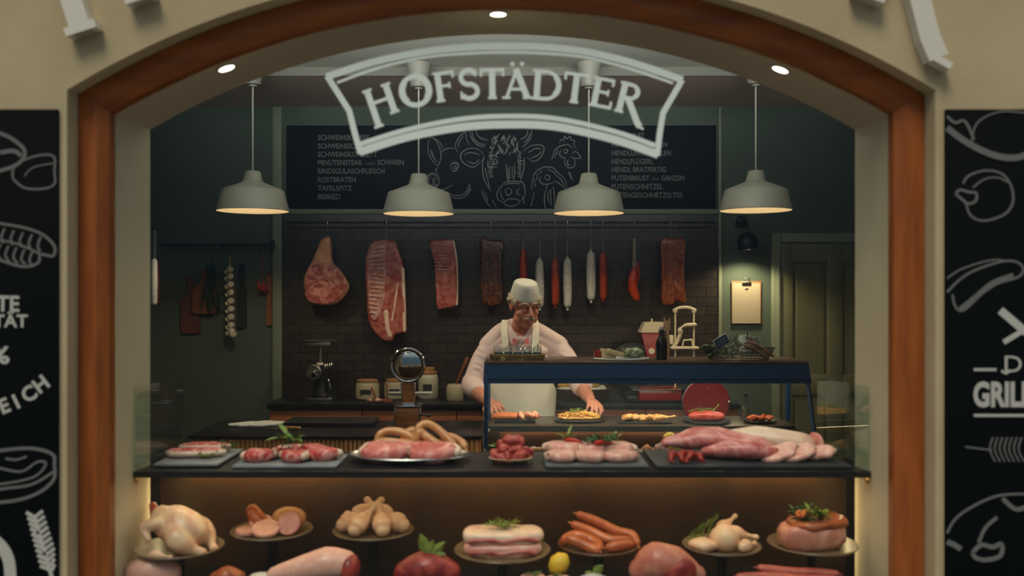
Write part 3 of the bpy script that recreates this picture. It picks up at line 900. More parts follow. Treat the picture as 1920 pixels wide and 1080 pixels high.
obj('lower_deck', MB().box((WCX, 3.323, LDZ - 0.015), (2 * HALF - 0.006, 0.525, 0.03)), M_blackstone, sh)
obj('deck_base', MB().box((WCX, 3.35, 0.285), (2 * HALF - 0.02, 0.46, 0.565)), M_under, sh)
obj('led_strip', MB().box((WCX, 3.575, SH - 0.027), (2 * HALF - 0.1, 0.012, 0.008)), M_led, sh)
lamp('led_light', 'AREA', (WCX, 3.548, SH - 0.034), 7.0, color=(1, .72, .38), size=2.5, size_y=0.015, aim=(0, 1, -.35), parent=sh)
lamp('deck_light', 'AREA', (WCX, 3.26, SH - 0.032), 1.85, color=(1, .74, .44), size=2.4, size_y=0.02, aim=(0, 0.10, -1), parent=sh)
for s_ in (-1, 1):
    xx = WCX + s_ * (HALF + 0.045)
    obj('side_led_strip', MB().box((xx, 3.368, 0.80), (0.006, 0.006, 0.42)), M_led, sh)
    lamp('led_light', 'AREA', (WCX + s_ * (HALF - 0.03), 3.40, 0.80), 0.32, color=(1, .76, .38), size=0.012, size_y=0.42, aim=(s_ * 1, -1.1, 0), parent=sh)
for s_, X_ in ((-1, XL), (1, XR)):
    a = Vector((X_(3.205), 3.205, 0)); b = Vector((X_(ZF1), ZF1, 0))
    a.x -= s_ * 0.006; b.x -= s_ * 0.006
    g = MB(); n = Vector((s_ * 0.0035, 0, 0))
    za, zb = 1.352, 1.345
    vs_ = [a - n + Vector((0, 0, SH + .001)), b - n + Vector((0, 0, SH + .001)), b - n + Vector((0, 0, zb)), a - n + Vector((0, 0, za))]
    vs_ += [v + 2 * n for v in vs_]
    g.add(vs_, [(0, 1, 2, 3), (7, 6, 5, 4), (0, 4, 5, 1), (1, 5, 6, 2), (2, 6, 7, 3), (3, 7, 4, 0)])
    solo('glass_screen', 'clear upright glass screen at the %s end of the window shelf' % ('left' if s_ < 0 else 'right'), 'glass screen', g, glass_mat('screen_glass', (0.88, 0.955, 0.94, 1), 0.06))
    k = MB().ball((XL(3.2) + 0.014 if s_ < 0 else XR(3.2) - 0.014, 3.196, SH - 0.03), (0.011, 0.011, 0.011))
    obj('brass_stud', k, mat('brass', rgb(190, 150, 80), 0.3, 1.0), sh)

CT = 0.962                     # service counter top
cx0 = -1.62; cx1 = PX(905, 4.52)
sc_ = thing('service_counter', 'low counter with a black top and an oak slatted front, left of the glass case', 'counter', (0, 0, 0))
obj('stone_top', MB().box(((cx0 + cx1) / 2, 4.785, CT - 0.0075), (cx1 - cx0, 0.53, 0.015), 0.003), M_blackstone, sc_)
obj('body', MB().box(((cx0 + cx1) / 2, 4.80, 0.472), (cx1 - cx0 - 0.03, 0.44, 0.944)), M_under, sc_)
sl = MB()
x = cx0 + 0.015
while x < cx1 - 0.02:
    sl.box((x + 0.009, 4.545, 0.472), (0.018, 0.022, 0.945), 0.003, seg=1); x += 0.0225
sl.box(((cx0 + cx1) / 2, 4.565, 0.472), (cx1 - cx0 - 0.02, 0.02, 0.94))
obj('slatted_front', sl, M_slat, sc_)

bx0, bx1 = PX(501, 5.72), PX(1388, 5.72)
BT = 0.97                     # back counter top
bc = thing('back_counter', 'long brown drawer cabinet with a black top along the tiled wall', 'counter', (0, 0, 0))
obj('stone_top', MB().box(((bx0 + bx1) / 2, 5.945, BT - 0.017), (bx1 - bx0, 0.47, 0.034), 0.003), M_blackstone, bc)
obj('body', MB().box(((bx0 + bx1) / 2, 5.965, 0.465), (bx1 - bx0 - 0.03, 0.41, 0.93)), M_under, bc)
xs = [bx0 + 0.01, PX(678, 5.72), PX(856, 5.72), PX(1034, 5.72), PX(1211, 5.72), bx1 - 0.01]
for i in range(5):
    for z0, z1 in ((0.66, 0.930), (0.36, 0.652), (0.08, 0.352)):
        dw = obj('drawer', MB().box(((xs[i] + xs[i + 1]) / 2, 5.742, (z0 + z1) / 2), (xs[i + 1] - xs[i] - 0.006, 0.022, z1 - z0), 0.003), M_drawer, bc)
        xm = (xs[i] + xs[i + 1]) / 2
        obj('drawer_handle', MB().tube([(xm - .06, 5.73, z1 - .1), (xm - .06, 5.71, z1 - .1), (xm + .06, 5.71, z1 - .1), (xm + .06, 5.73, z1 - .1)], 0.005, 8), M_black, dw)

# ------------------------------------------------------------------ heated glass case on the counter
gx0, gx1 = PX(908, 4.5), PX(1515, 4.5)
gt = 1.335
case = thing('glass_display_case', 'glass-fronted blue steel display case the man is working behind', 'display case', (0, 0, 0))
obj('case_top', MB().box(((gx0 + gx1) / 2, 4.66, gt - 0.006), (gx1 - gx0, 0.34, 0.012), 0.002), mat('case_top_brown', rgb(78, 58, 48), 0.3), case)  # brown of a reflection put into the top's base colour
bd = MB()
vs_ = [(gx0, 4.49, gt - .013), (gx1, 4.49, gt - .013), (gx1 + .012, 4.478, gt - .107), (gx0 - .004, 4.478, gt - .107)]
vs_ += [(v[0], v[1] + 0.02, v[2]) for v in vs_]
bd.add(vs_, [(0, 1, 2, 3), (7, 6, 5, 4), (0, 4, 5, 1), (1, 5, 6, 2), (2, 6, 7, 3), (3, 7, 4, 0)])
bd.box(((gx0 + gx1) / 2, 4.478, gt - 0.082), (gx1 - gx0 + .004, 0.006, 0.004))
obj('front_fascia', bd, M_blue, case)
DK = 0.895                    # refrigerated deck
obj('case_post', MB().box((gx0 + 0.009, 4.485, (gt + DK) / 2 - .03), (0.02, 0.02, gt - DK - .08), 0.002), M_blue, case)
for s_, xx in ((0, gx0 + 0.012), (1, gx1 - 0.012)):
    obj('case_post', MB().box((xx, 4.79, (gt + 0.999) / 2 - .008), (0.024, 0.022, gt - 0.999 - 0.018), 0.002), M_blue, case)
obj('case_post', MB().tube([(gx1 - 0.003, 4.492, gt - 0.115), (gx1 + 0.004, 4.35, 0.835)], 0.011, 4), M_blue, case)
obj('upper_shelf', MB().box(((gx0 + gx1) / 2 - .01, 4.80, 0.990), (gx1 - gx0 - 0.03, 0.36, 0.014), 0.002), mat('shelf_steel', rgb(74, 64, 54), 0.35, 0.4), case)
obj('led_strip', MB().box(((gx0 + gx1) / 2 - .01, 4.614, 0.975), (gx1 - gx0 - 0.06, 0.006, 0.006)), mat('led_dim', (1, .8, .5, 1), emit=(1, .75, .4, 1), estr=0.07), case)
obj('rear_base', MB().box(((gx0 + gx1) / 2 + .01, 4.815, 0.49), (gx1 - gx0 - .03, 0.42, 0.978)), M_under, case)
obj('lower_deck', MB().box(((gx0 + gx1) / 2 + .04, 4.38, DK - 0.01), (gx1 - gx0 + 0.06, 0.42, 0.02)), M_blackstone, case)
obj('rear_panel', MB().box(((gx0 + gx1) / 2, 4.588, 0.935), (gx1 - gx0 - .02, 0.008, 0.078)), mat('case_rear_brown', rgb(84, 54, 34), 0.35), case)
obj('deck_body', MB().box(((gx0 + gx1) / 2 + .04, 4.38, 0.437), (gx1 - gx0 + .04, 0.40, 0.874)), M_under, case)
fg = MB()
vs_ = [(gx0 + .02, 4.476, gt - .109), (gx1 - .012, 4.476, gt - .109), (gx1 - .004, 4.19, DK + .002), (gx0 + .02, 4.19, DK + .002)]
vs_ += [(v[0], v[1] - 0.005, v[2]) for v in vs_]
fg.add(vs_, [(0, 1, 2, 3), (7, 6, 5, 4), (0, 4, 5, 1), (1, 5, 6, 2), (2, 6, 7, 3), (3, 7, 4, 0)])
obj('front_glass', fg, glass_mat('case_glass', (0.97, 0.98, 0.97, 1), 0.010, 0, .5), case)
lamp('case_light', 'AREA', ((gx0 + gx1) / 2, 4.62, gt - 0.03), 5.5, color=(1, .84, .62), size=1.45, size_y=0.05, aim=(0, 0.25, -1), parent=case)
lamp('deck_light', 'AREA', ((gx0 + gx1) / 2, 4.58, 0.972), 0.8, color=(1, .72, .40), size=1.45, size_y=0.02, aim=(0, -0.35, -1), parent=case)

# ------------------------------------------------------------------ wall lamp and clipboard
p = W(1405, 468, 6.0)
wl = thing('wall_lamp', 'black bell wall lamp lighting the clipboard from above', 'wall lamp', (p.x, 6.02, p.z))
obj('lamp_shade', MB().lathe([(0.0, 0.118), (0.026, 0.115), (0.046, 0.10), (0.066, 0.07), (0.070, 0.045), (0.066, 0.022), (0.061, 0.0), (0.058, 0.0), (0.060, 0.022), (0.062, 0.045), (0.058, 0.066), (0.04, 0.092), (0.0, 0.10)], 36, T3(0, 0, 0, 0, 0, math.radians(-6))), M_black, wl)
obj('bulb', MB().ball((0, 0, 0.03), (0.026, 0.026, 0.03)), mat('wall_bulb', (1, 1, 1, 1), emit=(1, .82, .55, 1), estr=9.0), wl)
obj('arm', MB().tube([(-.008, 0, 0.115), (-.005, 0.01, .16), (0.0, .07, .20), (0.0, .165, .20)], 0.009, 10), M_black, wl)
obj('wall_plate', MB().lathe([(0, 0), (0.04, 0), (0.036, 0.013), (0, 0.014)], 24, T3(0, .179, .20) @ Matrix.Rotation(PI / 2, 4, 'X')), M_black, wl)
obj('cable', MB().tube(smooth_path([(0.0, .02, .16), (-.04, .0, .145), (-.075, .02, .15), (-.06, .09, .19), (-.01, .16, .19)], 5), 0.0035, 6), M_black, wl)
lamp('lamp_light', 'SPOT', (p.x, 6.02, p.z - 0.004), 22.0, color=(1, .80, .48), size=0.03, spot=140, parent=wl)
a = W(1372, 527, ZB - .02); b = W(1428, 607, ZB - .02)
cb = thing('clipboard', 'wooden clipboard holding a cream sheet, hung under the wall lamp', 'clipboard', ((a.x + b.x) / 2, ZB - .012, b.z))
w_, h_ = b.x - a.x, a.z - b.z
obj('board', MB().box((0, 0, h_ / 2), (w_, 0.006, h_), 0.002), mat('clip_board', rgb(130, 90, 55), 0.6), cb)
obj('paper', MB().box((-.002, -0.0045, h_ / 2 - .006), (w_ - .012, 0.002, h_ - .016)), mat('cream_paper', rgb(160, 148, 126), 0.8), cb)
obj('clip', MB().box((0, -0.012, h_ - .012), (0.062, 0.012, 0.018), 0.004).tube([(-.02, -.012, h_), (-.015, -.014, h_ + .018), (.015, -.014, h_ + .018), (.02, -.012, h_)], 0.004, 8), M_steel, cb)
bull = MB()
bull.box((0, -0.0062, h_ - .055), (0.020, 0.0008, 0.009)).box((.011, -0.0062, h_ - .052), (0.006, 0.0008, 0.006)).box((-.008, -0.0062, h_ - .062), (0.003, 0.0008, 0.007)).box((.007, -0.0062, h_ - .062), (0.003, 0.0008, 0.007))
obj('printed_emblem', bull, M_black, cb)
# ------------------------------------------------------------------ food materials
def meat(name, a, b, scale=18, lo=0.42, hi=0.62, dist=1.5, stretch=(1, 1, 1), rough=0.38, kind='noise', bump=0.15):
    return mat(name, rgb(*a), rough, c2=rgb(*b), scale=scale, lo=lo, hi=hi, dist=dist, stretch=stretch, bump=bump, bscale=60, kind=kind, coat=0.15)
F_pork = meat('raw_pork', (206, 118, 108), (226, 168, 152), 14)
F_porkp = meat('pale_raw_pork', (222, 156, 142), (236, 192, 176), 12)
F_beef = meat('raw_beef', (150, 36, 32), (200, 96, 84), 26)
F_beefd = meat('dark_raw_beef', (128, 30, 28), (176, 66, 56), 12)
F_steak = meat('marbled_steak', (196, 62, 58), (228, 160, 150), 30)
F_fat = meat('pork_fat', (232, 206, 182), (220, 180, 158), 9, rough=0.45)
F_skin = meat('chicken_skin', (232, 196, 158), (218, 164, 130), 10, rough=0.4)
F_smoke = meat('smoked_meat', (48, 20, 12), (140, 66, 28), 16, lo=0.45, hi=0.7, dist=3.5, stretch=(1.6, 1, .8))
F_smoke2 = meat('smoked_belly', (112, 46, 26), (168, 92, 46), 14, lo=0.45, hi=0.7, dist=3.0, stretch=(2.2, 1, .9))
F_ribs = meat('rib_meat', (150, 58, 52), (206, 132, 120), 13, dist=1.4, lo=.4, hi=.7)
F_ribwhite = meat('rib_bone', (232, 198, 186), (214, 160, 148), 22, kind='noise')
F_rind = meat('pork_rind', (226, 168, 128), (208, 140, 104), 6)
F_wurst = meat('smoked_sausage', (190, 104, 54), (168, 80, 40), 14, rough=0.3, dist=.5)
F_frank = meat('red_sausage', (172, 66, 38), (146, 46, 28), 10, rough=0.3, dist=.5)
F_raws = meat('raw_sausage', (190, 96, 78), (164, 70, 58), 16, rough=0.4)
F_tan = meat('tan_sausage', (206, 150, 96), (190, 126, 74), 10, rough=0.35, dist=.5)
F_salw = mat('white_salami_skin', rgb(208, 206, 198), 0.7, c2=rgb(166, 164, 158), scale=60, lo=.52, hi=.72, bump=.3, bscale=90)
F_cold = meat('pink_cold_cut', (226, 166, 148), (234, 182, 164), 20)
F_roast = meat('roast_crust', (176, 92, 48), (120, 54, 30), 14)
F_roastp = meat('roast_pork_cut', (196, 124, 104), (216, 158, 134), 14)
F_leaf = mat('herb_green', rgb(78, 112, 42), 0.5, c2=rgb(120, 140, 52), scale=30)
F_dill = mat('light_herb', rgb(138, 150, 58), 0.5, c2=rgb(104, 128, 46), scale=40)
F_sage = mat('sage_leaf', rgb(98, 126, 88), 0.6, c2=rgb(70, 98, 62), scale=30)
F_lemon = mat('lemon_peel', rgb(226, 186, 52), 0.4, bump=.3, bscale=150)
F_tom = mat('tomato_skin', rgb(186, 40, 24), 0.25)
F_chili = mat('dried_chili', rgb(150, 34, 20), 0.35)
F_onion = mat('onion_skin', rgb(176, 96, 96), 0.35, c2=rgb(226, 200, 190), scale=8, stretch=(6, 6, .5))
F_garlic = mat('garlic_skin', rgb(222, 210, 184), 0.55, c2=rgb(196, 178, 156), scale=10, stretch=(4, 4, .5))
F_cheese = mat('cheese', rgb(222, 202, 160), 0.5)
F_noodle = mat('noodles', rgb(222, 176, 96), 0.5, c2=rgb(196, 138, 62), scale=40)
F_bread = mat('bread', rgb(214, 168, 108), 0.7, c2=rgb(184, 128, 72), scale=12)
D_cer = mat('white_ceramic', rgb(196, 196, 192), 0.35)
D_brown = mat('brown_ceramic', rgb(128, 106, 76), 0.4, c2=rgb(96, 78, 56), scale=10)
D_dark = mat('black_ceramic', rgb(18, 18, 20), 0.35)
D_slate = mat('slate', rgb(42, 44, 48), 0.6, c2=rgb(30, 32, 36), scale=20, bump=.2)
D_tray = mat('grey_tray', rgb(134, 136, 138), 0.5, c2=rgb(120, 122, 126), scale=6)
D_metal = mat('pewter_platter', rgb(150, 152, 152), 0.28, .9)
D_straw = mat('woven_straw', rgb(156, 128, 82), 0.8, c2=rgb(110, 84, 48), scale=60, stretch=(1, 1, 3), bump=.6)
D_wick = mat('dark_wicker', rgb(72, 50, 34), 0.7, c2=rgb(42, 28, 20), scale=80, bump=.8)
D_stone = mat('stoneware', rgb(172, 160, 134), 0.45, c2=rgb(150, 136, 110), scale=10)
D_cork = mat('cork', rgb(150, 104, 62), 0.8)
D_label = mat('dark_label', rgb(30, 36, 44), 0.6)
D_cream = mat('cream_enamel', rgb(226, 212, 180), 0.3)
D_red = mat('red_enamel', rgb(150, 22, 24), 0.25, coat=.5)
D_cloth = mat('white_cloth', rgb(196, 194, 186), 0.9)
D_paper = mat('paper_white', rgb(206, 200, 188), 0.8)
D_board = mat('wooden_board', rgb(130, 76, 44), 0.6, c2=rgb(104, 56, 32), scale=4, stretch=(8, 2, 1))
D_boardr = mat('reddish_board', rgb(104, 50, 38), 0.6, c2=rgb(84, 38, 30), scale=4, stretch=(8, 2, 1))

# ------------------------------------------------------------------ food shapes
R_ = random.Random(11)
def oval(rx, ry, n=28, amp=0.0, seed=0, sq=1.0):
    out = []
    for i in range(n):
        a = 2 * PI * i / n
        k = 1 + amp * noise.noise(Vector((math.cos(a) * 1.3 + seed * 5.1, math.sin(a) * 1.3, seed)))
        c, s_ = math.cos(a), math.sin(a)
        out.append((rx * k * math.copysign(abs(c) ** sq, c), ry * k * math.copysign(abs(s_) ** sq, s_)))
    return out
def plate(r, h=0.018, well=0.68, rim=0.004):
    return MB().lathe([(0, 0), (r * .55, 0), (r * .60, 0.003), (r * 0.97, h - .002), (r, h), (r * .985, h + .0025), (r * well, 0.0075), (0, 0.0065)], 48)
def leaf_mesh(mb, p, d, L, wd, curl=0.3, up=Vector((0, 0, 1))):
    d = d.normalized(); s_ = d.cross(up)
    s_ = s_.normalized() if s_.length > 1e-4 else Vector((1, 0, 0))
    nrm = s_.cross(d)
    rows = [(0, .12), (.25, .75), (.5, 1.0), (.75, .7), (1, .05)]
    vs_ = []
    for t, w in rows:
        c = p + d * (L * t) - nrm * (curl * L * t * t)
        vs_ += [c - s_ * wd * w * .5 + nrm * wd * .12, c - nrm * wd * .05, c + s_ * wd * w * .5 + nrm * wd * .12]
    fs = []
    for i in range(4):
        k = i * 3
        fs += [(k, k + 1, k + 4, k + 3), (k + 1, k + 2, k + 5, k + 4)]
    mb.add(vs_, fs)
def sprig(n=24, R=0.05, L=0.02, wd=0.007, seed=0, h=0.03, stems=5):
    r = random.Random(seed); mb = MB()
    for s_ in range(stems):
        a = r.uniform(0, 2 * PI); q = r.uniform(.3, 1)
        e = Vector((math.cos(a) * R * q, math.sin(a) * R * q * .7, h * r.uniform(.5, 1)))
        mb.tube([(0, 0, 0.002), e * .5 + Vector((0, 0, h * .25)), e], 0.0011, 5)
        for k in range(n // stems):
            t = r.uniform(.3, 1.05)
            p = e * t + Vector((0, 0, h * .15))
            d = Vector((r.uniform(-1, 1), r.uniform(-1, 1), r.uniform(-.1, .9)))
            leaf_mesh(mb, p, d, L * r.uniform(.7, 1.2), wd * r.uniform(.7, 1.2))
    return mb
def rosemary(L=0.1, seed=0, nl=46, ll=0.014):
    r = random.Random(seed); mb = MB()
    pts = smooth_path([(-L / 2, 0, 0.003), (0, 0, .012), (L / 2, 0, .006)], 6)
    mb.tube(pts, 0.0013, 5)
    for k in range(nl):
        p = pts[int(r.random() * (len(pts) - 1))]
        d = Vector((.9, r.uniform(-1, 1), r.uniform(0, 1)))
        leaf_mesh(mb, p, d, ll, 0.0022, .1)
    return mb
def chop(L, wd, th, seed, fatside=1):
    """pork chop: meat slab plus a separate fat rim along one side"""
    out = oval(L / 2, wd / 2, 30, .22, seed, .9)
    m = MB().slab(out, 0, th, th * .35, amp=.004, freq=28, seed=seed, rings=5)
    pts = [(x * 1.01, y * 1.01, th * .52) for x, y in out if y * fatside > -wd * .12]
    pts.sort(key=lambda p: p[0])
    f = MB().tube(pts, [th * .36] * len(pts), 8)
    for v in f.v:
        v.x *= .985; v.y *= .97
    return m, f
def put_chop(name, label, cat, L, wd, th, seed, loc, rot, group, m1, m2, fatside=1):
    a, b = chop(L, wd, th, seed, fatside)
    o = solo(name, label, cat, a, m1, loc, rot, group, 60)
    obj('fat_rim', b, m2, o, smooth=60)
    return o
def sausage(pts, r, m, name, label, cat, loc, rot=(0, 0, 0), group=None, k=5, knot=True):
    q = smooth_path(pts, k)
    n = len(q)
    rad = [r * (0.80 + .20 * min(1, 6 * i / n, 6 * (n - 1 - i) / n)) for i in range(n)]
    o = solo(name, label, cat, MB().tube(q, rad, 14), m, loc, rot, group, 80)
    if knot:
        kb = MB()
        for e, f in ((q[0], q[1]), (q[-1], q[-2])):
            d = (e - f).normalized()
            kb.tube([e + d * r * .7, e + d * r * 1.35], [r * .28, r * .14], 8)
        obj('casing_knot', kb, m, o, smooth=80)
    return o
def leg_piece(L, r, seed):
    """chicken drumstick: thick end, tapering to a knuckle"""
    pts = [(0, 0, 0), (L * .2, 0, .002), (L * .45, 0, 0), (L * .68, 0, 0), (L * .85, 0, 0), (L, 0, 0)]
    return MB().tube(smooth_path(pts, 4), [r * q for q in (.80, .92, .98, 1.0, 1.0, .97, .92, .84, .74, .63, .53, .44, .37, .32, .29, .28, .28, .31, .36, .40, .38)], 16)
# ------------------------------------------------------------------ meat rail and hooks
YR = 6.08
rz = PZ(417, YR)
rl = thing('meat_rail', 'long dark steel rail high on the tiled wall from which the meat hangs', 'rail', (0, 0, 0))
obj('bar', MB().tube([(PX(538, YR), YR, rz), (PX(1340, YR), YR, rz)], 0.006, 10), M_black, rl)
for px in (548, 720, 950, 1150, 1330):
    x = PX(px, YR)
    obj('bracket', MB().tube([(x, YR, rz), (x, 6.12, rz + .01), (x, 6.187, rz + .01)], 0.006, 8), M_black, rl)
def hook(px, py0, what, y1=None):
    """s-hook from the rail down to row py0"""
    x = PX(px, YR - .012)
    z1 = PZ(py0, YR)
    t = -0.012
    c = [(0.0, -t, -.004), (0.002, 0.012, .010), (0, 0.002, .017), (0, -.013, .006), (0, -.014, -.03), (0, -.012, z1 - rz + .012), (.0, -.008, z1 - rz), (.0, .004, z1 - rz + .002)]
    q = smooth_path([(a, b, cc) for a, b, cc in c], 4)
    return solo('meat_hook', 'thin steel hook on the wall rail holding %s' % what, 'hook', MB().tube(q, 0.0026, 8), M_chrome, (x, YR, rz), group='steel hooks along the meat rail', smooth=80)
def px_outline(pts, Z):
    n = len(pts)
    cx = sum(p[0] for p in pts) / n; cy = sum(p[1] for p in pts) / n
    c = W(cx, cy, Z)
    return c, [((p[0] - cx) * Z / F, -(p[1] - cy) * Z / F) for p in pts]
RX90 = Matrix.Rotation(PI / 2, 4, 'X')
def hung(pts, Z, th, r, amp=.006, freq=22, seed=0, k=3):
    sm = smooth_path([(a, b, 0) for a, b in pts], k, True)
    c, out = px_outline([(p.x, p.y) for p in sm], Z)
    return c, MB().slab(out, 0, th, r, RX90, amp, freq, seed, rings=6)
# ham on the bone
hook(614, 447, 'the ham leg')
YH = 6.10
c, m = hung([(606, 449), (620, 445), (624, 458), (627, 492), (640, 505), (656, 530), (655, 545), (643, 562), (628, 571), (605, 572), (582, 566), (576, 548), (574, 520), (588, 490), (600, 462)], YH, .085, .03, .004, 14, 2)
ham = solo('ham_leg', 'pale ham leg hanging furthest left, cut face forward and rind still on the shank', 'ham', m, F_rind, c, group=None, smooth=60)
_, out = px_outline([(588, 500), (612, 494), (630, 499), (648, 520), (654, 538), (640, 560), (622, 569), (600, 569), (580, 560), (577, 535), (579, 515)], YH)
cc, _ = px_outline([(588, 500), (612, 494), (630, 499), (648, 520), (654, 538), (640, 560), (622, 569), (600, 569), (580, 560), (577, 535), (579, 515)], YH)
mm = MB().slab([(p.x, p.y) for p in smooth_path([(a, b, 0) for a, b in out], 3, True)], 0, .012, .005, Matrix.Translation(cc - c + Vector((0, -.078, 0))) @ RX90, .004, 26, 4, rings=5)
obj('cut_face', mm, meat('ham_cut', (146, 62, 56), (204, 136, 122), 12, dist=2.2), ham, smooth=60)
# big rib side
hook(725, 452, 'the large rib side')
c, m = hung([(697, 456), (715, 451), (742, 452), (750, 475), (758, 500), (761, 560), (763, 620), (756, 624), (742, 628), (738, 638), (722, 639), (706, 625), (692, 598), (690, 560), (687, 520), (688, 480), (695, 470)], YH, .055, .018, .007, 20, 5)
rb = solo('pork_rib_slab', 'large raw pork rib side with white bones, hanging beside the ham leg', 'rib side', m, F_ribs, c, smooth=60)
_o = [(696, 462), (720, 456), (726, 470), (725, 520), (722, 570), (708, 600), (697, 590), (692, 540), (692, 490)]
obj('rib_membrane', MB().slab([(p.x, p.y) for p in smooth_path([Vector((PX(a_, YH) - c.x, PZ(b_, YH) - c.z, 0)) for a_, b_ in _o], 3, True)], 0, .012, .005, Matrix.Translation((0, -.050, 0)) @ RX90, .004, 30, 3, rings=4), meat('rib_film', (206, 158, 148), (176, 104, 96), 18), rb, smooth=60)
for k in range(17):
    y = 461 + k * 7.8
    x0 = 697 if k > 1 else 700; x1 = 722 - (k > 8) * (k - 8) * 2
    a = Vector((PX(x0, YH) - c.x, -.063, PZ(y, YH) - c.z)); b = Vector((PX(x1, YH) - c.x, -.065, PZ(y - 3 + (k > 6) * 5, YH) - c.z))
    obj('rib_bone', MB().tube([a, (a + b) / 2 + Vector((0, -.004, .002)), b], .0085 * (.8 + .4 * ((k * 7) % 5) / 5), 8, flat=.45), F_ribwhite, rb, smooth=80)
for (pts, w) in ((((757, 505), (759, 560), (760, 618)), .012), (((726, 585), (728, 610), (733, 628)), .016), (((748, 530), (742, 570), (737, 600)), .007)):
    q = smooth_path([Vector((PX(x, YH) - c.x, -.053, PZ(y, YH) - c.z)) for x, y in pts], 4)
    obj('fat_seam', MB().tube(q, w, 8, flat=.5), F_fat, rb, smooth=80)
# short rib
hook(829, 450, 'the short rib rack')
c, m = hung([(806, 456), (815, 451), (830, 449), (848, 451), (854, 478), (857, 510), (857, 560), (852, 575), (838, 578), (821, 579), (818, 545), (816, 500), (811, 475)], YH, .05, .014, .006, 24, 7)
sr = solo('pork_rib_rack', 'short raw pork rib rack with a white fat edge on its right side', 'rib rack', m, F_ribs, c, smooth=60)
q = smooth_path([Vector((PX(x, YH) - c.x, -.028, PZ(y, YH) - c.z)) for x, y in ((850, 455), (854, 480), (856, 510), (856, 570))], 4)
obj('fat_edge', MB().tube(q, .014, 8), F_fat, sr, smooth=80)
for k in range(8):
    y = 460 + k * 6.6
    a = Vector((PX(818, YH) - c.x, -.054, PZ(y, YH) - c.z)); b = Vector((PX(840, YH) - c.x, -.056, PZ(y + .5, YH) - c.z))
    obj('rib_bone', MB().tube([a, b], .0065, 8, flat=.45), F_ribwhite, sr, smooth=80)
# smoked pieces
hook(921, 450, 'the dark smoked belly')
c, m = hung([(901, 448), (915, 450), (928, 451), (945, 455), (942, 480), (942, 520), (943, 560), (938, 570), (922, 575), (910, 572), (903, 560), (901, 500)], YH, .055, .014, .009, 30, 9)
solo('smoked_belly', 'very dark smoked belly slab hanging left of the man\'s cap', 'smoked meat', m, F_smoke, c, smooth=60)
hook(1257, 450, 'the amber smoked belly')
c, m = hung([(1238, 449), (1260, 448), (1282, 448), (1281, 480), (1281, 530), (1284, 560), (1279, 568), (1266, 563), (1258, 571), (1244, 572), (1238, 560), (1238, 500)], YH, .055, .014, .008, 30, 12)
solo('smoked_belly', 'amber brown smoked belly slab hanging furthest right on the rail', 'smoked meat', m, F_smoke2, c, smooth=60)
def hang_sausage(px, top, bot, hookpy, m, label, r, cat='sausage', name='hanging_sausage', what='', cord=True):
    hook(px, hookpy, what)
    Z = YR - .008
    x = PX(px, Z); z1 = PZ(top, Z); z0 = PZ(bot, Z)
    L = z1 - z0
    pts = [(0, 0, r * .8), (0.001, 0, L * .25), (0, 0, L * .5), (-.001, 0, L * .75), (0, 0, L - r * .9)]
    o = solo(name, label, cat, MB().tube(smooth_path(pts, 4), [r * (.86 + .14 * math.sin(PI * i / 16)) for i in range(17)], 18), m, (x, Z, z0), smooth=80)
    obj('casing_clip', MB().tube([(0, 0, 0), (0, 0, -.012)], [r * .2, r * .3], 8).tube([(0, 0, L - .004), (0, 0, L + .008)], [r * .35, r * .22], 8), m, o, smooth=80)
    if cord:
        obj('string', MB().tube([(0, 0, L + .006), (0.0, -.001, PZ(hookpy - 2, Z) - z0)], .0018, 6), mat('string', rgb(170, 160, 140), .9), o)
    return o
hang_sausage(981, 468, 540, 452, F_frank, 'long red sausage hanging directly behind the man\'s cap', .0265, what='the sausage behind the cap')
hang_sausage(1012, 486, 577, 450, F_salw, 'white-skinned salami just right of the man\'s cap', .0295, 'salami', 'hanging_salami', what='the white salami beside the cap')
hang_sausage(1041, 485, 573, 453, F_frank, 'long red sausage between two white salamis', .0275, what='the red sausage between white salamis')
hang_sausage(1064, 484, 577, 450, F_salw, 'white-skinned salami between two long red sausages, lower than its neighbours', .0295, 'salami', 'hanging_salami', what='the low white salami')
hang_sausage(1108, 471, 563, 452, F_salw, 'white-skinned salami furthest right of the three', .0315, 'salami', 'hanging_salami', what='the rightmost white salami')
hang_sausage(1131, 473, 562, 453, F_frank, 'long red sausage furthest right, touching a white salami', .0265, what='the rightmost long red sausage')
hook(1189, 449, 'the curved red sausage')
Z = YR - .008
P = lambda x, y, dy=0: Vector((PX(x, Z), Z + dy, PZ(y, Z)))
o = solo('curved_sausage', 'short bright red curved sausage pair hanging on a loop of string', 'sausage',
         MB().tube(smooth_path([P(1189, 507), P(1186, 525), P(1187, 543), P(1193, 558)], 5), [.018, .022, .025, .028, .030, .031, .031, .031, .031, .031, .031, .031, .030, .029, .027, .024], 16),
         mat('bright_red_sausage', rgb(190, 62, 28), .3), smooth=80)
obj('second_link', MB().tube(smooth_path([P(1195, 492, .035), P(1197, 512, .045), P(1191, 535, .045), P(1180, 542, .035)], 5), [.012] + [.019] * 14 + [.012], 12), F_frank, o, smooth=80)
obj('string', MB().tube([P(1188, 448, -.01), P(1187, 505)], .004, 6).tube([P(1190, 448, -.01), P(1191, 505)], .004, 6), mat('string', rgb(170, 160, 140), .9), o)

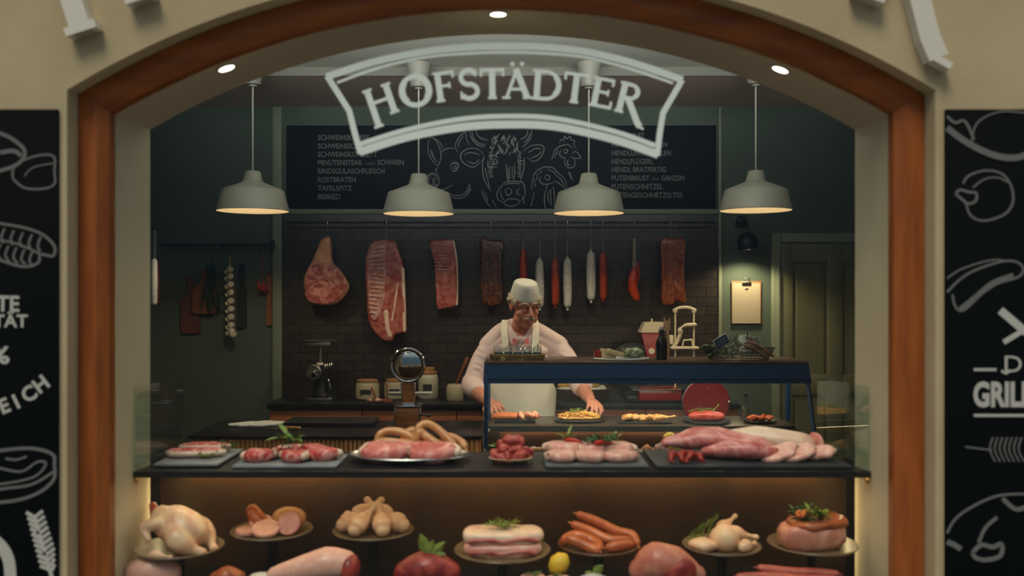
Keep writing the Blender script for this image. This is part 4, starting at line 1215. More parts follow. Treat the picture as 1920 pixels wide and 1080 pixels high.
# ------------------------------------------------------------------ left wall rail, boards, garlic, herbs
YW = ZB
tr = thing('utensil_rail', 'black hook rail on the green wall holding boards, herbs and garlic', 'rail', (0, 0, 0))
z = PZ(459, 6.14)
obj('bar', MB().tube([(PX(300, 6.14), 6.14, z), (PX(509, 6.14), 6.14, z)], .009, 10), M_black, tr)
obj('finial', MB().ball((PX(511, 6.14), 6.14, z), (.016, .014, .038), 2), M_black, tr)
for px in (330, 420, 500):
    obj('bracket', MB().tube([(PX(px, 6.14), 6.14, z), (PX(px, 6.14), 6.195, z)], .008, 8), M_black, tr)
for px in (341, 352, 380, 399, 411, 431, 451, 489, 507):
    x = PX(px, 6.14)
    obj('hook', MB().tube(smooth_path([(x, 6.13, z + .012), (x, 6.124, z), (x, 6.124, z - .045), (x + .004, 6.118, z - .06), (x + .012, 6.112, z - .05), (x + .013, 6.112, z - .042)], 3), .0032, 6), M_black, tr)
def wall_board(px0, px1, py0, py1, m, label, yy, handle=True):
    a = W(px0, py0, yy); b = W(px1, py1, yy)
    w = b.x - a.x; h = a.z - b.z; hh = h if not handle else h * .78
    t = MB()
    out = [(-w / 2 + .012, 0), (w / 2 - .012, 0), (w / 2, .012), (w / 2, hh - .03), (w / 2 - .03, hh)]
    if handle:
        out += [(.02, hh + .01), (.017, h + .055), (-.017, h + .055), (-.02, hh + .01)]
    out += [(-w / 2 + .03, hh), (-w / 2, hh - .03), (-w / 2, .012)]
    hole = [(.006 * math.cos(k * PI / 4), (h + .04 if handle else hh - .025) + .006 * math.sin(k * PI / 4)) for k in range(8)]
    t.prism(out, [hole], -.009, .009)
    return solo('cutting_board', label, 'cutting board', t, m, ((a.x + b.x) / 2, yy, b.z))
wall_board(340, 376, 535, 625, D_boardr, 'tall reddish wooden board hanging lowest on the green wall', 6.185)
wall_board(361, 405, 520, 588, D_board, 'square brown wooden board hanging in front of the reddish one', 6.16)
wall_board(445, 462, 510, 615, mat('black_board', rgb(26, 26, 30), .5), 'narrow black board hanging right of the garlic braid', 6.185)
wall_board(500, 510, 510, 611, D_board, 'thin wooden strip board hanging at the right end of the rail', 6.185, False)
g = MB(); r = random.Random(3)
cz0 = PZ(490, 6.13); x0 = PX(398, 6.13)
for k in range(90):
    t = r.random()
    p = Vector((x0 + r.uniform(-.03, .03) * (1 + 1.2 * t), 6.115 + r.uniform(-.012, .012), cz0 - t * .28))
    leaf_mesh(g, p, Vector((r.uniform(-.6, .6), r.uniform(-.3, .1), -1)), .06, .022)
g.tube([(x0, 6.117, cz0 - .2), (x0, 6.117, cz0 + .075)], .004, 6)
solo('herb_bunch', 'dark green dried herb bunch hanging left of the garlic braid', 'herbs', g, mat('dark_herb', rgb(34, 58, 48), .7), kind=None)
gb = thing('garlic_braid', 'long braid of white garlic bulbs hanging on the green wall', 'garlic braid', (PX(432, 6.13), 6.12, PZ(630, 6.13)))
obj('plaited_stalk', MB().tube([(.0, 0, .02), (0, 0, .46), (0, .004, .535)], [.01, .009, .005], 8), mat('straw_stalk', rgb(150, 130, 90), .8), gb)
ys = [505, 518, 533, 548, 564, 579, 594, 609, 620]
for k, y in enumerate(ys):
    z = PZ(y, 6.13) - PZ(630, 6.13)
    bulb = [(0, -.012), (.014, -.016), (.022, -.008), (.024, .002), (.018, .012), (.007, .019), (.004, .026), (0, .027)]
    obj('garlic_bulb', MB().lathe(bulb, 14, T3(.006 + .002 * k * .5, -.02, z, 0, .9, .2, 1.06)), F_garlic, gb, smooth=80)
    obj('garlic_bulb', MB().lathe(bulb, 14, T3(-.02 + .001 * k, -.014, z - .018, 0, .8, -.9, .68)), F_garlic, gb, smooth=80)
obj('garlic_bulb', MB().lathe(bulb, 14, T3(.026, -.02, .014, 0, .9, .6, 1.06)), F_garlic, gb, smooth=80)
g = MB(); r = random.Random(8)
x0 = PX(493, 6.13); z0 = PZ(532, 6.13)
for k in range(16):
    a = Vector((x0 + r.uniform(-.035, .035), 6.125 + r.uniform(-.01, .01), z0 + r.uniform(-.03, .025)))
    g.tube([a, a + Vector((r.uniform(-.012, .012), 0, -.03))], [.006, .002], 6)
g.tube([(x0, 6.13, z0 + .02), (x0, 6.13, z0 + .19)], .0025, 6)
solo('chili_bunch', 'small bunch of dried red chilies hanging near the right end of the hook rail', 'chilies', g, F_chili)
# solid stand-ins for a reflection of hanging sausages at the far left edge
Z = 5.4
for px, m, r_, la in ((289, F_salw, .020, 'narrow white salami shape standing in for a reflection at the far left edge of the window'), (281, mat('mirrored_maroon', rgb(70, 24, 26), .4), .026, 'dark maroon sausage shape standing in for a reflection behind the far left white salami')):
    z1 = PZ(484, Z); z0 = PZ(573, Z)
    yy = Z if px == 289 else Z + .09
    o = solo('hanging_salami', la, 'salami', MB().tube([(0, 0, r_), (0, 0, (z1 - z0) / 2), (0, 0, z1 - z0 - r_)], [r_ * .9, r_, r_ * .9], 14), m, (PX(px, Z), yy, z0), smooth=80)
    obj('string', MB().tube([(0, 0, z1 - z0 - .005), (0, 0, PZ(428, Z) - z0)], .002, 6), mat('string', rgb(170, 160, 140), .9), o)
hb = MB().tube([(-2.748, 5.4, PZ(428, Z)), (PX(292, Z), 5.4, PZ(428, Z))], .006, 8).tube([(-2.748, 5.49, PZ(428, Z)), (PX(292, Z), 5.49, PZ(428, Z))], .006, 8)
solo('added_bracket', 'black double bracket arm added at the far left to carry the reflected salami shapes', 'bracket', hb, M_black)

# ------------------------------------------------------------------ back counter: grinder, crocks, basket, slicer
def cyl_x(r, L, prof=None):
    return None
t = thing('meat_grinder', 'steel meat grinder with a tall feed tube and tray on the black back counter', 'meat grinder', (PX(601, 5.9), 5.9, BT))
s_ = 5.9 / F
def q(px, py, dy=0.0): return Vector(((px - 601) * s_, dy, (752 - py) * s_))
obj('base_plate', MB().box((0, 0, .011), (52 * s_, .14, .022), .004), M_steel, t)
obj('housing', MB().slab(oval(.068, .055, 24), .022, .05, .01).lathe([(.060, .03), (.05, .08), (.043, .13), (.05, .16), (.05, .21), (.03, .23), (0, .235)], 24, T3(.0, 0, 0)), mat('grinder_dark', rgb(60, 58, 58), .3, .8), t)
obj('side_strut', MB().tube(smooth_path([q(620, 745, -.05), q(622, 728, -.05), q(618, 712, -.04)], 4), .006, 8), M_chrome, t)
R = Matrix.Translation(q(593, 698, -.07)) @ Matrix.Rotation(PI / 2, 4, 'X')
hd = obj('grinding_head', MB().lathe([(0, -.09), (.046, -.09), (.05, -.02), (.05, .012), (.044, .018), (.036, .018), (.034, .012), (0, .012)], 28, R), M_steel, t)
obj('outlet_plate', MB().lathe([(0, .013), (.031, .013), (.031, .016), (.012, .018), (.01, .026), (0, .028)], 24, R), M_chrome, hd)
obj('gear_rings', merge(*[MB().lathe([(.036, 0), (.044 - k * .001, .004), (.044 - k * .001, .010), (.036, .013)], 24, Matrix.Translation(q(610 + k * 4, 692 - k, 0)) @ Matrix.Rotation(PI / 2, 4, 'Y')) for k in range(4)]), M_steel, t)
obj('collar', MB().lathe([(.0, 0), (.024, 0), (.022, .03), (0, .03)], 20, Matrix.Translation(q(600, 690))), D_cream, t)
obj('feed_tube', MB().lathe([(0, 0), (.017, 0), (.017, .115), (0, .115)], 20, Matrix.Translation(q(600, 686))), M_steel, t)
obj('feed_tray', MB().box((0, 0, 0), (.19, .15, .004)).box((0, -.073, -.014), (.19, .003, .03)).box((0, .073, -.014), (.19, .003, .03)).box((-.094, 0, -.014), (.003, .15, .03)).box((.094, 0, -.014), (.003, .15, .03)) if False else
    MB().box((0, 0, -.02), (.172, .12, .036), .008).box((.01, 0, .003), (.2, .14, .004), .001), M_steel, t).location = q(599, 641)
def crock(px, py0, w, h, label, m, Zc=5.95, lid=True, lidm=D_cork, lab=True, round_=.12):
    x = PX(px, Zc); r = w * Zc / F / 2; H_ = h * Zc / F
    t = thing('storage_crock', label, 'storage jar', (x, Zc, BT))
    obj('jar_body', MB().lathe([(0, 0), (r * .9, 0), (r, .01), (r, H_ * .72), (r * .93, H_ * .82), (r * .84, H_ * .85), (r * .84, H_ * .88), (0, H_ * .88)], 32), m, t)
    if lid:
        obj('lid', MB().lathe([(0, H_ * .88), (r * .9, H_ * .88), (r * .9, H_ * .96), (r * .4, H_), (0, H_)], 28), lidm, t)
    if lab:
        obj('label', MB().box((0, -r - .0006, H_ * .42), (r * .9, .003, H_ * .22)), D_label, t)
    return t
crock(689, 750, 44, 38, 'low round stoneware crock with a dark label, left of the two small crocks', D_stone)
crock(742, 750, 42, 38, 'low round stoneware crock half behind the chrome scale', D_stone, Zc=5.98)
x = PX(803, 6.0)
t = crock(803, 750, 37, 53, 'tall pale stoneware jar with a cork top standing behind the chrome scale', mat('pale_stoneware', rgb(178, 172, 150), .45), Zc=6.0)
obj('lid_knob', MB().box((.0, 0, .196), (.085, .05, .02), .006), D_cork, t)
t = crock(853, 753, 32, 34, 'small cream stoneware utensil pot left of the man\'s elbow', mat('cream_stoneware', rgb(176, 166, 140), .5), Zc=5.9, lid=False, lab=False)
x = PX(868, 5.9)
solo('wooden_pestle', 'wooden pestle leaning out of the small cream pot toward the man', 'pestle', MB().tube([(PX(856, 5.9), 5.9, BT + .112), (PX(866, 5.88), 5.88, BT + .19), (PX(876, 5.88), 5.88, BT + .27)], [.009, .009, .014], 10), D_board)
solo('wooden_rack', 'small wooden stand with two upright prongs between the low crocks', 'rack', MB().box((0, 0, .01), (.13, .07, .02), .004).box((-.03, -.01, .065), (.011, .02, .10), .002, T3(0, 0, 0, 0, 0, -.35)).box((.03, -.01, .07), (.009, .02, .11), .002, T3(0, 0, 0, 0, 0, .02)), D_board, (PX(717, 5.8), 5.79, BT))
for k, (px, la) in enumerate(((694, 'pink shallot lying left of the wooden stand on the back counter'), (703, 'pink shallot lying against the wooden stand on the back counter'))):
    solo('shallot', la, 'shallot', MB().lathe([(0, 0), (.011, .004), (.017, .014), (.013, .028), (.004, .038), (0, .042)], 14, T3(0, 0, 0.0155, 0, 1.45, 0)), F_onion, (PX(px, 5.745) - (.0 if k else .01), 5.75 + k * .0, BT + .001), (0, 0, .5 + k), 'pink shallots on the back counter', 80)
# basket of bread behind the man
bk = thing('bread_basket', 'low dark wicker basket behind the man\'s right forearm', 'basket', (PX(1090, 5.95), 5.95, BT))
bw = MB()
for k in range(7):
    z = .006 + k * .0105; s2 = 1 + .022 * k
    bw.tube([(a * s2, b * s2, z) for a, b in oval(.17, .10, 36, sq=.8)], .0062, 6, closed=True)
for a, b in oval(.17, .10, 26, sq=.8):
    bw.tube([(a, b, .002), (a * 1.14, b * 1.14, .074)], .004, 6)
bw.slab(oval(.165, .096, 28, sq=.8), .001, .008, .002)
obj('woven_body', bw, D_wick, bk)
obj('cloth_liner', MB().slab(oval(.165, .1, 28, .05, 2, sq=.8), .014, .082, .02, amp=.012, freq=18, seed=2), D_cloth, bk, smooth=70)
for k, (dx, dy, rz_, la) in enumerate(((-.09, 0, .4, 'corn cob at the left end of the wicker basket'), (.0, .02, -.3, 'corn cob in the middle of the wicker basket'), (.085, -.01, .9, 'corn cob at the right end of the wicker basket'))):
    o = solo('corn_cob', la, 'corn cob', MB().tube([(-.06, 0, 0), (-.03, 0, 0), (.03, 0, 0), (.06, 0, 0)], [.012, .019, .018, .008], 12), mat('corn', rgb(214, 168, 84), .5, bump=.8, bscale=90), (PX(1090, 5.95) + dx, 5.95 + dy, BT + .100), (0, -.1, rz_), 'corn cobs in the basket', 80)
    hk = MB()
    for j in range(6):
        leaf_mesh(hk, Vector((.05, 0, 0)), Vector((1, R_.uniform(-.9, .9), R_.uniform(-.3, .5))), .07, .014)
    obj('husk', hk, mat('corn_husk', rgb(196, 178, 118), .7), o)
# red flywheel slicer
sl_ = thing('meat_slicer', 'red and cream flywheel meat slicer on the back counter behind the glass case', 'meat slicer', (PX(1260, 5.9), 5.93, BT))
def sp(px, py, Z=5.93): return Vector((PX(px, Z) - PX(1260, 5.9), Z - 5.93, PZ(py, Z) - BT))
obj('base', MB().box((-.08, 0, .021), (.46, .30, .04), .008).box((.02, .05, .06), (.3, .16, .05), .01), mat('slicer_black', rgb(24, 26, 28), .3), sl_)
obj('red_tray', MB().box(sp(1234, 738, 5.80), (.27, .18, .075), .012), D_red, sl_)
obj('tray_rim', MB().box(sp(1228, 728, 5.80), (.31, .20, .006), .002), M_steel, sl_)
fwm = Matrix.Translation(sp(1324, 755, 5.675)) @ Matrix.Rotation(PI / 2, 4, 'X')
fw_ = obj('flywheel', MB().lathe([(0, -.012), (.142, -.012), (.147, -.004), (.147, .006), (.142, .012), (.12, .008), (.03, .008), (.028, .02), (0, .022)], 56, fwm), D_red, sl_)
obj('rim_ring', MB().tube([fwm @ Vector((.1475 * math.cos(a), .1475 * math.sin(a), .0)) for a in [2 * PI * i / 56 for i in range(56)]], .0035, 6, closed=True), M_steel, fw_)
obj('crank_handle', MB().tube([fwm @ Vector((.132, .01, .01)), fwm @ Vector((.132, .01, .055))], .011, 12), M_chrome, fw_)
obj('wheel_bolt', MB().tube([fwm @ Vector((.012, .09, .006)), fwm @ Vector((.012, .09, .012))], .006, 12), M_chrome, fw_)
obj('axle', MB().tube([sp(1324, 747, 5.69), sp(1324, 745, 5.86)], .014, 12), M_steel, sl_)
rb_ = MB()
a = sp(1203, 672, 5.93); b = sp(1236, 624, 5.93)
vs_ = []
for yy in (-.06, .06):
    for px, py in ((1213, 674), (1228, 674), (1236, 622), (1200, 622)):
        v = sp(px, py); vs_.append((v.x, yy, v.z))
rb_.add(vs_, [(0, 1, 2, 3), (7, 6, 5, 4), (0, 4, 5, 1), (1, 5, 6, 2), (2, 6, 7, 3), (3, 7, 4, 0)])
obj('red_housing', rb_, D_red, sl_)
cp = MB(); vs_ = []
for yy in (-.065, .065):
    for px, py in ((1198, 622.5), (1238, 622.5), (1242, 604), (1207, 604)):
        v = sp(px, py); vs_.append((v.x, yy, v.z))
cp.add(vs_, [(0, 1, 2, 3), (7, 6, 5, 4), (0, 4, 5, 1), (1, 5, 6, 2), (2, 6, 7, 3), (3, 7, 4, 0)])
v = sp(1222, 603); cp.tube([v, v + Vector((0, 0, .014))], .006, 8)
obj('cream_cap', cp, D_cream, sl_)
obj('column', MB().box(sp(1224, 700), (.08, .09, .21), .006), mat('slicer_black', rgb(24, 26, 28), .3), sl_)
obj('round_badge', MB().lathe([(0, 0), (.02, 0), (.02, .006), (0, .006)], 24, Matrix.Translation(sp(1219, 657) + Vector((0, -.061, 0))) @ RX90), D_cream, sl_)
bm_ = Matrix.Translation(sp(1185, 674) + Vector((0, .02, -.04))) @ RX90
obj('blade', MB().lathe([(0, -.006), (.15, -.003), (.152, 0), (.15, .003), (.05, .008), (0, .01)], 56, bm_), mat('slicer_black', rgb(24, 26, 28), .3), sl_)
fr_ = MB()
for px in (1266, 1301):
    fr_.tube([sp(px, 672, 5.85), sp(px, 585, 5.85)], .0055, 10)
    fr_.box(sp(px, 583, 5.85), (.024, .02, .028), .004)
    fr_.tube([sp(px, 672, 5.85), sp(px, 735, 5.85)], .0055, 10)
fr_.tube(smooth_path([sp(1264, 582, 5.85), sp(1275, 577, 5.85), sp(1292, 577, 5.85), sp(1303, 582, 5.85)], 4), .011, 10)
fr_.box(sp(1283, 652, 5.85), (.18, .06, .016), .004)
fr_.tube(smooth_path([sp(1262, 650, 5.84), sp(1270, 640, 5.84), sp(1277, 622, 5.83)], 4), .012, 10)
fr_.tube(smooth_path([sp(1276, 616, 5.83), sp(1285, 610, 5.83), sp(1303, 609, 5.83)], 4), [.008] * 4 + [.013] * 4 + [.012], 10)
fr_.ball(sp(1275, 620, 5.83), (.016, .016, .022), 2)
fr_.tube([sp(1280, 648, 5.83), sp(1282, 638, 5.83), sp(1297, 637, 5.83), sp(1299, 648, 5.83)], .006, 8)
fr_.box(sp(1258, 637, 5.85), (.03, .05, .06), .006)
obj('carriage_frame', fr_, D_cream, sl_, smooth=60)

# ------------------------------------------------------------------ on the case top
GT = gt
def on_case(px, Z=4.62): return (PX(px, Z), Z, GT)
jt = thing('straw_tray', 'long shallow straw tray holding glass jars on the case, in front of the man\'s chest', 'tray', on_case(970))
o2 = oval(.136, .048, 40, sq=.45)
tb = MB().slab(o2, .0, .008, .002)
for k in range(4):
    tb.tube([(a * (1 + .012 * k), b * (1 + .03 * k), .008 + k * .006) for a, b in o2], .0036, 6, closed=True)
obj('woven_tray', tb, D_straw, jt)
for dx in (-.073, .018):
    obj('paper_tag', MB().box((dx, -.058, .004), (.025, .0015, .026), 0, T3(0, 0, .006, 0, .25, .15)), mat('tag_paper', rgb(190, 170, 110), .8), jt)
jl = ['round glass clip jar at the left end of the straw tray', 'round glass clip jar second from the left in the straw tray', 'round glass clip jar third from the left in the straw tray', 'round glass clip jar fourth from the left in the straw tray', 'round glass clip jar at the right end of the straw tray']
proto = None
for k in range(5):
    x = PX(935 + k * 18.0, 4.62)
    if proto is None:
        proto = thing('clip_jar', jl[0], 'glass jar', (x, 4.62, GT + .0085), 0, 'glass jars in the straw tray')
        obj('jar_body', MB().lathe([(0, 0), (.019, 0), (.0225, .006), (.0225, .040), (.019, .046), (.019, .050), (.017, .050), (.017, .046), (.0205, .039), (.0205, .007), (0, .003)], 24), M_jar, proto)
        obj('glass_lid', MB().lathe([(0, .052), (.020, .052), (.020, .057), (.012, .061), (0, .061)], 24), M_jar, proto)
        obj('wire_clip', MB().tube([(-.0235, 0, .03), (-.0235, 0, .055), (-.012, 0, .0635), (.012, 0, .0635), (.0235, 0, .055), (.0235, 0, .03)], .0012, 6).tube([(.0235 * math.cos(a), .0235 * math.sin(a), .047) for a in [2 * PI * i / 20 for i in range(20)]], .001, 5, closed=True).tube([(0, -.024, .052), (.004, -.03, .03)], .0012, 5), M_chrome, proto)
        obj('contents', MB().lathe([(0, .008), (.019, .008), (.019, .030), (0, .032)], 20), mat('jar_contents', rgb(120, 130, 120), .6, c2=rgb(70, 90, 100), scale=60), proto)
    else:
        c_ = copy_tree(proto); c_.location = (x, 4.62 + (.006 if k % 2 else -.004), GT + .0085); c_['label'] = jl[k]; c_.rotation_euler.z = k * .9
# cheese platter
pt = solo('cheese_platter', 'flat white oval platter with cheese and a glass bowl on the case top', 'platter', MB().slab(oval(.142, .09, 40), .002, .010, .003).slab(oval(.1, .06, 30), 0, .003, .001), D_cer, on_case(1165))
def wedge(w, d, h, m=None):
    g = MB(); g.add([(-w / 2, -d / 2, 0), (w / 2, -d / 2, 0), (-w / 2, d / 2, 0), (-w / 2, -d / 2, h), (w / 2, -d / 2, h * .8), (-w / 2, d / 2, h)], [(2, 1, 0), (3, 4, 5), (0, 1, 4, 3), (1, 2, 5, 4), (2, 0, 3, 5)])
    return g
solo('cheese_wedge', 'pale cheese wedge with a red rind at the left of the white platter', 'cheese', wedge(.06, .07, .048), F_cheese, (PX(1140, 4.6), 4.60, GT + .0105), (0, 0, .2))
solo('cheese_wedge', 'long pale cheese wedge lying across the middle of the white platter', 'cheese', MB().box((0, 0, .014), (.085, .03, .026), .004, T3(0, 0, 0, .2, 0, .26)), mat('cheese_slice', rgb(206, 188, 140), .5), (PX(1152, 4.56), 4.565, GT + .024))
solo('cheese_rind_piece', 'dark red waxed cheese piece at the left end of the white platter', 'cheese', MB().box((0, 0, .018), (.03, .05, .036), .005), D_red, (PX(1122, 4.62), 4.635, GT + .0105), (0, 0, .4))
gb_ = thing('glass_bowl', 'clear glass bowl of white cubes on the white platter', 'bowl', (PX(1187, 4.62), 4.62, GT + .0105))
obj('bowl', MB().lathe([(0, 0), (.052, 0), (.056, .004), (.056, .054), (.053, .054), (.053, .007), (0, .005)], 32), M_jar, gb_)
cu = MB(); r = random.Random(5)
for k in range(60):
    a = r.uniform(0, 2 * PI); q_ = .044 * math.sqrt(r.random())
    cu.box((0, 0, 0), (.013, .013, .013), .002, T3(q_ * math.cos(a), q_ * math.sin(a), r.uniform(.014, .042), r.uniform(0, 3), r.uniform(0, 3)), seg=1)
tag(obj('cheese_cubes', cu, mat('feta', rgb(216, 214, 196), .6, c2=rgb(170, 180, 130), scale=60), loc=(PX(1187, 4.62), 4.62, GT + .0105)), 'white cheese cubes filling the clear glass bowl', 'cheese', kind='stuff')
# bottle and wooden spoon
bt = thing('oil_bottle', 'dark glass bottle with a swing stopper on the case, left of the slicer frame', 'bottle', on_case(1240))
obj('bottle_body', MB().lathe([(0, 0), (.026, 0), (.029, .004), (.029, .075), (.024, .10), (.012, .12), (.011, .145), (.013, .15), (.0, .152)], 28), mat('dark_bottle', rgb(26, 24, 20), .12), bt)
obj('stopper', MB().lathe([(0, .152), (.008, .152), (.009, .162), (.005, .17), (0, .17)], 16), D_cer, bt)
obj('wire_bail', MB().tube([(-.012, 0, .13), (-.018, -.004, .15), (0, -.006, .168), (.018, -.004, .15), (.012, 0, .13)], .0012, 6), M_chrome, bt)
solo('wooden_fork', 'tall wooden serving fork standing behind the case against the slicer frame', 'serving fork', MB().tube([(0, 0, 0), (0.002, 0, .09), (-.004, 0, .145)], [.005, .006, .007], 8).box((-.006, 0, .172), (.034, .006, .05), .003).box((-.020, 0, .20), (.006, .006, .022), .001).box((.006, 0, .20), (.006, .006, .022), .001), mat('pale_wood', rgb(190, 150, 104), .6), (PX(1253, 4.60), 4.60, GT))
def crumple(w, h, n=14):
    g = MB(); vs_ = []
    for side in (0, .0025):
        for j in range(n):
            for i in range(n):
                x = w * (i / (n - 1) - .5); z = h * (j / (n - 1) - .5)
                d = .018 * noise.noise(Vector((x * 22, z * 22, 3))) + .012 * noise.noise(Vector((x * 60, z * 60, 8)))
                k = 1 + .12 * noise.noise(Vector((x * 40, z * 30, 1)))
                vs_.append((x * k, side + d + .25 * abs(x) * 1.0, z * k))
    fs = []
    m = n * n
    for j in range(n - 1):
        for i in range(n - 1):
            a = j * n + i
            fs += [(a, a + 1, a + n + 1, a + n), (m + a + n, m + a + n + 1, m + a + 1, m + a)]
    for i in range(n - 1):
        for a, b in ((i, i + 1), ((n - 1) * n + i + 1, (n - 1) * n + i), ((i + 1) * n, i * n), (i * n + n - 1, (i + 1) * n + n - 1)):
            fs.append((b, a, m + a, m + b))
    return g.add(vs_, fs)
# wire basket with herbs, sign, paper
wb = thing('wire_basket', 'black wire basket full of herbs and wrapped sausages at the right of the case top', 'basket', on_case(1384))
wm = MB()
for k, (sc2, z) in enumerate(((.8, .003), (.88, .022), (.95, .042), (1, .062))):
    wm.tube([(a * sc2, b * sc2, z) for a, b in oval(.18, .09, 40, sq=.6)], .0022, 6, closed=True)
for a, b in oval(.18, .09, 44, sq=.6):
    wm.tube([(a * .8, b * .8, .003), (a, b, .062)], .0014, 5)
obj('wire_body', wm, M_black, wb)
hg = MB(); r = random.Random(12)
for k in range(190):
    p = Vector((PX(1384, 4.62) + r.uniform(-.13, .12), 4.62 + r.uniform(-.06, .05), GT + .02 + r.uniform(0, .075)))
    leaf_mesh(hg, p, Vector((r.uniform(-1, 1), r.uniform(-.8, .3), r.uniform(-.1, .9))), r.uniform(.03, .06), .007)
for k in range(10):
    p = Vector((PX(1384, 4.62) + r.uniform(-.1, .1), 4.62, GT + .03))
    hg.tube([p, p + Vector((r.uniform(-.08, .08), r.uniform(-.05, .03), r.uniform(.05, .11)))], .0016, 5)
tag(obj('rosemary_sprigs', hg, mat('grey_green_herb', rgb(84, 110, 82), .7, c2=rgb(116, 136, 98), scale=20)), 'grey-green rosemary sprigs heaped in the black wire basket', 'herbs', kind='stuff')
sg = MB(); r = random.Random(2)
for k in range(16):
    p = Vector((PX(1345, 4.6) + r.uniform(-.05, .02), 4.58 + r.uniform(-.03, .03), GT + .045 + r.uniform(-.01, .03)))
    leaf_mesh(sg, p, Vector((-1, r.uniform(-.6, .3), r.uniform(-.3, .4))), r.uniform(.045, .07), .024)
solo('sage_bunch', 'broad-leaved sage spilling over the left side of the wire basket', 'herbs', sg, F_sage)
ss = thing('price_sign', 'small dark blue sign with a white border stuck in the basket of herbs', 'sign', W(1353, 640, 4.55) - Vector((0, 0, .0)), 0)
Rm = Matrix.Rotation(-.55, 4, 'Y')
obj('sign_plate', MB().box((0, .002, 0), (.078, .004, .052), .002, Rm), D_paper, ss)
obj('sign_face', MB().box((0, -.0008, 0), (.070, .002, .044), 0, Rm), mat('sign_navy', rgb(24, 44, 76), .6), ss)
for k in range(2):
    tm = MB()
    tm.ribbon([(-.026 + i * .0022, .007 - k * .015 + (.0035 if i % 2 else -.0025) * (1.2 - .5 * ((i * 7 + k) % 3) / 3)) for i in range(24)], .0012, -.0024, .0005)
    n_ = MB(); n_.add(tm.v, tm.f, Rm)
    obj('sign_writing', n_, D_paper, ss, smooth=0)
obj('stake', MB().tube([(0, .004, -.01), (.01, .012, -.07)], .002, 6), mat('pale_wood', rgb(190, 150, 104), .6), ss)
solo('paper_wrap', 'crumpled white paper wrap standing in the right of the wire basket', 'paper wrap', crumple(.115, .10), D_paper, W(1408, 648, 4.6), (-.15, .12, 0), smooth=30)
for k, (x0, y0, x1, y1, la) in enumerate(((1402, 640, 1450, 668, 'upper thin dried sausage sticking out to the right of the paper wrap'), (1396, 648, 1440, 672, 'lower thin dried sausage sticking out to the right of the paper wrap'))):
    a = W(x0, y0, 4.54); b = W(x1, y1, 4.53)
    sausage([(0, 0, 0), (b - a) * .5 + Vector((0, 0, .008)), (b - a)], .008, meat('dry_sausage', (120, 70, 50), (150, 104, 80), 30), 'dried_sausage', la, 'sausage', a, group='dried sausages in the wire basket')
# ------------------------------------------------------------------ plates on the case shelf
US = .9975
def shelf(px, Z=4.74): return Vector((PX(px, Z), Z, US))
d1 = solo('serving_board', 'black rectangular board of sausages and bacon by the man\'s left hand', 'serving board', MB().box((0, 0, .006), (.215, .13, .012), .003), D_dark, shelf(965, 4.77))
for k, (dy, la) in enumerate(((-.035, 'front orange sausage of three on the black rectangular board'), (0, 'middle orange sausage of three on the black rectangular board'), (.035, 'rear orange sausage of three on the black rectangular board'))):
    sausage([(-.055, 0, 0), (0, .003, .002), (.055, 0, 0)], .0155, meat('orange_sausage', (214, 120, 66), (196, 96, 50), 20), 'sausage', la, 'sausage', shelf(949, 4.77) + Vector((0, dy, .0275)), group='orange sausages on the black board')
for k in range(3):
    la = ['leftmost bacon roll piled on the black board beside the sausages', 'middle bacon roll piled on the black board beside the sausages', 'rightmost bacon roll piled on the black board beside the sausages'][k]
    solo('bacon_roll', la, 'bacon', MB().ball((0, 0, .022), (.021, .034, .024), 3, .012, 50, k), meat('bacon', (190, 60, 44), (232, 190, 150), 40, lo=.4, hi=.55), shelf(978 + k * 11, 4.74) + Vector((0, 0, .012)), (0, 0, k * .8), 'bacon rolls on the black board', 60)
d2 = solo('serving_dish', 'long black oval dish of golden noodles by the man\'s right hand', 'dish', MB().slab(oval(.135, .075, 40), .004, .014, .004).slab(oval(.09, .05, 32), 0, .005, .002), D_dark, shelf(1086, 4.76))
nm = MB(); r = random.Random(9)
nm.slab(oval(.112, .058, 30), .0, .018, .01, amp=.004)
for k in range(130):
    a = r.uniform(0, 2 * PI); q_ = math.sqrt(r.random()) * .95
    p = Vector((.108 * q_ * math.cos(a), .055 * q_ * math.sin(a), .016 + .018 * (1 - q_ * q_)))
    d = Vector((r.uniform(-1, 1), r.uniform(-1, 1), r.uniform(-.2, .4))).normalized()
    nm.tube([p - d * .014, p + Vector((0, 0, .004)), p + d * .014], .0034, 6)
tag(obj('golden_noodles', nm, F_noodle, loc=shelf(1086, 4.76) + Vector((0, 0, .0145))), 'golden noodles heaped on the long black oval dish', 'noodles', kind='stuff')
solo('herb_garnish', 'light green herb scatter on top of the golden noodles', 'herbs', sprig(60, .08, .016, .005, 3, .02, 9), F_dill, shelf(1083, 4.76) + Vector((0, 0, .046)))
d3 = solo('slate_plate', 'thin grey slate plate of chicken skewers on the case shelf', 'plate', MB().box((0, 0, .004), (.275, .12, .007), .002), D_slate, shelf(1208, 4.74))
for k in range(5):
    la = ['leftmost', 'second from left', 'middle', 'second from right', 'rightmost'][k] + ' golden grilled chicken piece on the thin slate plate'
    o = solo('grilled_chicken', la, 'chicken', MB().ball((0, 0, .017), (.026, .036, .019), 3, .016, 34, k + 20), meat('golden_chicken', (214, 150, 76), (232, 190, 120), 30), shelf(1177 + k * 14, 4.74) + Vector((0, 0, .0075)), (0, 0, k * .7), 'grilled chicken pieces on the slate plate', 60)
o = solo('chicken_drumstick', 'golden drumstick pointing right at the end of the slate plate', 'chicken', leg_piece(.1, .019, 0), meat('golden_chicken', (214, 150, 76), (232, 190, 120), 30), shelf(1228, 4.70) + Vector((0, -.03, .028)), (0, -.12, .1), None, 80)
d4 = solo('round_plate', 'black round plate with a long red roast on the case shelf', 'plate', plate(.125, .012), D_dark, shelf(1325, 4.745))
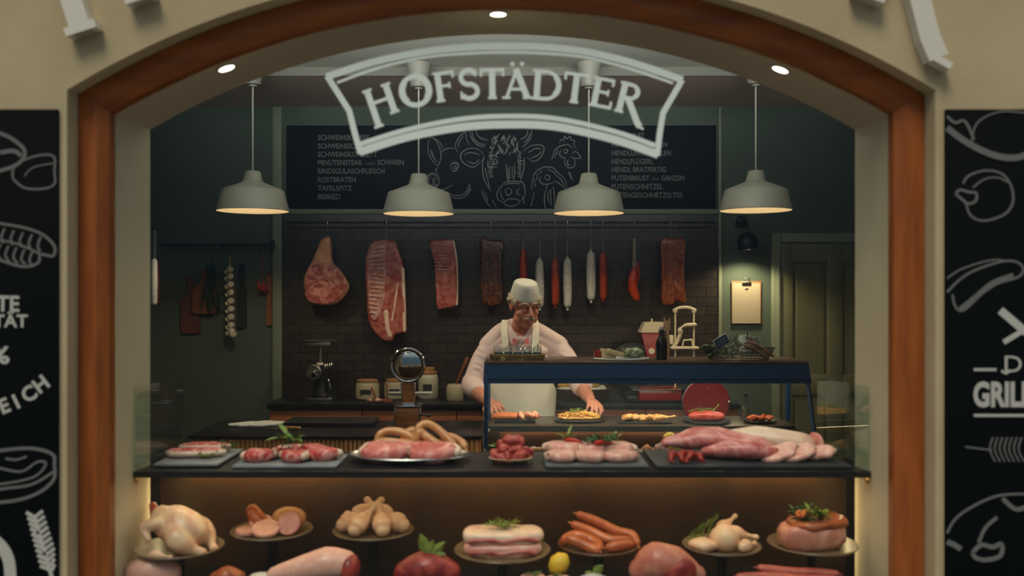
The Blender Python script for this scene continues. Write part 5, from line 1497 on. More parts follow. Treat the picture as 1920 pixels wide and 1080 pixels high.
o = solo('rare_roast', 'long red roast beef covered with rosemary on the black round plate', 'roast', MB().ball((0, 0, .024), (.092, .045, .027), 4, .006, 22, 3, sq=.8), meat('rare_beef', (170, 52, 42), (196, 84, 66), 26), shelf(1325, 4.745) + Vector((0, 0, .0075)), smooth=80)
for k in range(3):
    la = ['left rosemary sprig lying along the red roast', 'middle rosemary sprig lying along the red roast', 'upright rosemary sprig at the right of the red roast'][k]
    solo('rosemary_sprig', la, 'rosemary', rosemary(.08, k, 40, .016), F_dill, shelf(1305 + k * 18, 4.735) + Vector((0, 0, .056)), (0, -.1 if k < 2 else -.8, .2 * k), 'rosemary on the red roast')
d5 = solo('round_plate', 'small black plate of glazed wings at the right end of the case shelf', 'plate', plate(.085, .012), D_dark, shelf(1424, 4.74))
for k in range(5):
    la = ['leftmost', 'second', 'middle', 'fourth', 'rightmost'][k] + ' glazed chicken wing of the five on the small black plate'
    solo('glazed_wing', la, 'chicken wing', MB().ball((0, 0, .015), (.022, .015, .016), 3, .008, 50, k + 3).ball((.016, .006, .02), (.014, .011, .01), 2), meat('glazed', (176, 76, 34), (120, 46, 22), 30), shelf(1407 + k * 8.5, 4.74) + Vector((0, (-.02, .012, -.012, .02, 0)[k], .0085)), (0, 0, k * 1.3), 'glazed wings on the small plate', 80)
ct = thing('cruet_bottle', 'slim clear cruet with a dark stopper on the back counter right of the flywheel', 'bottle', (PX(1398, 4.86), 4.86, US))
obj('cruet_body', MB().lathe([(0, 0), (.028, 0), (.030, .004), (.018, .07), (.010, .11), (.010, .125), (.008, .125), (.008, .11), (.015, .07), (.026, .006), (0, .004)], 24), M_jar, ct)
obj('cruet_oil', MB().lathe([(0, .006), (.024, .006), (.014, .06), (.0, .06)], 20), mat('dark_oil', rgb(70, 56, 34), .2), ct)
obj('stopper', MB().lathe([(0, .118), (.008, .118), (.011, .128), (.012, .14), (0, .146)], 16), M_black, ct)
ct['label'] = 'slim clear cruet with a dark stopper between the red roast and the wings'
# ------------------------------------------------------------------ food on the lower deck of the case
def deck(px, Z=4.36): return Vector((PX(px, Z), Z, DK))
def deck_plate(px, r_, label, m=D_dark, Z=4.36):
    return solo('deli_plate', label, 'plate', plate(r_, .014), m, deck(px, Z))
deck_plate(990, .10, 'dark plate with mushrooms behind the bowl of goulash meat')
for k, (px, z, la) in enumerate(((985, .03, 'small white mushroom resting highest behind the goulash meat'), (1001, .022, 'white mushroom lying on its side right of the other behind the goulash meat'))):
    o = solo('mushroom', la, 'mushroom', MB().lathe([(0, .0), (.008, 0), (.007, .014), (.018, .013), (.020, .020), (.014, .032), (0, .037)], 18), D_cer, deck(px) + Vector((0, 0, .0075)), (0, 0, 0), 'mushrooms on the dark plate', 80)
sausage([(-.05, 0, 0), (0, .01, .003), (.05, 0, -.0)], .011, F_tan, 'thin_sausage', 'thin tan sausage sticking out right behind the goulash meat', 'sausage', deck(1012) + Vector((.0, -.02, .028)))
solo('lettuce', 'green lettuce leaves behind the goulash meat inside the glass case', 'lettuce', sprig(36, .09, .05, .03, 9, .05, 6), F_leaf, deck(945, 4.34) + Vector((0, 0, .002)))
deck_plate(1158, .12, 'dark plate of yellow pasta salad with herbs inside the glass case')
pm = MB(); r = random.Random(6)
pm.slab(oval(.075, .07, 24), 0, .02, .01)
for k in range(60):
    a = r.uniform(0, 2 * PI); q_ = math.sqrt(r.random()) * .9
    pm.ball((.08 * q_ * math.cos(a), .07 * q_ * math.sin(a), .018 + .03 * (1 - q_)), (.011, .009, .007), 1)
tag(obj('pasta_salad', pm, F_noodle, loc=deck(1158) + Vector((0, 0, .0072))), 'yellow pasta salad heaped on a dark plate in the glass case', 'pasta salad', kind='stuff')
solo('herb_garnish', 'two pale basil leaves standing in the yellow pasta salad', 'herbs', sprig(10, .03, .04, .016, 4, .05, 3), F_dill, deck(1160) + Vector((0, 0, .045)))
deck_plate(1238, .12, 'dark plate with lemon and onions inside the glass case')
o = solo('lemon', 'bright yellow lemon on the dark plate behind the pork tenderloin', 'lemon', MB().tube([(-.034, 0, 0), (-.026, 0, 0), (-.014, 0, 0), (0, 0, 0), (.014, 0, 0), (.026, 0, 0), (.034, 0, 0)], [.006, .022, .031, .034, .031, .022, .006], 20), F_lemon, deck(1256, 4.40) + Vector((0, 0, .072)), (.3, .4, .3), smooth=80)
solo('lemon', 'second yellow lemon under the first behind the pork tenderloin', 'lemon', MB().tube([(-.034, 0, 0), (-.026, 0, 0), (-.014, 0, 0), (0, 0, 0), (.014, 0, 0), (.026, 0, 0), (.034, 0, 0)], [.006, .022, .031, .034, .031, .022, .006], 20), F_lemon, deck(1266, 4.34) + Vector((0, 0, .043)), (.3, .1, .9), smooth=80)
solo('onion', 'round red onion left of the lemon in the glass case', 'onion', MB().lathe([(0, 0), (.016, .004), (.029, .02), (.028, .036), (.012, .05), (.004, .062), (0, .063)], 24), F_onion, deck(1236) + Vector((0, 0, .008)), (.2, .2, 0), smooth=80)
solo('onion', 'small brown onion furthest left on the lemon plate', 'onion', MB().lathe([(0, 0), (.012, .003), (.024, .015), (.023, .028), (.010, .04), (0, .046)], 24), mat('brown_onion', rgb(196, 116, 70), .4), deck(1213) + Vector((0, 0, .009)), smooth=80)
deck_plate(1560, .001, 'x') if False else None
solo('deli_plate', 'dark plate with red tomatoes and carrots at the right end of the deck', 'plate', MB().slab(oval(.17, .09, 36), .002, .014, .004), D_dark, deck(1520, 4.34) - Vector((.05, 0, 0)))
for k, (dx, dy, dz) in enumerate(((-.10, -.03, 0), (-.055, -.045, 0), (-.01, -.035, 0), (.035, -.045, 0), (-.08, .02, 0), (-.03, .02, 0), (.02, .015, 0), (.07, -.02, 0))):
    o = solo('tomato', 'red cherry tomato on the dark plate at the right end of the case', 'tomato', MB().ball((0, 0, .021), (.022, .022, .020), 3), F_tom, deck(1520, 4.34) + Vector((dx - .02, dy, .0145)), (0, 0, k), 'cherry tomatoes on the dark plate', 80)
# ------------------------------------------------------------------ left counter: cloth, knife, board, scale
solo('folded_cloth', 'folded white cloth on the black counter left of the knife', 'cloth', MB().slab([(p.x, p.y) for p in smooth_path([(-.13, -.07, 0), (.02, -.075, 0), (.13, -.03, 0), (.14, .05, 0), (.08, .075, 0), (-.06, .06, 0), (-.14, .0, 0)], 4, True)], 0, .012, .004, None, .007, 20, 2), D_cloth, (PX(483, 4.87), 4.88, CT + .001), smooth=60)
kn = thing('butcher_knife', 'long knife with a wooden handle lying on the black counter', 'knife', (PX(510, 4.72), 4.74, CT + .001), -.12)
kb = MB(); kb.add([(-.16, -.012, 0), (.03, -.018, 0), (.03, .012, 0), (-.12, .012, 0), (-.16, -.012, .002), (.03, -.018, .002), (.03, .012, .003), (-.12, .012, .003)], [(3, 2, 1, 0), (4, 5, 6, 7), (0, 1, 5, 4), (1, 2, 6, 5), (2, 3, 7, 6), (3, 0, 4, 7)])
obj('blade', kb, M_chrome, kn)
obj('handle', MB().box((.09, 0, .008), (.12, .022, .014), .005), mat('tan_handle', rgb(176, 128, 76), .5), kn)
solo('cutting_board', 'large flat black cutting board on the counter between knife and scale', 'cutting board', MB().box((0, 0, .011), (.48, .22, .022), .004), mat('board_black', rgb(24, 26, 30), .4), (PX(622, 4.92), 4.93, CT + .001))
st = thing('counter_scale', 'vintage chrome and wood counter scale with a round mirrored head', 'scale', (PX(766, 4.78), 4.78, CT))
obj('body', MB().box((0, 0, .062), (.128, .11, .112), .010), mat('scale_wood', rgb(150, 92, 50), .4, c2=rgb(126, 74, 38), scale=5, stretch=(1, 1, 8)), st)
bz = MB()
for x in (-.066, .066):
    bz.box((x, -.052, .06), (.008, .012, .118), .003)
bz.box((0, -.052, .118), (.14, .014, .010), .003).box((0, 0, .121), (.14, .12, .006), .002).box((0, 0, .003), (.14, .12, .008), .002)
obj('chrome_trim', bz, M_chrome, st)
cm = MB(); vs_ = []
for yy in (-.025, .025):
    for x, z in ((-.029, .136), (.029, .136), (.036, .238), (-.036, .238)):
        vs_.append((x, yy, z))
cm.add(vs_, [(0, 1, 2, 3), (7, 6, 5, 4), (0, 4, 5, 1), (1, 5, 6, 2), (2, 6, 7, 3), (3, 7, 4, 0)])
obj('column', cm, mat('scale_wood', rgb(150, 92, 50), .4), st)
cr = MB()
for s2 in (-1, 1):
    cr.tube([(s2 * .029, -.026, .136), (s2 * .036, -.026, .238)], .0035, 8)
cr.box((0, 0, .130), (.07, .06, .013), .004)
obj('chrome_trim', cr, M_chrome, st)
hm = Matrix.Translation((0, -.01, .334)) @ RX90
hd = obj('head_housing', MB().lathe([(0, -.045), (.07, -.04), (.088, -.02), (.090, .012), (.084, .020), (.078, .022), (.076, .014), (0, .013)], 64, hm), mat('scale_housing', rgb(130, 96, 66), .3, .6), st)
obj('chrome_ring', MB().tube([hm @ Vector((.086 * math.cos(a), .086 * math.sin(a), .018)) for a in [2 * PI * i / 64 for i in range(64)]], .0075, 10, closed=True), M_chrome, st)
dome = []
for i in range(9):
    a = i / 8
    dome.append((.079 * (1 - a), .014 + .016 * (1 - (1 - a) ** 2)))
obj('mirrored_face', MB().lathe([(0.079, .013)] + dome[1:], 64, hm), mat('polished_dome', rgb(205, 210, 208), .06, 1.0), hd, smooth=180)
obj('weighing_pan', MB().box((.002, .07, .178), (.235, .07, .005), .002).box((.002, .07, .170), (.2, .05, .014), .004), mat('pan_enamel', rgb(170, 172, 160), .35), st)
obj('side_knob', MB().tube([(.066, -.02, .07), (.105, -.02, .07)], .006, 8).ball((.108, -.02, .07), (.012, .012, .012), 2), M_black, st)
# ------------------------------------------------------------------ food on the black shelf in the window
def on(px, Z, dz=0.0): return Vector((PX(px, Z), Z, SH + dz))
ROW = SH + .001
t = thing('serving_tray', 'pale grey rectangular tray of pork strips at the left end of the window shelf', 'tray', (-1.175, 3.42, ROW))
obj('tray_plate', MB().box((0, 0, .009), (.235, .31, .010), .003), D_tray, t)
obj('tray_foot', MB().box((0, 0, .0025), (.215, .29, .005)), D_dark, t)
def pstrip(name, label, L, wd, th, seed, loc, rz_, grp, m1=F_pork, m2=F_fat):
    return put_chop(name, label, 'meat', L, wd, th, seed, loc, (0, 0, rz_), grp, m1, m2, -1)
pstrip('pork_strip', 'front pork strip with a pale fat edge on the left pale grey tray', .19, .07, .030, 2, (-1.19, 3.40, ROW + .0145), .10, 'pork strips on the left tray', F_steak)
pstrip('pork_strip', 'rear pork strip with a pale fat edge on the left pale grey tray', .17, .06, .034, 3, (-1.185, 3.505, ROW + .0145), .05, 'pork strips on the left tray', F_steak)
solo('herb_garnish', 'feathery light green herbs along the front pork strip on the left tray', 'herbs', sprig(70, .05, .014, .004, 21, .02, 9), F_dill, (-1.13, 3.36, ROW + .0145))
solo('herb_garnish', 'green herb bunch at the back right corner of the left tray', 'herbs', sprig(110, .06, .018, .006, 22, .035, 12), F_leaf, (-1.10, 3.50, ROW + .0145))
t = thing('serving_tray', 'pale grey rectangular tray of marbled steaks, second from the left on the shelf', 'tray', (-.815, 3.36, ROW))
obj('tray_plate', MB().box((0, 0, .006), (.375, .235, .010), .003), D_tray, t)
for k, (x, y, rz_, L, la) in enumerate(((-.93, 3.33, .3, .105, 'thick marbled steak furthest left on the second tray'), (-.80, 3.32, -.5, .10, 'marbled steak lying front and centre on the second tray'), (-.70, 3.355, .2, .115, 'thick marbled steak furthest right on the second tray'),
                                 (-.845, 3.415, .8, .095, 'marbled steak at the rear left of the second tray'), (-.745, 3.42, -.2, .12, 'marbled steak at the rear right of the second tray'))):
    put_chop('marbled_steak', la, 'steak', L, .085, .042, k + 30, (x, y, ROW + .0115), (0, (.0, .0, .0, -.1, .1)[k], rz_), 'marbled steaks on the second tray', F_steak, F_fat)
solo('basil_leaves', 'fresh green basil leaves between the steaks on the second tray', 'herbs', sprig(16, .06, .05, .03, 5, .05, 4), F_leaf, (-.83, 3.375, ROW + .05))
t = thing('metal_platter', 'oval pewter platter of thick pork chops and looped sausages on the window shelf', 'platter', (-.385, 3.41, ROW))
obj('platter_dish', MB().lathe([(0, 0), (.7, 0), (.76, .004), (.97, .020), (1, .022), (.985, .026), (.74, .010), (0, .008)], 56, None, 1, 1) if False else MB().lathe([(0, 0), (.155, 0), (.17, .004), (.222, .018), (.23, .022), (.225, .026), (.165, .010), (0, .008)], 56, None, 1.0, .56), D_metal, t)
for k, (x, y, L, wd, rz_, la) in enumerate(((-.475, 3.385, .17, .13, .1, 'thick rosy pork chop at the left front of the oval platter'), (-.30, 3.375, .18, .14, -.15, 'thick rosy pork chop at the right front of the oval platter'), (-.385, 3.44, .15, .11, .3, 'rosy pork chop behind the other two on the oval platter'))):
    o = put_chop('pork_chop', la, 'pork chop', L, wd, .05, k + 40, (x, y, ROW + (.0125 if k < 2 else .02)), (.22 if k < 2 else .1, 0, rz_), 'pork chops on the oval platter', meat('chop_meat', (206, 104, 98), (226, 150, 140), 16), F_fat)
base = Vector((-.385, 3.44, ROW + .07))
loops = [([(-.13, .02, -.01), (-.12, .03, .015), (-.09, .035, .028), (-.04, .03, .025), (.0, .02, .01), (.03, .0, -.005)], 'tan sausage loop arching furthest left over the oval platter'),
         ([(-.135, -.0, -.015), (-.10, -.01, -.004), (-.05, -.015, -.006), (.0, -.02, -.01), (.045, -.02, -.012)], 'straight tan sausage lying across the left of the oval platter'),
         ([(-.03, .03, .01), (.0, .035, .03), (.04, .03, .02), (.07, .02, .0), (.09, .01, -.02)], 'short tan sausage behind the middle of the pile'),
         ([(.02, -.005, .0), (.03, .01, .045), (.06, .02, .058), (.10, .015, .04), (.15, -.01, .0), (.18, -.035, -.035)], 'long tan sausage bending highest over the oval platter'),
         ([(.015, -.02, -.01), (.035, -.01, .03), (.055, -.01, .02), (.09, -.03, .0), (.13, -.04, -.025)], 'tan sausage inside the highest bend on the platter'),
         ([(.12, .03, .0), (.15, .03, .008), (.19, .02, -.01), (.205, .0, -.025)], 'short tan sausage at the far right of the oval platter')]
for pts, la in loops:
    sausage(pts, .0155, F_tan, 'bratwurst', la, 'sausage', base, group='tan sausages on the oval platter')
# goulash bowl
t = solo('small_dish', 'small pale oval dish of diced beef in front of the glass case', 'dish', MB().lathe([(0, 0), (.05, 0), (.078, .014), (.082, .018), (.077, .020), (.05, .006), (0, .005)], 40, None, 1, .8), mat('pale_dish', rgb(170, 150, 120), .4), (-.005, 3.37, ROW))
r = random.Random(15)
pos = [(-.045, -.02, .02), (-.012, -.035, .02), (.022, -.03, .022), (.046, -.01, .024), (-.05, .015, .024), (-.02, .0, .045), (.015, .0, .045), (.04, .022, .04), (-.035, .03, .05), (0, .03, .062), (-.01, .01, .075), (.02, .018, .07), (.058, .03, .03)]
places = ['front left', 'front centre', 'front right', 'far right', 'far left', 'middle left', 'middle', 'rear right', 'rear left', 'rear centre', 'top left', 'top right', 'outermost right']
for k, (dx, dy, dz) in enumerate(pos):
    solo('beef_cube', 'dark red diced beef piece at the %s of the small pale dish' % places[k], 'beef', MB().ball((0, 0, 0), (.027, .022, .020), 3, .014, 42, k + 50, sq=.8), F_beef, (-.005 + dx, 3.37 + dy, ROW + dz), (r.random(), r.random(), r.random() * 3), 'diced beef in the small dish', 80)
# schnitzel tray
t = thing('slate_tray', 'rectangular slate tray of pale pork schnitzels, right of the diced beef', 'tray', (.305, 3.375, ROW))
obj('tray_plate', MB().box((0, 0, .006), (.37, .26, .011), .003), mat('grey_slate', rgb(84, 88, 92), .5), t)
for k, (x, y, L, wd, rz_, dz, la) in enumerate(((.185, 3.33, .115, .10, .1, 0, 'pale pork schnitzel at the front left of the slate tray'), (.29, 3.325, .12, .10, -.1, 0, 'pale pork schnitzel at the front centre of the slate tray'), (.40, 3.33, .12, .10, .2, 0, 'pale pork schnitzel at the front right of the slate tray'),
        (.19, 3.42, .13, .10, -.3, .006, 'pale pork schnitzel at the rear left of the slate tray'), (.30, 3.42, .12, .10, .3, .004, 'pale pork schnitzel at the rear centre of the slate tray'), (.40, 3.43, .12, .10, .0, .002, 'pale pork schnitzel at the rear right of the slate tray'))):
    put_chop('pork_schnitzel', la, 'pork schnitzel', L, wd, .036 + .012 * (k > 2), k + 60, (x, y, ROW + .012 + dz), (0, 0, rz_), 'pork schnitzels on the slate tray', F_porkp, F_fat)
solo('parsley_bunch', 'dark green parsley lying over the schnitzels on the slate tray', 'herbs', sprig(120, .08, .022, .012, 31, .03, 12), mat('parsley', rgb(52, 96, 44), .5), (.33, 3.41, ROW + .055))
solo('bay_leaves', 'pale green leaf at the rear left of the slate tray', 'herbs', sprig(6, .04, .05, .018, 32, .05, 2), F_dill, (.21, 3.44, ROW + .052))
for k, (x, y, rz_, la) in enumerate(((.235, 3.42, -.5, 'red chili pepper lying left of the parsley on the slate tray'), (.345, 3.385, .3, 'red chili pepper lying in front of the parsley on the slate tray'))):
    solo('chili_pepper', la, 'chili', MB().tube(smooth_path([(-.035, 0, 0), (0, .005, .004), (.035, 0, 0)], 4), [.007, .008, .008, .008, .007, .006, .004, .003, .002], 10), F_tom, (x, y, ROW + .068), (0, .1, rz_), 'red chilies on the slate tray', 80)
# large slate board
t = thing('slate_board', 'wide black slate board of pork joints at the right end of the window shelf', 'board', (.865, 3.40, ROW))
obj('board_plate', MB().box((0, 0, .0065), (.70, .33, .012), .003), D_slate, t)
TB = ROW + .013
def joint(name, label, pts, radii, m, loc, amp=.006, freq=16, seed=0, n=22, flat=.75, grp=None, k=4):
    mb = MB()
    q = smooth_path(pts, k); L = len(q)
    rr = [radii[0] + 0] * L
    for i in range(L):
        u = i / (L - 1) * (len(radii) - 1); a = int(min(u, len(radii) - 2)); rr[i] = radii[a] * (1 - (u - a)) + radii[a + 1] * (u - a)
    mb.tube(q, rr, n, flat=flat)
    for v in mb.v:
        v += Vector((0, 0, 1)) * amp * noise.noise(v * freq + Vector((seed, 0, 0))) + Vector((1, 0, 0)) * amp * noise.noise(v * freq + Vector((0, seed, 9)))
    zmin = min(v.z for v in mb.v)
    for v in mb.v:
        v.z -= zmin
    return solo(name, label, 'meat', mb, m, loc, group=grp, smooth=80)
F_tend = meat('tenderloin', (190, 96, 92), (220, 152, 146), 10, dist=2.5)
joint('pork_tenderloin', 'large rosy pork tenderloin filling the left half of the wide slate board', [(-.19, .0, .0), (-.12, .02, .01), (-.02, .03, .015), (.08, .0, .0), (.15, -.03, -.005), (.20, -.045, -.01)], [.02, .045, .062, .060, .048, .026], F_tend, (.775, 3.44, TB), .008, 14, 3)
joint('pork_tenderloin', 'smaller rosy pork tenderloin lying in front of the large one on the slate board', [(-.12, .02, 0), (-.04, 0, .01), (.04, -.01, .01), (.11, -.01, 0)], [.025, .045, .050, .034], F_tend, (.845, 3.355, TB), .007, 18, 6)
lo_ = joint('pork_loin', 'thick pork loin with a smooth white fat cap at the rear of the slate board', [(-.14, .035, .0), (-.06, .03, .005), (.02, .01, .0), (.10, -.015, -.01)], [.052, .060, .058, .055], F_fat, (1.0, 3.47, TB), .004, 8, 9, 26)
obj('cut_end', MB().slab(oval(.048, .038, 26, .08, 3), 0, .010, .004, Matrix.Translation((.148, -.028, .048)) @ Matrix.Rotation(.3, 4, 'Z') @ Matrix.Rotation(PI / 2, 4, 'Y') @ Matrix.Rotation(PI / 2, 4, 'Z'), .002, 40, 2), F_pork, lo_, smooth=60)
for k, (x, y, L, wd, rz_, ry_, dz, la) in enumerate(((.985, 3.335, .14, .09, .2, -.35, .0, 'pink loin slice leaning against the smaller tenderloin on the slate board'), (1.055, 3.335, .13, .10, .0, -.30, .0, 'pale pink loin slice with a white rim in the middle front of the slate board'), (1.135, 3.345, .12, .085, -.1, -.15, .0, 'pink loin slice furthest right on the slate board'))):
    put_chop('loin_slice', la, 'pork slice', L, wd, .022, k + 70, (x, y, TB + .018), (.3, ry_, rz_), 'loin slices on the slate board', F_porkp, F_fat)
for k in range(7):
    x = .575 + (k % 4) * .034 + (.012 if k > 3 else 0); y = 3.285 + (k // 4) * .035
    la = ['leftmost front', 'second front', 'third front', 'rightmost front', 'left rear', 'middle rear', 'right rear'][k] + ' glossy red dried chili at the front left of the slate board'
    solo('dried_chili', la, 'chili', MB().tube(smooth_path([(.0, .018, .030), (.004, .0, .026), (-.002, -.014, .014), (.004, -.026, .008)], 4), [.005, .009, .0115, .0125, .0125, .012, .0115, .011, .010, .008, .006, .004, .0025], 10).tube([(0, .018, .032), (-.006, .03, .040)], .002, 5), F_chili, (x, y, TB), (0, 0, math.sin(k * 2.4) * .7), 'dried chilies on the slate board', 80)

# ------------------------------------------------------------------ lower tier: dishes on stands
def stand(px, Z, zt, r_, label, m=D_brown, name='pedestal_plate'):
    """plate on a turned foot standing on the lower deck"""
    x = PX(px, Z)
    t = thing(name, label, 'plate stand', (x, Z, LDZ), 0)
    h = zt - LDZ
    obj('plate_top', MB().lathe([(0, h - .018), (r_ * .5, h - .018), (r_ * .94, h - .004), (r_, h + .004), (r_ * .985, h + .008), (r_ * .72, h - .007), (0, h - .009)], 56), m, t)
    obj('foot', MB().lathe([(0, 0), (r_ * .28, 0), (r_ * .26, .008), (.02, .02), (.016, h * .5), (.022, h - .03), (.04, h - .0182), (0, h - .0182)], 32), D_dark, t)
    return Vector((x, Z, zt - .0085))
ZT = .785
# whole chicken
pc = stand(337, 3.23, .775, .153, 'largest brown plate on a foot carrying the whole chicken, furthest left')
ck = thing('whole_chicken', 'whole raw chicken lying on the largest footed plate at the left', 'chicken', pc, 0)
cb = MB()
cb.ball((0, 0, .075), (.105, .075, .070), 4, .008, 12, 2)
for s2 in (-1, 1):
    cb.tube(smooth_path([(.02, s2 * .055, .075), (.06, s2 * .06, .055), (.10, s2 * .045, .04), (.13, s2 * .03, .035)], 4), [.038, .042, .044, .043, .04, .037, .033, .028, .022, .018, .016, .015, .017], 14)
    cb.tube(smooth_path([(-.05, s2 * .06, .085), (-.09, s2 * .085, .06), (-.05, s2 * .095, .035)], 4), [.024, .024, .023, .021, .019, .017, .015, .013, .011], 12)
cb.ball((-.085, 0, .078), (.045, .05, .045), 3, .006, 20, 4)
co = obj('body', cb, F_skin, ck, smooth=80)
rm = co.modifiers.new('Remesh', 'REMESH'); rm.mode = 'VOXEL'; rm.voxel_size = .005; rm.use_smooth_shade = True
co.modifiers.new('Smooth', 'SMOOTH').iterations = 6
ck.rotation_euler = (0, .25, -.35)
ck.location = pc + Vector((-.01, .0, .012))
obj('neck_skin', MB().tube(smooth_path([(-.12, 0, .085), (-.15, .015, .10), (-.16, .03, .085)], 4), [.02, .018, .016, .014, .013, .012, .011, .010, .008], 12), meat('giblets', (190, 84, 56), (150, 60, 44), 20), ck, smooth=80)
solo('chicken_wing', 'pale raw chicken wing tip lying at the front of the largest footed plate', 'chicken', leg_piece(.075, .016, 2), F_skin, pc + Vector((-.05, -.12, .018)), (0, 0, -.3), smooth=80)
# cold cuts
pc = stand(510, 3.42, ZT, .153, 'footed plate of sliced cooked sausage, second from the left')
solo('sausage_end', 'whole tan sausage end piece at the rear right of the cold cut plate', 'cold cut', MB().ball((0, 0, .043), (.065, .05, .043), 3, .004, 20, 2), F_tan, pc + Vector((.055, .04, .004)), smooth=80)
for k, (dx, dy, rx_, rz_, m, R0, la) in enumerate(((-.01, -.045, .35, .1, F_cold, .052, 'large round pink sausage slice at the front centre of the cold cut plate'), (-.085, -.03, .08, .2, F_cold, .042, 'flat pink sausage slice at the front left of the cold cut plate'),
      (.075, -.03, 1.0, -.2, meat('mauve_cut', (196, 124, 116), (206, 142, 132), 20), .044, 'mauve pink cut disc leaning on the tan sausage end'), (-.045, .02, .5, .3, F_cold, .045, 'pink sausage slice standing behind the flat one on the cold cut plate'))):
    solo('sausage_slice', la, 'cold cut', MB().lathe([(0, 0), (R0 * .97, 0), (R0, .003), (R0, .011), (R0 * .97, .014), (0, .014)], 36), m, pc + Vector((dx, dy, .006 + R0 * math.sin(rx_) * .9)), (rx_, 0, rz_), 'sausage slices on the cold cut plate', 40)
solo('sausage_chunk', 'tan sausage chunk with a cut face, rear left of the cold cut plate', 'cold cut', MB().tube([(-.03, 0, 0), (0, 0, 0), (.028, 0, 0)], [.026, .033, .034], 20, caps=True), F_wurst, pc + Vector((-.07, .04, .048)), (0, .9, -.5), smooth=60)
obj('cut_face', MB().lathe([(0, 0), (.032, 0), (.031, .004), (0, .004)], 28, T3(.036, 0, 0, 0, 0, PI / 2)), F_cold, bpy.data.objects['sausage_chunk'])
# drumsticks
pc = stand(700, 3.42, ZT, .153, 'footed plate heaped with raw chicken drumsticks, third from the left')
for k, (dx, dy, dz, rz_, la) in enumerate(((-.055, -.07, .034, .9, 'front left'), (.045, -.07, .034, 1.9, 'front right'), (.11, -.02, .036, 2.7, 'far right'), (-.11, -.01, .034, .4, 'far left'), (-.07, .03, .05, .5, 'upper left'), (.05, .03, .05, 2.6, 'upper right'), (.0, .05, .036, 3.6, 'rear'))):
    solo('chicken_drumstick', 'raw chicken drumstick at the %s of the heap on the third footed plate' % la, 'chicken', leg_piece(.115, .036, k), F_skin, pc + Vector((dx, dy, dz)), (0, (-.62, -.62, -.3, -.3, -.5, -.5, -.3)[k], rz_), 'raw drumsticks on the third plate', 80)
# pork belly
pc = stand(942, 3.28, .752, .175, 'wide footed plate with thick pork belly slabs, near the middle')
for k, (dz, L, la) in enumerate(((.0, .275, 'lower thick pork belly slab on the wide middle plate'), (.040, .29, 'upper thick pork belly slab with green herbs on the wide middle plate'))):
    o = solo('pork_belly', la, 'pork belly', MB().slab(oval(L / 2, .075, 36, .06, k + 3, .55), 0, .042, .014, None, .006, 20, k + 9), F_porkp if k == 0 else F_fat, pc + Vector((.0, -.01 + .01 * k, .002 + dz)), (0, 0, .05 * k), smooth=60)
    obj('lean_streak', MB().tube(smooth_path([(-L * .40, -.069, .018), (-L * .2, -.073, .022), (0, -.072, .016), (L * .2, -.072, .024), (L * .42, -.066, .018)], 5), .0085, 8, flat=1.0), F_ribs, o, smooth=80)
solo('herb_garnish', 'feathery yellow-green herbs lying on top of the upper pork belly slab', 'herbs', sprig(220, .075, .018, .004, 44, .025, 16), F_dill, pc + Vector((.01, .0, .086)))
# smoked sausages
pc = stand(1122, 3.30, .765, .148, 'footed plate of orange smoked sausages, right of the pork belly', mat('copper_ceramic', rgb(104, 72, 46), .4))
ss_ = [([(-.13, -.03, .02), (-.11, -.05, .04), (-.05, -.07, .02), (-.02, -.09, .012)], 'smoked sausage lying furthest left on the sausage plate'),
       ([(-.12, -.0, .03), (-.08, -.02, .045), (-.03, -.03, .03), (-.005, -.06, .02), (-.01, -.09, .015)], 'smoked sausage curving down at the front left of the sausage plate'),
       ([(-.085, .01, .075), (-.02, .0, .05), (.04, -.03, .03), (.10, -.03, .03)], 'long smoked sausage sagging across the middle of the sausage plate'),
       ([(-.065, .03, .105), (.0, .025, .08), (.07, .01, .05), (.12, -.0, .04), (.135, -.03, .02)], 'long smoked sausage lying highest, sloping down to the right'),
       ([(-.04, .0, .02), (.02, -.01, .02), (.08, .0, .018)], 'smoked sausage hidden underneath the others'),
       ([(.03, -.08, .018), (.07, -.075, .022), (.11, -.05, .02)], 'short smoked sausage at the front right of the sausage plate')]
for pts, la in ss_:
    sausage(pts, .0185, F_wurst, 'smoked_sausage', la, 'sausage', pc + Vector((0, .0, .004)), group='smoked sausages on the footed plate')
# chicken parts with rosemary
pc = stand(1353, 3.30, .762, .142, 'footed plate of raw chicken quarters with rosemary, second from the right')
o = solo('chicken_breast', 'large raw chicken piece in the centre of the rosemary plate', 'chicken', MB().ball((0, 0, .038), (.05, .055, .052), 3, .008, 20, 2), F_skin, pc + Vector((.005, -.03, .004)), smooth=80)
solo('chicken_thigh', 'raw chicken thigh at the front left of the rosemary plate', 'chicken', MB().ball((0, 0, .022), (.055, .04, .024), 3, .007, 24, 5), F_skin, pc + Vector((-.075, -.045, .003)), smooth=80)
solo('chicken_drumstick', 'raw drumstick pointing right on the rosemary plate', 'chicken', leg_piece(.10, .026, 1), F_skin, pc + Vector((.03, -.0, .058)), (0, .2, .05), smooth=80)
solo('chicken_drumstick', 'raw drumstick end standing up at the top of the rosemary plate', 'chicken', leg_piece(.08, .024, 1), F_skin, pc + Vector((.0, .02, .06)), (0, -.6, .4), smooth=80)
solo('chicken_wing', 'raw chicken wing at the front right of the rosemary plate', 'chicken', leg_piece(.07, .024, 1), F_skin, pc + Vector((.06, -.07, .024)), (0, 0, .7), smooth=80)
for k in range(4):
    solo('rosemary_sprig', ['lowest', 'second', 'third', 'highest'][k] + ' of four rosemary sprigs fanned up the left side of the raw chicken', 'rosemary', rosemary(.07, k + 9, 60, .02), F_dill, pc + Vector((-.105 + k * .026, .0, .028 + k * .017)), (0, -1.0, .1), 'rosemary beside the raw chicken')
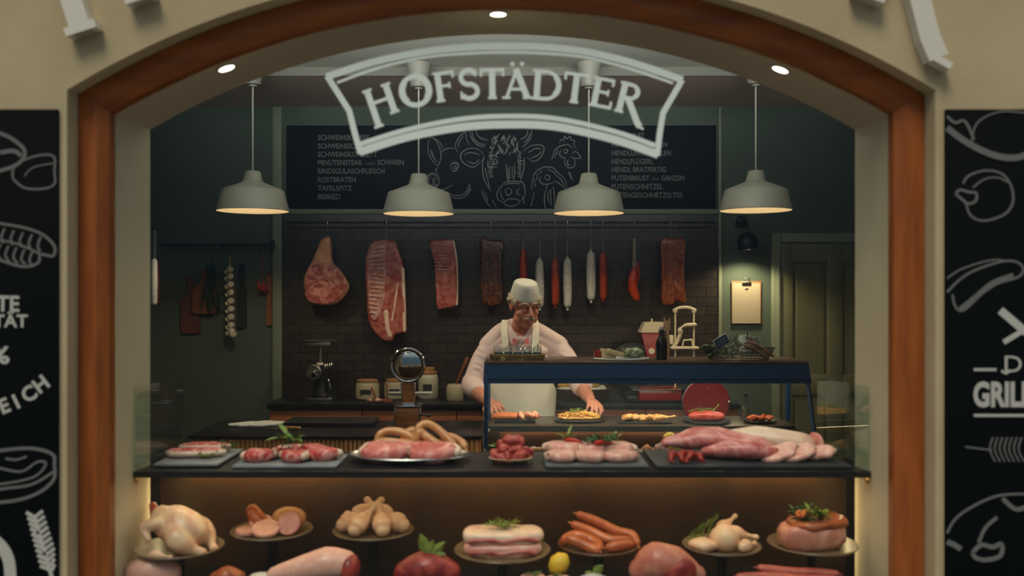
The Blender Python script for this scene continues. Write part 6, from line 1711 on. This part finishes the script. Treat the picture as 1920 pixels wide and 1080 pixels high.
# herb roast
pc = stand(1523, 3.30, .768, .160, 'widest footed plate with a herb-topped roast pork, furthest right')
o = solo('roast_pork', 'browned roast pork joint with a pink cut side, furthest right', 'roast', MB().slab(oval(.12, .075, 32, .1, 7, .6), 0, .088, .022, None, .010, 18, 4, rings=5), F_roastp, pc + Vector((.0, -.005, .002)), (0, -.08, .1), smooth=60)
obj('brown_crust', MB().slab([(x + .02, y) for x, y in oval(.104, .08, 32, .1, 8, .6)], .072, .104, .014, None, .008, 26, 5, rings=4), F_roast, o, smooth=60)
g1 = sprig(60, .06, .035, .014, 51, .05, 10)
solo('herb_bunch', 'mixed green herbs heaped on the left of the roast pork joint', 'herbs', g1, mat('parsley', rgb(52, 96, 44), .5), pc + Vector((-.04, -.02, .085)))
solo('celery_leaves', 'pale celery leaves on top of the roast pork joint', 'herbs', sprig(50, .05, .03, .016, 52, .04, 8), F_dill, pc + Vector((.02, -.03, .098)))
for k, (dx, dy) in enumerate(((-.06, -.02), (-.03, .0))):
    solo('carrot_slice', ['left', 'right'][k] + ' orange carrot slice among the herbs on the roast pork', 'carrot', MB().lathe([(0, 0), (.016, 0), (.016, .006), (0, .006)], 18, T3(0, 0, 0, 0, .5)), mat('carrot', rgb(206, 104, 40), .5), pc + Vector((dx, dy - .03, .128)), group='carrot slices on the roast')

# ------------------------------------------------------------------ front row, cut by the bottom of the picture
def base(px, Z, w_, label, zt=.66, dish='front_dish', m=D_dark, d=None):
    zt += .016
    x = PX(px, Z); h = zt - LDZ
    solo(dish, label, 'dish', MB().slab(oval(w_ / 2, (d or w_ * .3), 36), .0, h, .006), m, (x, Z, LDZ))
    return Vector((x, Z, zt))
ZQ = 3.155
b0 = base(290, ZQ, .17, 'black block dish under the pink ham at the bottom left corner', .645, d=.03)
joint('cooked_ham', 'smooth pink ham at the bottom left corner of the window', [(-.05, 0, 0), (0, 0, .01), (.05, 0, 0)], [.05, .058, .045], F_cold, b0 + Vector((-.002, 0, 0)), .003, 8, 1, 26, 1.0)
b0 = base(425, ZQ, .14, 'black dish under the small dark red meat piece near the bottom left', .655, d=.05)
joint('smoked_meat_piece', 'small dark red rounded meat piece left of the white bowl', [(-.03, 0, 0), (0, 0, .005), (.035, 0, 0)], [.03, .04, .03], F_roast, b0, .003, 20, 2, 22)
def dip_bowl(px, label, zt):
    t = thing('dip_bowl', label, 'bowl', (PX(px, ZQ), ZQ, LDZ))
    zt += .010; h = zt - LDZ
    obj('bowl', MB().lathe([(0, 0), (.03, 0), (.032, .004), (.03, h - .03), (.05, h), (.047, h), (.03, h - .022), (0, h - .022)], 36), D_dark if px < 600 else D_cer, t)
    obj('cream_filling', MB().lathe([(0, h - .014), (.030, h - .014), (.044, h - .002), (.030, h + .010), (0, h + .016)], 30), mat('cream_dip', rgb(214, 210, 200), .5), t)
    return t
dip_bowl(488, 'small dark bowl of white cream between red meat and large pork loin', .683)
b0 = base(590, ZQ, .30, 'long black dish under the large pork loin', .655, d=.07)
lo2 = joint('large_pork_loin', 'large smooth pale pork loin rising to the right, bottom left of centre', [(-.13, 0, -.02), (-.05, 0, .0), (.04, 0, .02), (.10, 0, .02)], [.035, .05, .06, .052], F_cold, b0 + Vector((.0, 0, -.0)), .004, 8, 5, 28, .9)
obj('cut_end', MB().ball((.125, -.01, .058), (.035, .055, .048), 3, .004, 20, 3), F_beefd, lo2, smooth=80)
b0 = base(802, ZQ, .24, 'black dish under the dark red knuckle joint', .655, d=.07)
joint('beef_joint', 'rounded dark red joint topped with a green leaf, left of centre', [(-.07, 0, -.01), (0, 0, .01), (.07, 0, -.01)], [.05, .066, .048], F_beefd, b0, .005, 12, 8, 28, .85)
lf_ = MB()
for (dx, dz, L, w_) in ((-.35, 1, .09, .042), (.25, 1, .065, .035), (.75, .75, .08, .036), (.9, .2, .06, .04)):
    leaf_mesh(lf_, Vector((0, 0, 0)), Vector((dx, .1, dz)), L, w_, .1, Vector((0, 1, 0.1)))
solo('celery_leaf', 'large pointed yellow-green leaf standing on the dark red joint', 'leaf', lf_, F_dill, b0 + Vector((.005, -.02, .095)), (0, 0, 0))
b0 = base(1030, ZQ, .2, 'black dish under the herb-covered pork medallions', .655, d=.07)
for k, (dx, dy, la) in enumerate(((-.055, -.02, 'herb-covered pork medallion left of the lemon, bottom centre'), (.03, -.04, 'herb-covered pork medallion in front of the lemon, bottom centre'))):
    solo('pork_medallion', la, 'pork', MB().slab(oval(.048, .04, 26, .1, k), 0, .034, .010, None, .003, 30, k), F_porkp, b0 + Vector((dx, dy, .001)), group='pork medallions at the bottom centre', smooth=60)
    solo('herb_garnish', 'chopped green herbs on the %s pork medallion by the lemon' % ('left' if k == 0 else 'front'), 'herbs', sprig(40, .03, .012, .005, k + 70, .008, 8), F_leaf, b0 + Vector((dx, dy, .036)))
solo('lemon', 'whole yellow lemon behind the medallions at the bottom centre', 'lemon', MB().lathe([(0, -.045), (.008, -.042), (.026, -.028), (.037, 0), (.028, .028), (.009, .042), (0, .045)], 26, T3(0, 0, .04, 0, 0, .7)), F_lemon, b0 + Vector((.035, .035, .018)), smooth=80)
dip_bowl(1113, 'white bowl of cream with a green leaf, right of the lemon', .680)
solo('basil_leaf', 'bright green leaf standing behind the white cream bowl', 'leaf', merge(MB()) if False else (lambda g: (leaf_mesh(g, Vector((0, 0, 0)), Vector((.7, .1, .7)), .05, .035, .2, Vector((0, 1, 0))), leaf_mesh(g, Vector((0, 0, 0)), Vector((-.9, .2, .3)), .03, .02, .2, Vector((0, 1, 0))), g)[2])(MB()), F_dill, (PX(1113, ZQ), ZQ + .02, .695))
b0 = base(1245, ZQ, .28, 'black dish under the big veal joint', .655, d=.08)
j = joint('veal_joint', 'big rounded raw joint with a pale cap and dark red cut side', [(-.08, 0, .005), (-.03, 0, .03), (.04, 0, .02), (.11, 0, -.01)], [.045, .072, .066, .035], meat('veal', (186, 104, 86), (206, 140, 116), 8), b0, .005, 12, 12, 30, .95)
obj('dark_lean', MB().ball((.035, -.03, .055), (.075, .045, .050), 3, .006, 20, 8), F_beefd, j, smooth=80)
b0 = base(1475, ZQ, .36, 'long black dish under the raw sausages at the bottom right', .66, d=.07)
for k, (pts, la) in enumerate((([(-.085, .02, .04), (-.03, .02, .032), (.03, .015, .028), (.09, .01, .028), (.17, .0, .026)], 'long raw red sausage lying uppermost at the bottom right'), ([(-.17, -.02, .022), (-.10, -.02, .022), (-.03, -.02, .02), (.04, -.03, .018)], 'raw red sausage lying at the front left, bottom right dish'),
                    ([(-.02, -.04, .018), (.06, -.035, .018), (.15, -.04, .018)], 'raw red sausage lying at the front right, bottom right dish'))):
    sausage(pts, .0175, F_raws, 'raw_sausage', la, 'sausage', b0 + Vector((0, 0, .002)), group='raw sausages at the bottom right')
# ------------------------------------------------------------------ the man behind the counter
SK = mat('skin', rgb(196, 136, 112), .5, c2=rgb(182, 116, 94), scale=14, sss=.15, lo=.3, hi=.7)
SHIRT = mat('pale_pink_shirt', rgb(226, 202, 196), .85, c2=rgb(216, 190, 185), scale=6, bump=.15, bscale=30)
APR = mat('cream_apron', rgb(232, 226, 208), .9, bump=.15, bscale=18)
HAT = mat('white_cap', rgb(178, 177, 168), .85)
HAIR = mat('silver_hair', rgb(190, 176, 150), .7, c2=rgb(150, 134, 110), scale=60, stretch=(1, 1, .3))
TROU = mat('dark_trousers', rgb(40, 42, 48), .8)
MX, MY = PX(975, 5.33), 5.36
man = thing('person', 'elderly man in a white cap, pale pink shirt and cream apron reaching for two plates', 'person', (MX, MY, 0))
O = Vector((MX, MY, 0))
def L_(px, py, Z): return W(px, py, Z) - O
def limb(mb, pts, rad, n=18, k=4, flat=1.0):
    q = smooth_path(pts, k); L = len(q); rr = []
    for i in range(L):
        u = i / (L - 1) * (len(rad) - 1); a = int(min(u, len(rad) - 2)); rr.append(rad[a] * (1 - (u - a)) + rad[a + 1] * (u - a))
    return mb.tube(q, rr, n, flat=flat)
shL, shR = L_(914, 652, 5.37), L_(1050, 652, 5.37)
elL, elR = L_(884, 722, 5.28), L_(1086, 716, 5.24)
wrL, wrR = L_(917, 756, 4.985), L_(1107, 750, 4.965)
body = MB()
# trunk, neck, legs
for z, rx, ry, dy in ((.90, .175, .125, 0), (1.0, .185, .145, -.01), (1.10, .185, .145, -.012), (1.20, .185, .13, 0), (1.30, .19, .115, .01), (1.38, .165, .09, .02)):
    body.ball((0, dy, z), (rx, ry, .085), 2)
HC = L_(984, 572, 5.27)               # head centre
limb(body, [(0.0, .03, 1.38), (.005, .015, 1.44), HC + Vector((0, .04, -.05))], [.075, .062, .06])
for s_, sh_, el, wr in ((-1, shL, elL, wrL), (1, shR, elR, wrR)):
    limb(body, [Vector((s_ * .04, .03, 1.44)), Vector((s_ * .1, .02, 1.37)), sh_ * 1.0], [.04, .05, .042])
    limb(body, [sh_, (sh_ + el) / 2, el], [.044, .044, .042])
    limb(body, [el, el * .6 + wr * .4 + Vector((0, 0, -.006)), wr], [.045, .043, .028])
    limb(body, [(s_ * .09, 0, .88), (s_ * .1, 0, .48), (s_ * .1, .02, .10)], [.09, .06, .042])
    limb(body, [(s_ * .1, .04, .06), (s_ * .11, -.12, .045)], [.04, .032])
# hands
def hand(wr, fwd, palm_n, side, curls, spread=.016, s=1.0):
    f = fwd.normalized(); n_ = (palm_n - f * palm_n.dot(f)).normalized(); sd = f.cross(n_) * side
    c = wr + f * .05 * s
    m = MB()
    for k in range(4):
        a = wr + sd * ((k - 1.5) * .011 * s); b = wr + f * (.082 * s - abs(k - 1.2) * .004) + sd * ((k - 1.5) * .020 * s)
        m.tube([a, (a + b) / 2, b], [.015 * s, .0155 * s, .0115 * s], 12)
    lens = (.072, .080, .075, .058)
    for k in range(4):
        p0 = wr + f * (.080 * s - abs(k - 1.2) * .004) + sd * ((k - 1.5) * .0205 * s)
        ang = .15; p = p0; pts = [p0]
        d = (f + sd * (k - 1.5) * .09).normalized()
        for j in range(3):
            ang += curls[k]
            dd = d * math.cos(ang) + n_ * math.sin(ang)
            p = p + dd * lens[k] * s * (.42, .33, .25)[j]
            pts.append(p)
        m.tube(smooth_path(pts, 3), [.0098 * s] * 4 + [.0090 * s] * 3 + [.0082 * s] * 2 + [.0072 * s], 10)
    t0 = wr + f * .022 * s - sd * .022 * s; t1 = t0 + (f * .6 - sd * .75 + n_ * .25).normalized() * .036 * s
    t2 = t1 + (f * .9 - sd * .25 + n_ * .45).normalized() * .030 * s; t3 = t2 + (f * .95 + n_ * .4).normalized() * .022 * s
    m.tube(smooth_path([t0, t1, t2, t3], 3), [.0155 * s, .0145 * s, .0135 * s, .012 * s, .0115 * s, .011 * s, .0105 * s, .010 * s, .009 * s, .008 * s], 12)
    return m
hL = hand(wrL, L_(938, 765, 4.82) - wrL, Vector((.35, .1, -1)), 1, (.22, .26, .30, .34))
hR = hand(wrR, L_(1122, 762, 4.80) - wrR, Vector((-.35, .1, -1)), -1, (.30, .30, .34, .38))
body.add(hL.v, hL.f); body.add(hR.v, hR.f)
# head in its own frame: -y is the face, tilted down and turned a little to his left
H = MB()
HM = Matrix.Translation(HC) @ Matrix.Rotation(math.radians(20), 4, 'Z') @ Matrix.Rotation(math.radians(17), 4, 'X') @ Matrix.Rotation(math.radians(-3), 4, 'Y') @ Matrix.Scale(1.0, 4)
H.ball((0, .012, .035), (.077, .094, .090), 3)
H.ball((0, -.018, -.045), (.064, .070, .078), 3)
H.ball((0, -.045, -.092), (.040, .040, .030), 3)          # chin
H.ball((0, -.01, -.085), (.062, .055, .038), 3)           # jowl
for s_ in (-1, 1):
    H.ball((s_ * .038, -.056, -.030), (.028, .024, .028), 3)  # cheek
    H.ball((s_ * .048, -.028, -.075), (.024, .032, .028), 3)  # jaw flesh
    limb(H, [(s_ * .008, -.083, .024), (s_ * .030, -.085, .031), (s_ * .054, -.066, .022)], [.011, .012, .009])   # brow
    H.ball((s_ * .031, -.071, .004), (.0155, .012, .0105), 3)  # closed lid
    limb(H, [(s_ * .018, -.083, -.008), (s_ * .032, -.084, -.012), (s_ * .046, -.074, -.006)], [.004, .0055, .004])  # lower lid bag
    H.ball((s_ * .013, -.098, -.031), (.010, .012, .009), 2)   # nostril wing
    H.ball((s_ * .079, .010, -.005), (.008, .020, .031), 3)    # ear
    limb(H, [(s_ * .083, -.002, .016), (s_ * .088, .012, .024), (s_ * .087, .027, .008), (s_ * .082, .018, -.022)], [.005, .006, .006, .005])
    limb(H, [(s_ * .022, -.092, -.036), (s_ * .036, -.082, -.056)], [.005, .006])  # fold
limb(H, [(0, -.082, .022), (0, -.094, .004), (0, -.108, -.020), (0, -.110, -.028)], [.009, .0105, .0135, .0145])
limb(H, [(-.020, -.086, -.063), (0, -.094, -.060), (.020, -.086, -.063)], [.004, .0065, .004])
limb(H, [(-.017, -.085, -.072), (0, -.092, -.073), (.017, -.085, -.072)], [.004, .0075, .004])
body.add(H.v, H.f, HM)
bo = obj('body', body, SK, man, smooth=180)
rm = bo.modifiers.new('Remesh', 'REMESH'); rm.mode = 'VOXEL'; rm.voxel_size = .0042; rm.use_smooth_shade = True
sm = bo.modifiers.new('Smooth', 'SMOOTH'); sm.iterations = 3; sm.factor = .5
# hair
hr = MB(); r = random.Random(20)
for s_ in (-1, 1):
    for k in range(26):
        a = r.uniform(-.45, 1.5)
        y = .012 + .098 * math.sin(a); x = s_ * .080 * math.cos(a * .9)
        z = r.uniform(.0, .045) if a > .05 else r.uniform(.022, .045)
        hr.ball((x, y, z), (.009, .026, .019), 3, .008, 30, k)
    for k in range(5):
        hr.ball((s_ * (.080 + .004 * k % 3), -.004 + k * .007, .036 + .004 * (k % 2)), (.013, .014, .011), 2, .006, 60, k)
obj('hair', MB().add(hr.v, hr.f, HM), HAIR, man, smooth=80)
eb = MB()
for s_ in (-1, 1):
    limb(eb, [(s_ * .012, -.0945, .033), (s_ * .034, -.0965, .040), (s_ * .056, -.076, .032)], [.0035, .005, .003], 8)
obj('eyebrows', MB().add(eb.v, eb.f, HM), HAIR, man, smooth=80)
ln = MB()
for s_ in (-1, 1):
    limb(ln, [(s_ * .018, -.080, -.002), (s_ * .031, -.0835, -.0055), (s_ * .044, -.077, -.002)], [.0011, .0016, .0011], 6)
obj('eyelashes', MB().add(ln.v, ln.f, HM), mat('lash', rgb(90, 60, 46), .8), man)
ms = MB()
for s_ in (-1, 1):
    limb(ms, [(0, -.1015, -.046), (s_ * .014, -.0985, -.048), (s_ * .028, -.087, -.056), (s_ * .033, -.080, -.063)], [.0075, .0088, .0065, .003], 10)
obj('moustache', MB().add(ms.v, ms.f, HM), mat('grey_moustache', rgb(196, 184, 166), .8, c2=rgb(160, 146, 128), scale=80), man, smooth=80)
# cap: tapered oval band, flatter top
cp = MB()
prof = [(.0835, .052), (.084, .056), (.081, .075), (.0715, .115), (.066, .133), (.060, .139), (.04, .139), (.0, .138)]
n = 40; vs_ = []; fs = []
for j, (rr, z) in enumerate(prof):
    for i in range(n):
        a = 2 * PI * i / n
        dip = -.012 * max(0, -math.sin(a)) if j < 3 else 0
        vs_.append((rr * math.cos(a) * 1.0, .008 + rr * math.sin(a) * 1.20, z + dip))
for j in range(len(prof) - 1):
    for i in range(n):
        k = (i + 1) % n
        fs.append((j * n + i, j * n + k, (j + 1) * n + k, (j + 1) * n + i))
fs.append(tuple(reversed(range(n))))
cp.add(vs_, fs, HM)
obj('cap', cp, HAT, man, smooth=50)
obj('cap_mark', MB().add(*(lambda g: (g.v, g.f))(MB().box((.018, -.091, .095), (.002, .002, .010))), HM), mat('faint_mark', rgb(130, 134, 140), .8), man)
# shirt
s_m = MB()
for z, rx, ry, dy in ((.98, .195, .158, -.01), (1.08, .200, .165, -.012), (1.17, .200, .155, -.005), (1.26, .203, .138, .005), (1.33, .195, .120, .015), (1.385, .155, .095, .022), (1.42, .095, .075, .024)):
    s_m.ball((0, dy, z), (rx, ry, .085 if z < 1.3 else .06), 3)
for s_, sh_, el, wr in ((-1, shL, elL, wrL), (1, shR, elR, wrR)):
    limb(s_m, [Vector((s_ * .045, .03, 1.475)), Vector((s_ * .11, .025, 1.435)), sh_ + Vector((-s_ * .01, 0, .012))], [.045, .056, .062], 20)
    limb(s_m, [Vector((s_ * .07, .02, 1.385)), sh_ + Vector((-s_ * .03, 0, .0)), sh_ * .7 + el * .3, el * .85 + sh_ * .15], [.066, .064, .063, .058], 22)
    c0 = el * .95 + sh_ * .05; c1 = el * .72 + wr * .28
    limb(s_m, [c0 + Vector((0, 0, .0)), el * .9 + wr * .1, c1], [.064, .064, .060], 20)
    for k in range(6):
        t = .12 + .15 * k
        c = sh_ * (1 - t) + el * t
        s_m.tube(smooth_path([c + Vector((-.05, -.035, .035 - .01 * k)), c + Vector((0, -.060, .008 * (k % 2))), c + Vector((.052, -.030, -.035))], 4), [.004, .007, .009, .010, .011, .009, .007, .005, .003], 8)
so = obj('shirt', s_m, SHIRT, man, smooth=180)
rm = so.modifiers.new('Remesh', 'REMESH'); rm.mode = 'VOXEL'; rm.voxel_size = .006; rm.use_smooth_shade = True
sm = so.modifiers.new('Smooth', 'SMOOTH'); sm.iterations = 3
# cuffs
for s_, el, wr in ((-1, elL, wrL), (1, elR, wrR)):
    c = el * .72 + wr * .28; d = (wr - el).normalized()
    pts = [c - d * .028, c - d * .015, c, c + d * .008]
    obj('rolled_cuff', MB().tube(pts, [.060, .0625, .062, .057], 22, caps=False), SHIRT, man, smooth=60)
# collar
cl = MB()
NB = Vector((.004, -.012, 1.472))
for s_ in (-1, 1):
    pts = [NB + Vector((s_ * .010, -.072, -.070)), NB + Vector((s_ * .050, -.055, -.008)), NB + Vector((s_ * .075, .0, .022)), NB + Vector((s_ * .045, .065, .032)), NB + Vector((0, .08, .034))]
    lo = [NB + Vector((s_ * .045, -.092, -.105)), NB + Vector((s_ * .088, -.066, -.055)), NB + Vector((s_ * .095, .0, -.02)), NB + Vector((s_ * .055, .075, -.01)), NB + Vector((0, .092, -.008))]
    q0 = smooth_path(pts, 4); q1 = smooth_path(lo, 4)
    vs_ = []
    for a, b in zip(q0, q1):
        o_ = (b - a).cross(Vector((0, 0, 1))).normalized() * .003
        vs_ += [a, b, b + Vector((0, -.004, -.001)), a + Vector((0, -.004, .001))]
    fs = []
    for i in range(len(q0) - 1):
        k = i * 4
        for j in range(4):
            jj = (j + 1) % 4
            fs.append((k + j, k + jj, k + 4 + jj, k + 4 + j))
    fs += [(0, 1, 2, 3), tuple(reversed([(len(q0) - 1) * 4 + j for j in range(4)]))]
    cl.add(vs_, fs)
obj('collar', cl, mat('collar_pink', rgb(222, 196, 188), .85), man, smooth=60)
ic = MB()
for s_ in (-1, 1):
    a = NB + Vector((s_ * .020, -.088, -.072)); b = NB + Vector((s_ * .048, -.090, -.060)); c = NB + Vector((s_ * .046, -.105, -.103)); d = NB + Vector((s_ * .030, -.103, -.100))
    vs_ = [a, b, c, d] + [v + Vector((0, -.003, 0)) for v in (a, b, c, d)]
    ic.add(vs_, [(0, 1, 2, 3), (7, 6, 5, 4), (0, 4, 5, 1), (1, 5, 6, 2), (2, 6, 7, 3), (3, 7, 4, 0)])
obj('collar_lining', ic, mat('rose_lining', rgb(196, 104, 108), .8), man)
# open neck skin wedge is the body; button placket below
pk = MB()
for k in range(3):
    pk.lathe([(0, 0), (.005, 0), (.005, .002), (0, .003)], 12, Matrix.Translation((.012, -.117 - k * .012, 1.31 - k * .06)) @ RX90)
obj('buttons', pk, D_cer, man)
# apron
def torso(z, a, off):
    t = (z - .60)
    rx = (.195 + .012 * (1 - abs(z - 1.1) * 2)) + off
    ry = .165 + off
    if z > 1.2:
        ry = .165 - (z - 1.2) * .30 + off
        rx = .205 - (z - 1.2) * .05 + off
    if z < .95:
        ry = .165 + off; rx = .205 + off
    return Vector((rx * math.sin(a), -.012 - ry * math.cos(a) + (max(0, z - 1.2) * .10), z))
av = []; rows = 34; cols = 26
for j in range(rows):
    z = .55 + (1.295 - .55) * j / (rows - 1)
    half = 1.25 if z < 1.10 else max(.50, 1.25 - (z - 1.10) * 4.2)
    for i in range(cols):
        a = -half + 2 * half * i / (cols - 1)
        wv = .006 * math.sin(a * 9 + z * 7) * (1 if z < 1.0 else .4)
        av.append(torso(z, a, .014 + wv))
af = []
for j in range(rows - 1):
    for i in range(cols - 1):
        k = j * cols + i
        af.append((k, k + 1, k + cols + 1, k + cols))
ao = obj('apron', MB().add(av, af), APR, man, smooth=180)
sd = ao.modifiers.new('Solidify', 'SOLIDIFY'); sd.thickness = .004; sd.offset = 1
stp = MB()
for s_ in (-1, 1):
    p = smooth_path([torso(1.285, s_ * .44, .014), Vector((s_ * .086, -.112, 1.37)), Vector((s_ * .092, -.075, 1.445)), Vector((s_ * .088, 0.01, 1.508)), Vector((s_ * .065, .085, 1.50)), Vector((0, .115, 1.48))], 5)
    vs_ = []
    for v in p:
        vs_ += [v + Vector((-.019, -.002, 0)), v + Vector((.019, -.002, 0)), v + Vector((.019, -.006, 0)), v + Vector((-.019, -.006, 0))]
    fs = []
    for i in range(len(p) - 1):
        k = i * 4
        for j in range(4):
            jj = (j + 1) % 4
            fs.append((k + j, k + jj, k + 4 + jj, k + 4 + j))
    stp.add(vs_, fs)
obj('apron_strap', stp, APR, man, smooth=60)
obj('pen', MB().tube([(.100, -.130, 1.335), (.102, -.135, 1.375)], .0028, 8), mat('pen_blue', rgb(40, 44, 60), .4), man)
tr_ = MB()
for s_ in (-1, 1):
    limb(tr_, [(s_ * .09, 0, .92), (s_ * .1, 0, .48), (s_ * .1, .02, .09)], [.115, .08, .066])
tr_.ball((0, 0, .93), (.185, .14, .10), 3)
to_ = obj('trousers', tr_, TROU, man, smooth=180)
rm = to_.modifiers.new('Remesh', 'REMESH'); rm.mode = 'VOXEL'; rm.voxel_size = .012; rm.use_smooth_shade = True
for s_ in (-1, 1):
    obj('shoe', MB().slab([(s_ * .105 + x * .055, -.04 + y * .15) for x, y in oval(1, 1, 24)], 0, .085, .03), M_black, man, smooth=60)
# ------------------------------------------------------------------ unseen lamp added to brighten the room, and tidy-up
cl_ = thing('added_linear_lamp', 'unseen white linear lamp added under the ceiling just inside the window wall', 'added lamp', (0, 3.50, 2.80))
obj('lamp_body', MB().box((0, 0, .03), (3.2, .07, .05), .006), M_white, cl_)
obj('diffuser', MB().box((0, .036, .03), (3.1, .004, .04)), mat('added_diffuser', (1, 1, 1, 1), emit=(.86, .95, 1, 1), estr=1.6), cl_)
for x in (-1.3, 1.3):
    obj('hanger', MB().tube([(x, 0, .055), (x, 0, .189)], .004, 6), M_white, cl_)
la_ = lamp('lamp_light', 'AREA', (0, 3.55, 2.83), 18, color=(.96, .98, .94), size=3.1, size_y=.05, aim=(0, 1, .36), parent=cl_)  # uplight added to brighten the ceiling
la_.data.spread = math.radians(76)
lamp('lamp_light', 'AREA', (0, 3.55, 2.80), 4.5, color=(.96, .98, .96), size=3.1, size_y=.05, aim=(0, 1, -.45), parent=cl_)  # added frontal fill, standing in for daylight on the man and counters

bpy.context.view_layer.update()
for o in list(COL.objects):                     # put every parent point at the base of its thing
    if o.type != 'EMPTY' or o.parent is not None:
        continue
    if Vector(o.location).length > 1e-6 and abs(o.location.x) + abs(o.location.y - 3.0) > 1e-4 and o.name not in ('door_1', 'window_1'):
        continue
    lo = Vector((1e9,) * 3); hi = -lo
    kids = [c for c in COL.objects if c.parent == o]
    for c in kids:
        if c.type == 'MESH':
            M = c.matrix_world
            for v in c.data.vertices:
                p = M @ v.co
                lo = Vector(map(min, lo, p)); hi = Vector(map(max, hi, p))
    d = Vector(((lo.x + hi.x) / 2, (lo.y + hi.y) / 2, lo.z)) - Vector(o.location)
    o.location = Vector(o.location) + d
    for c in kids:
        c.location = Vector(c.location) - d
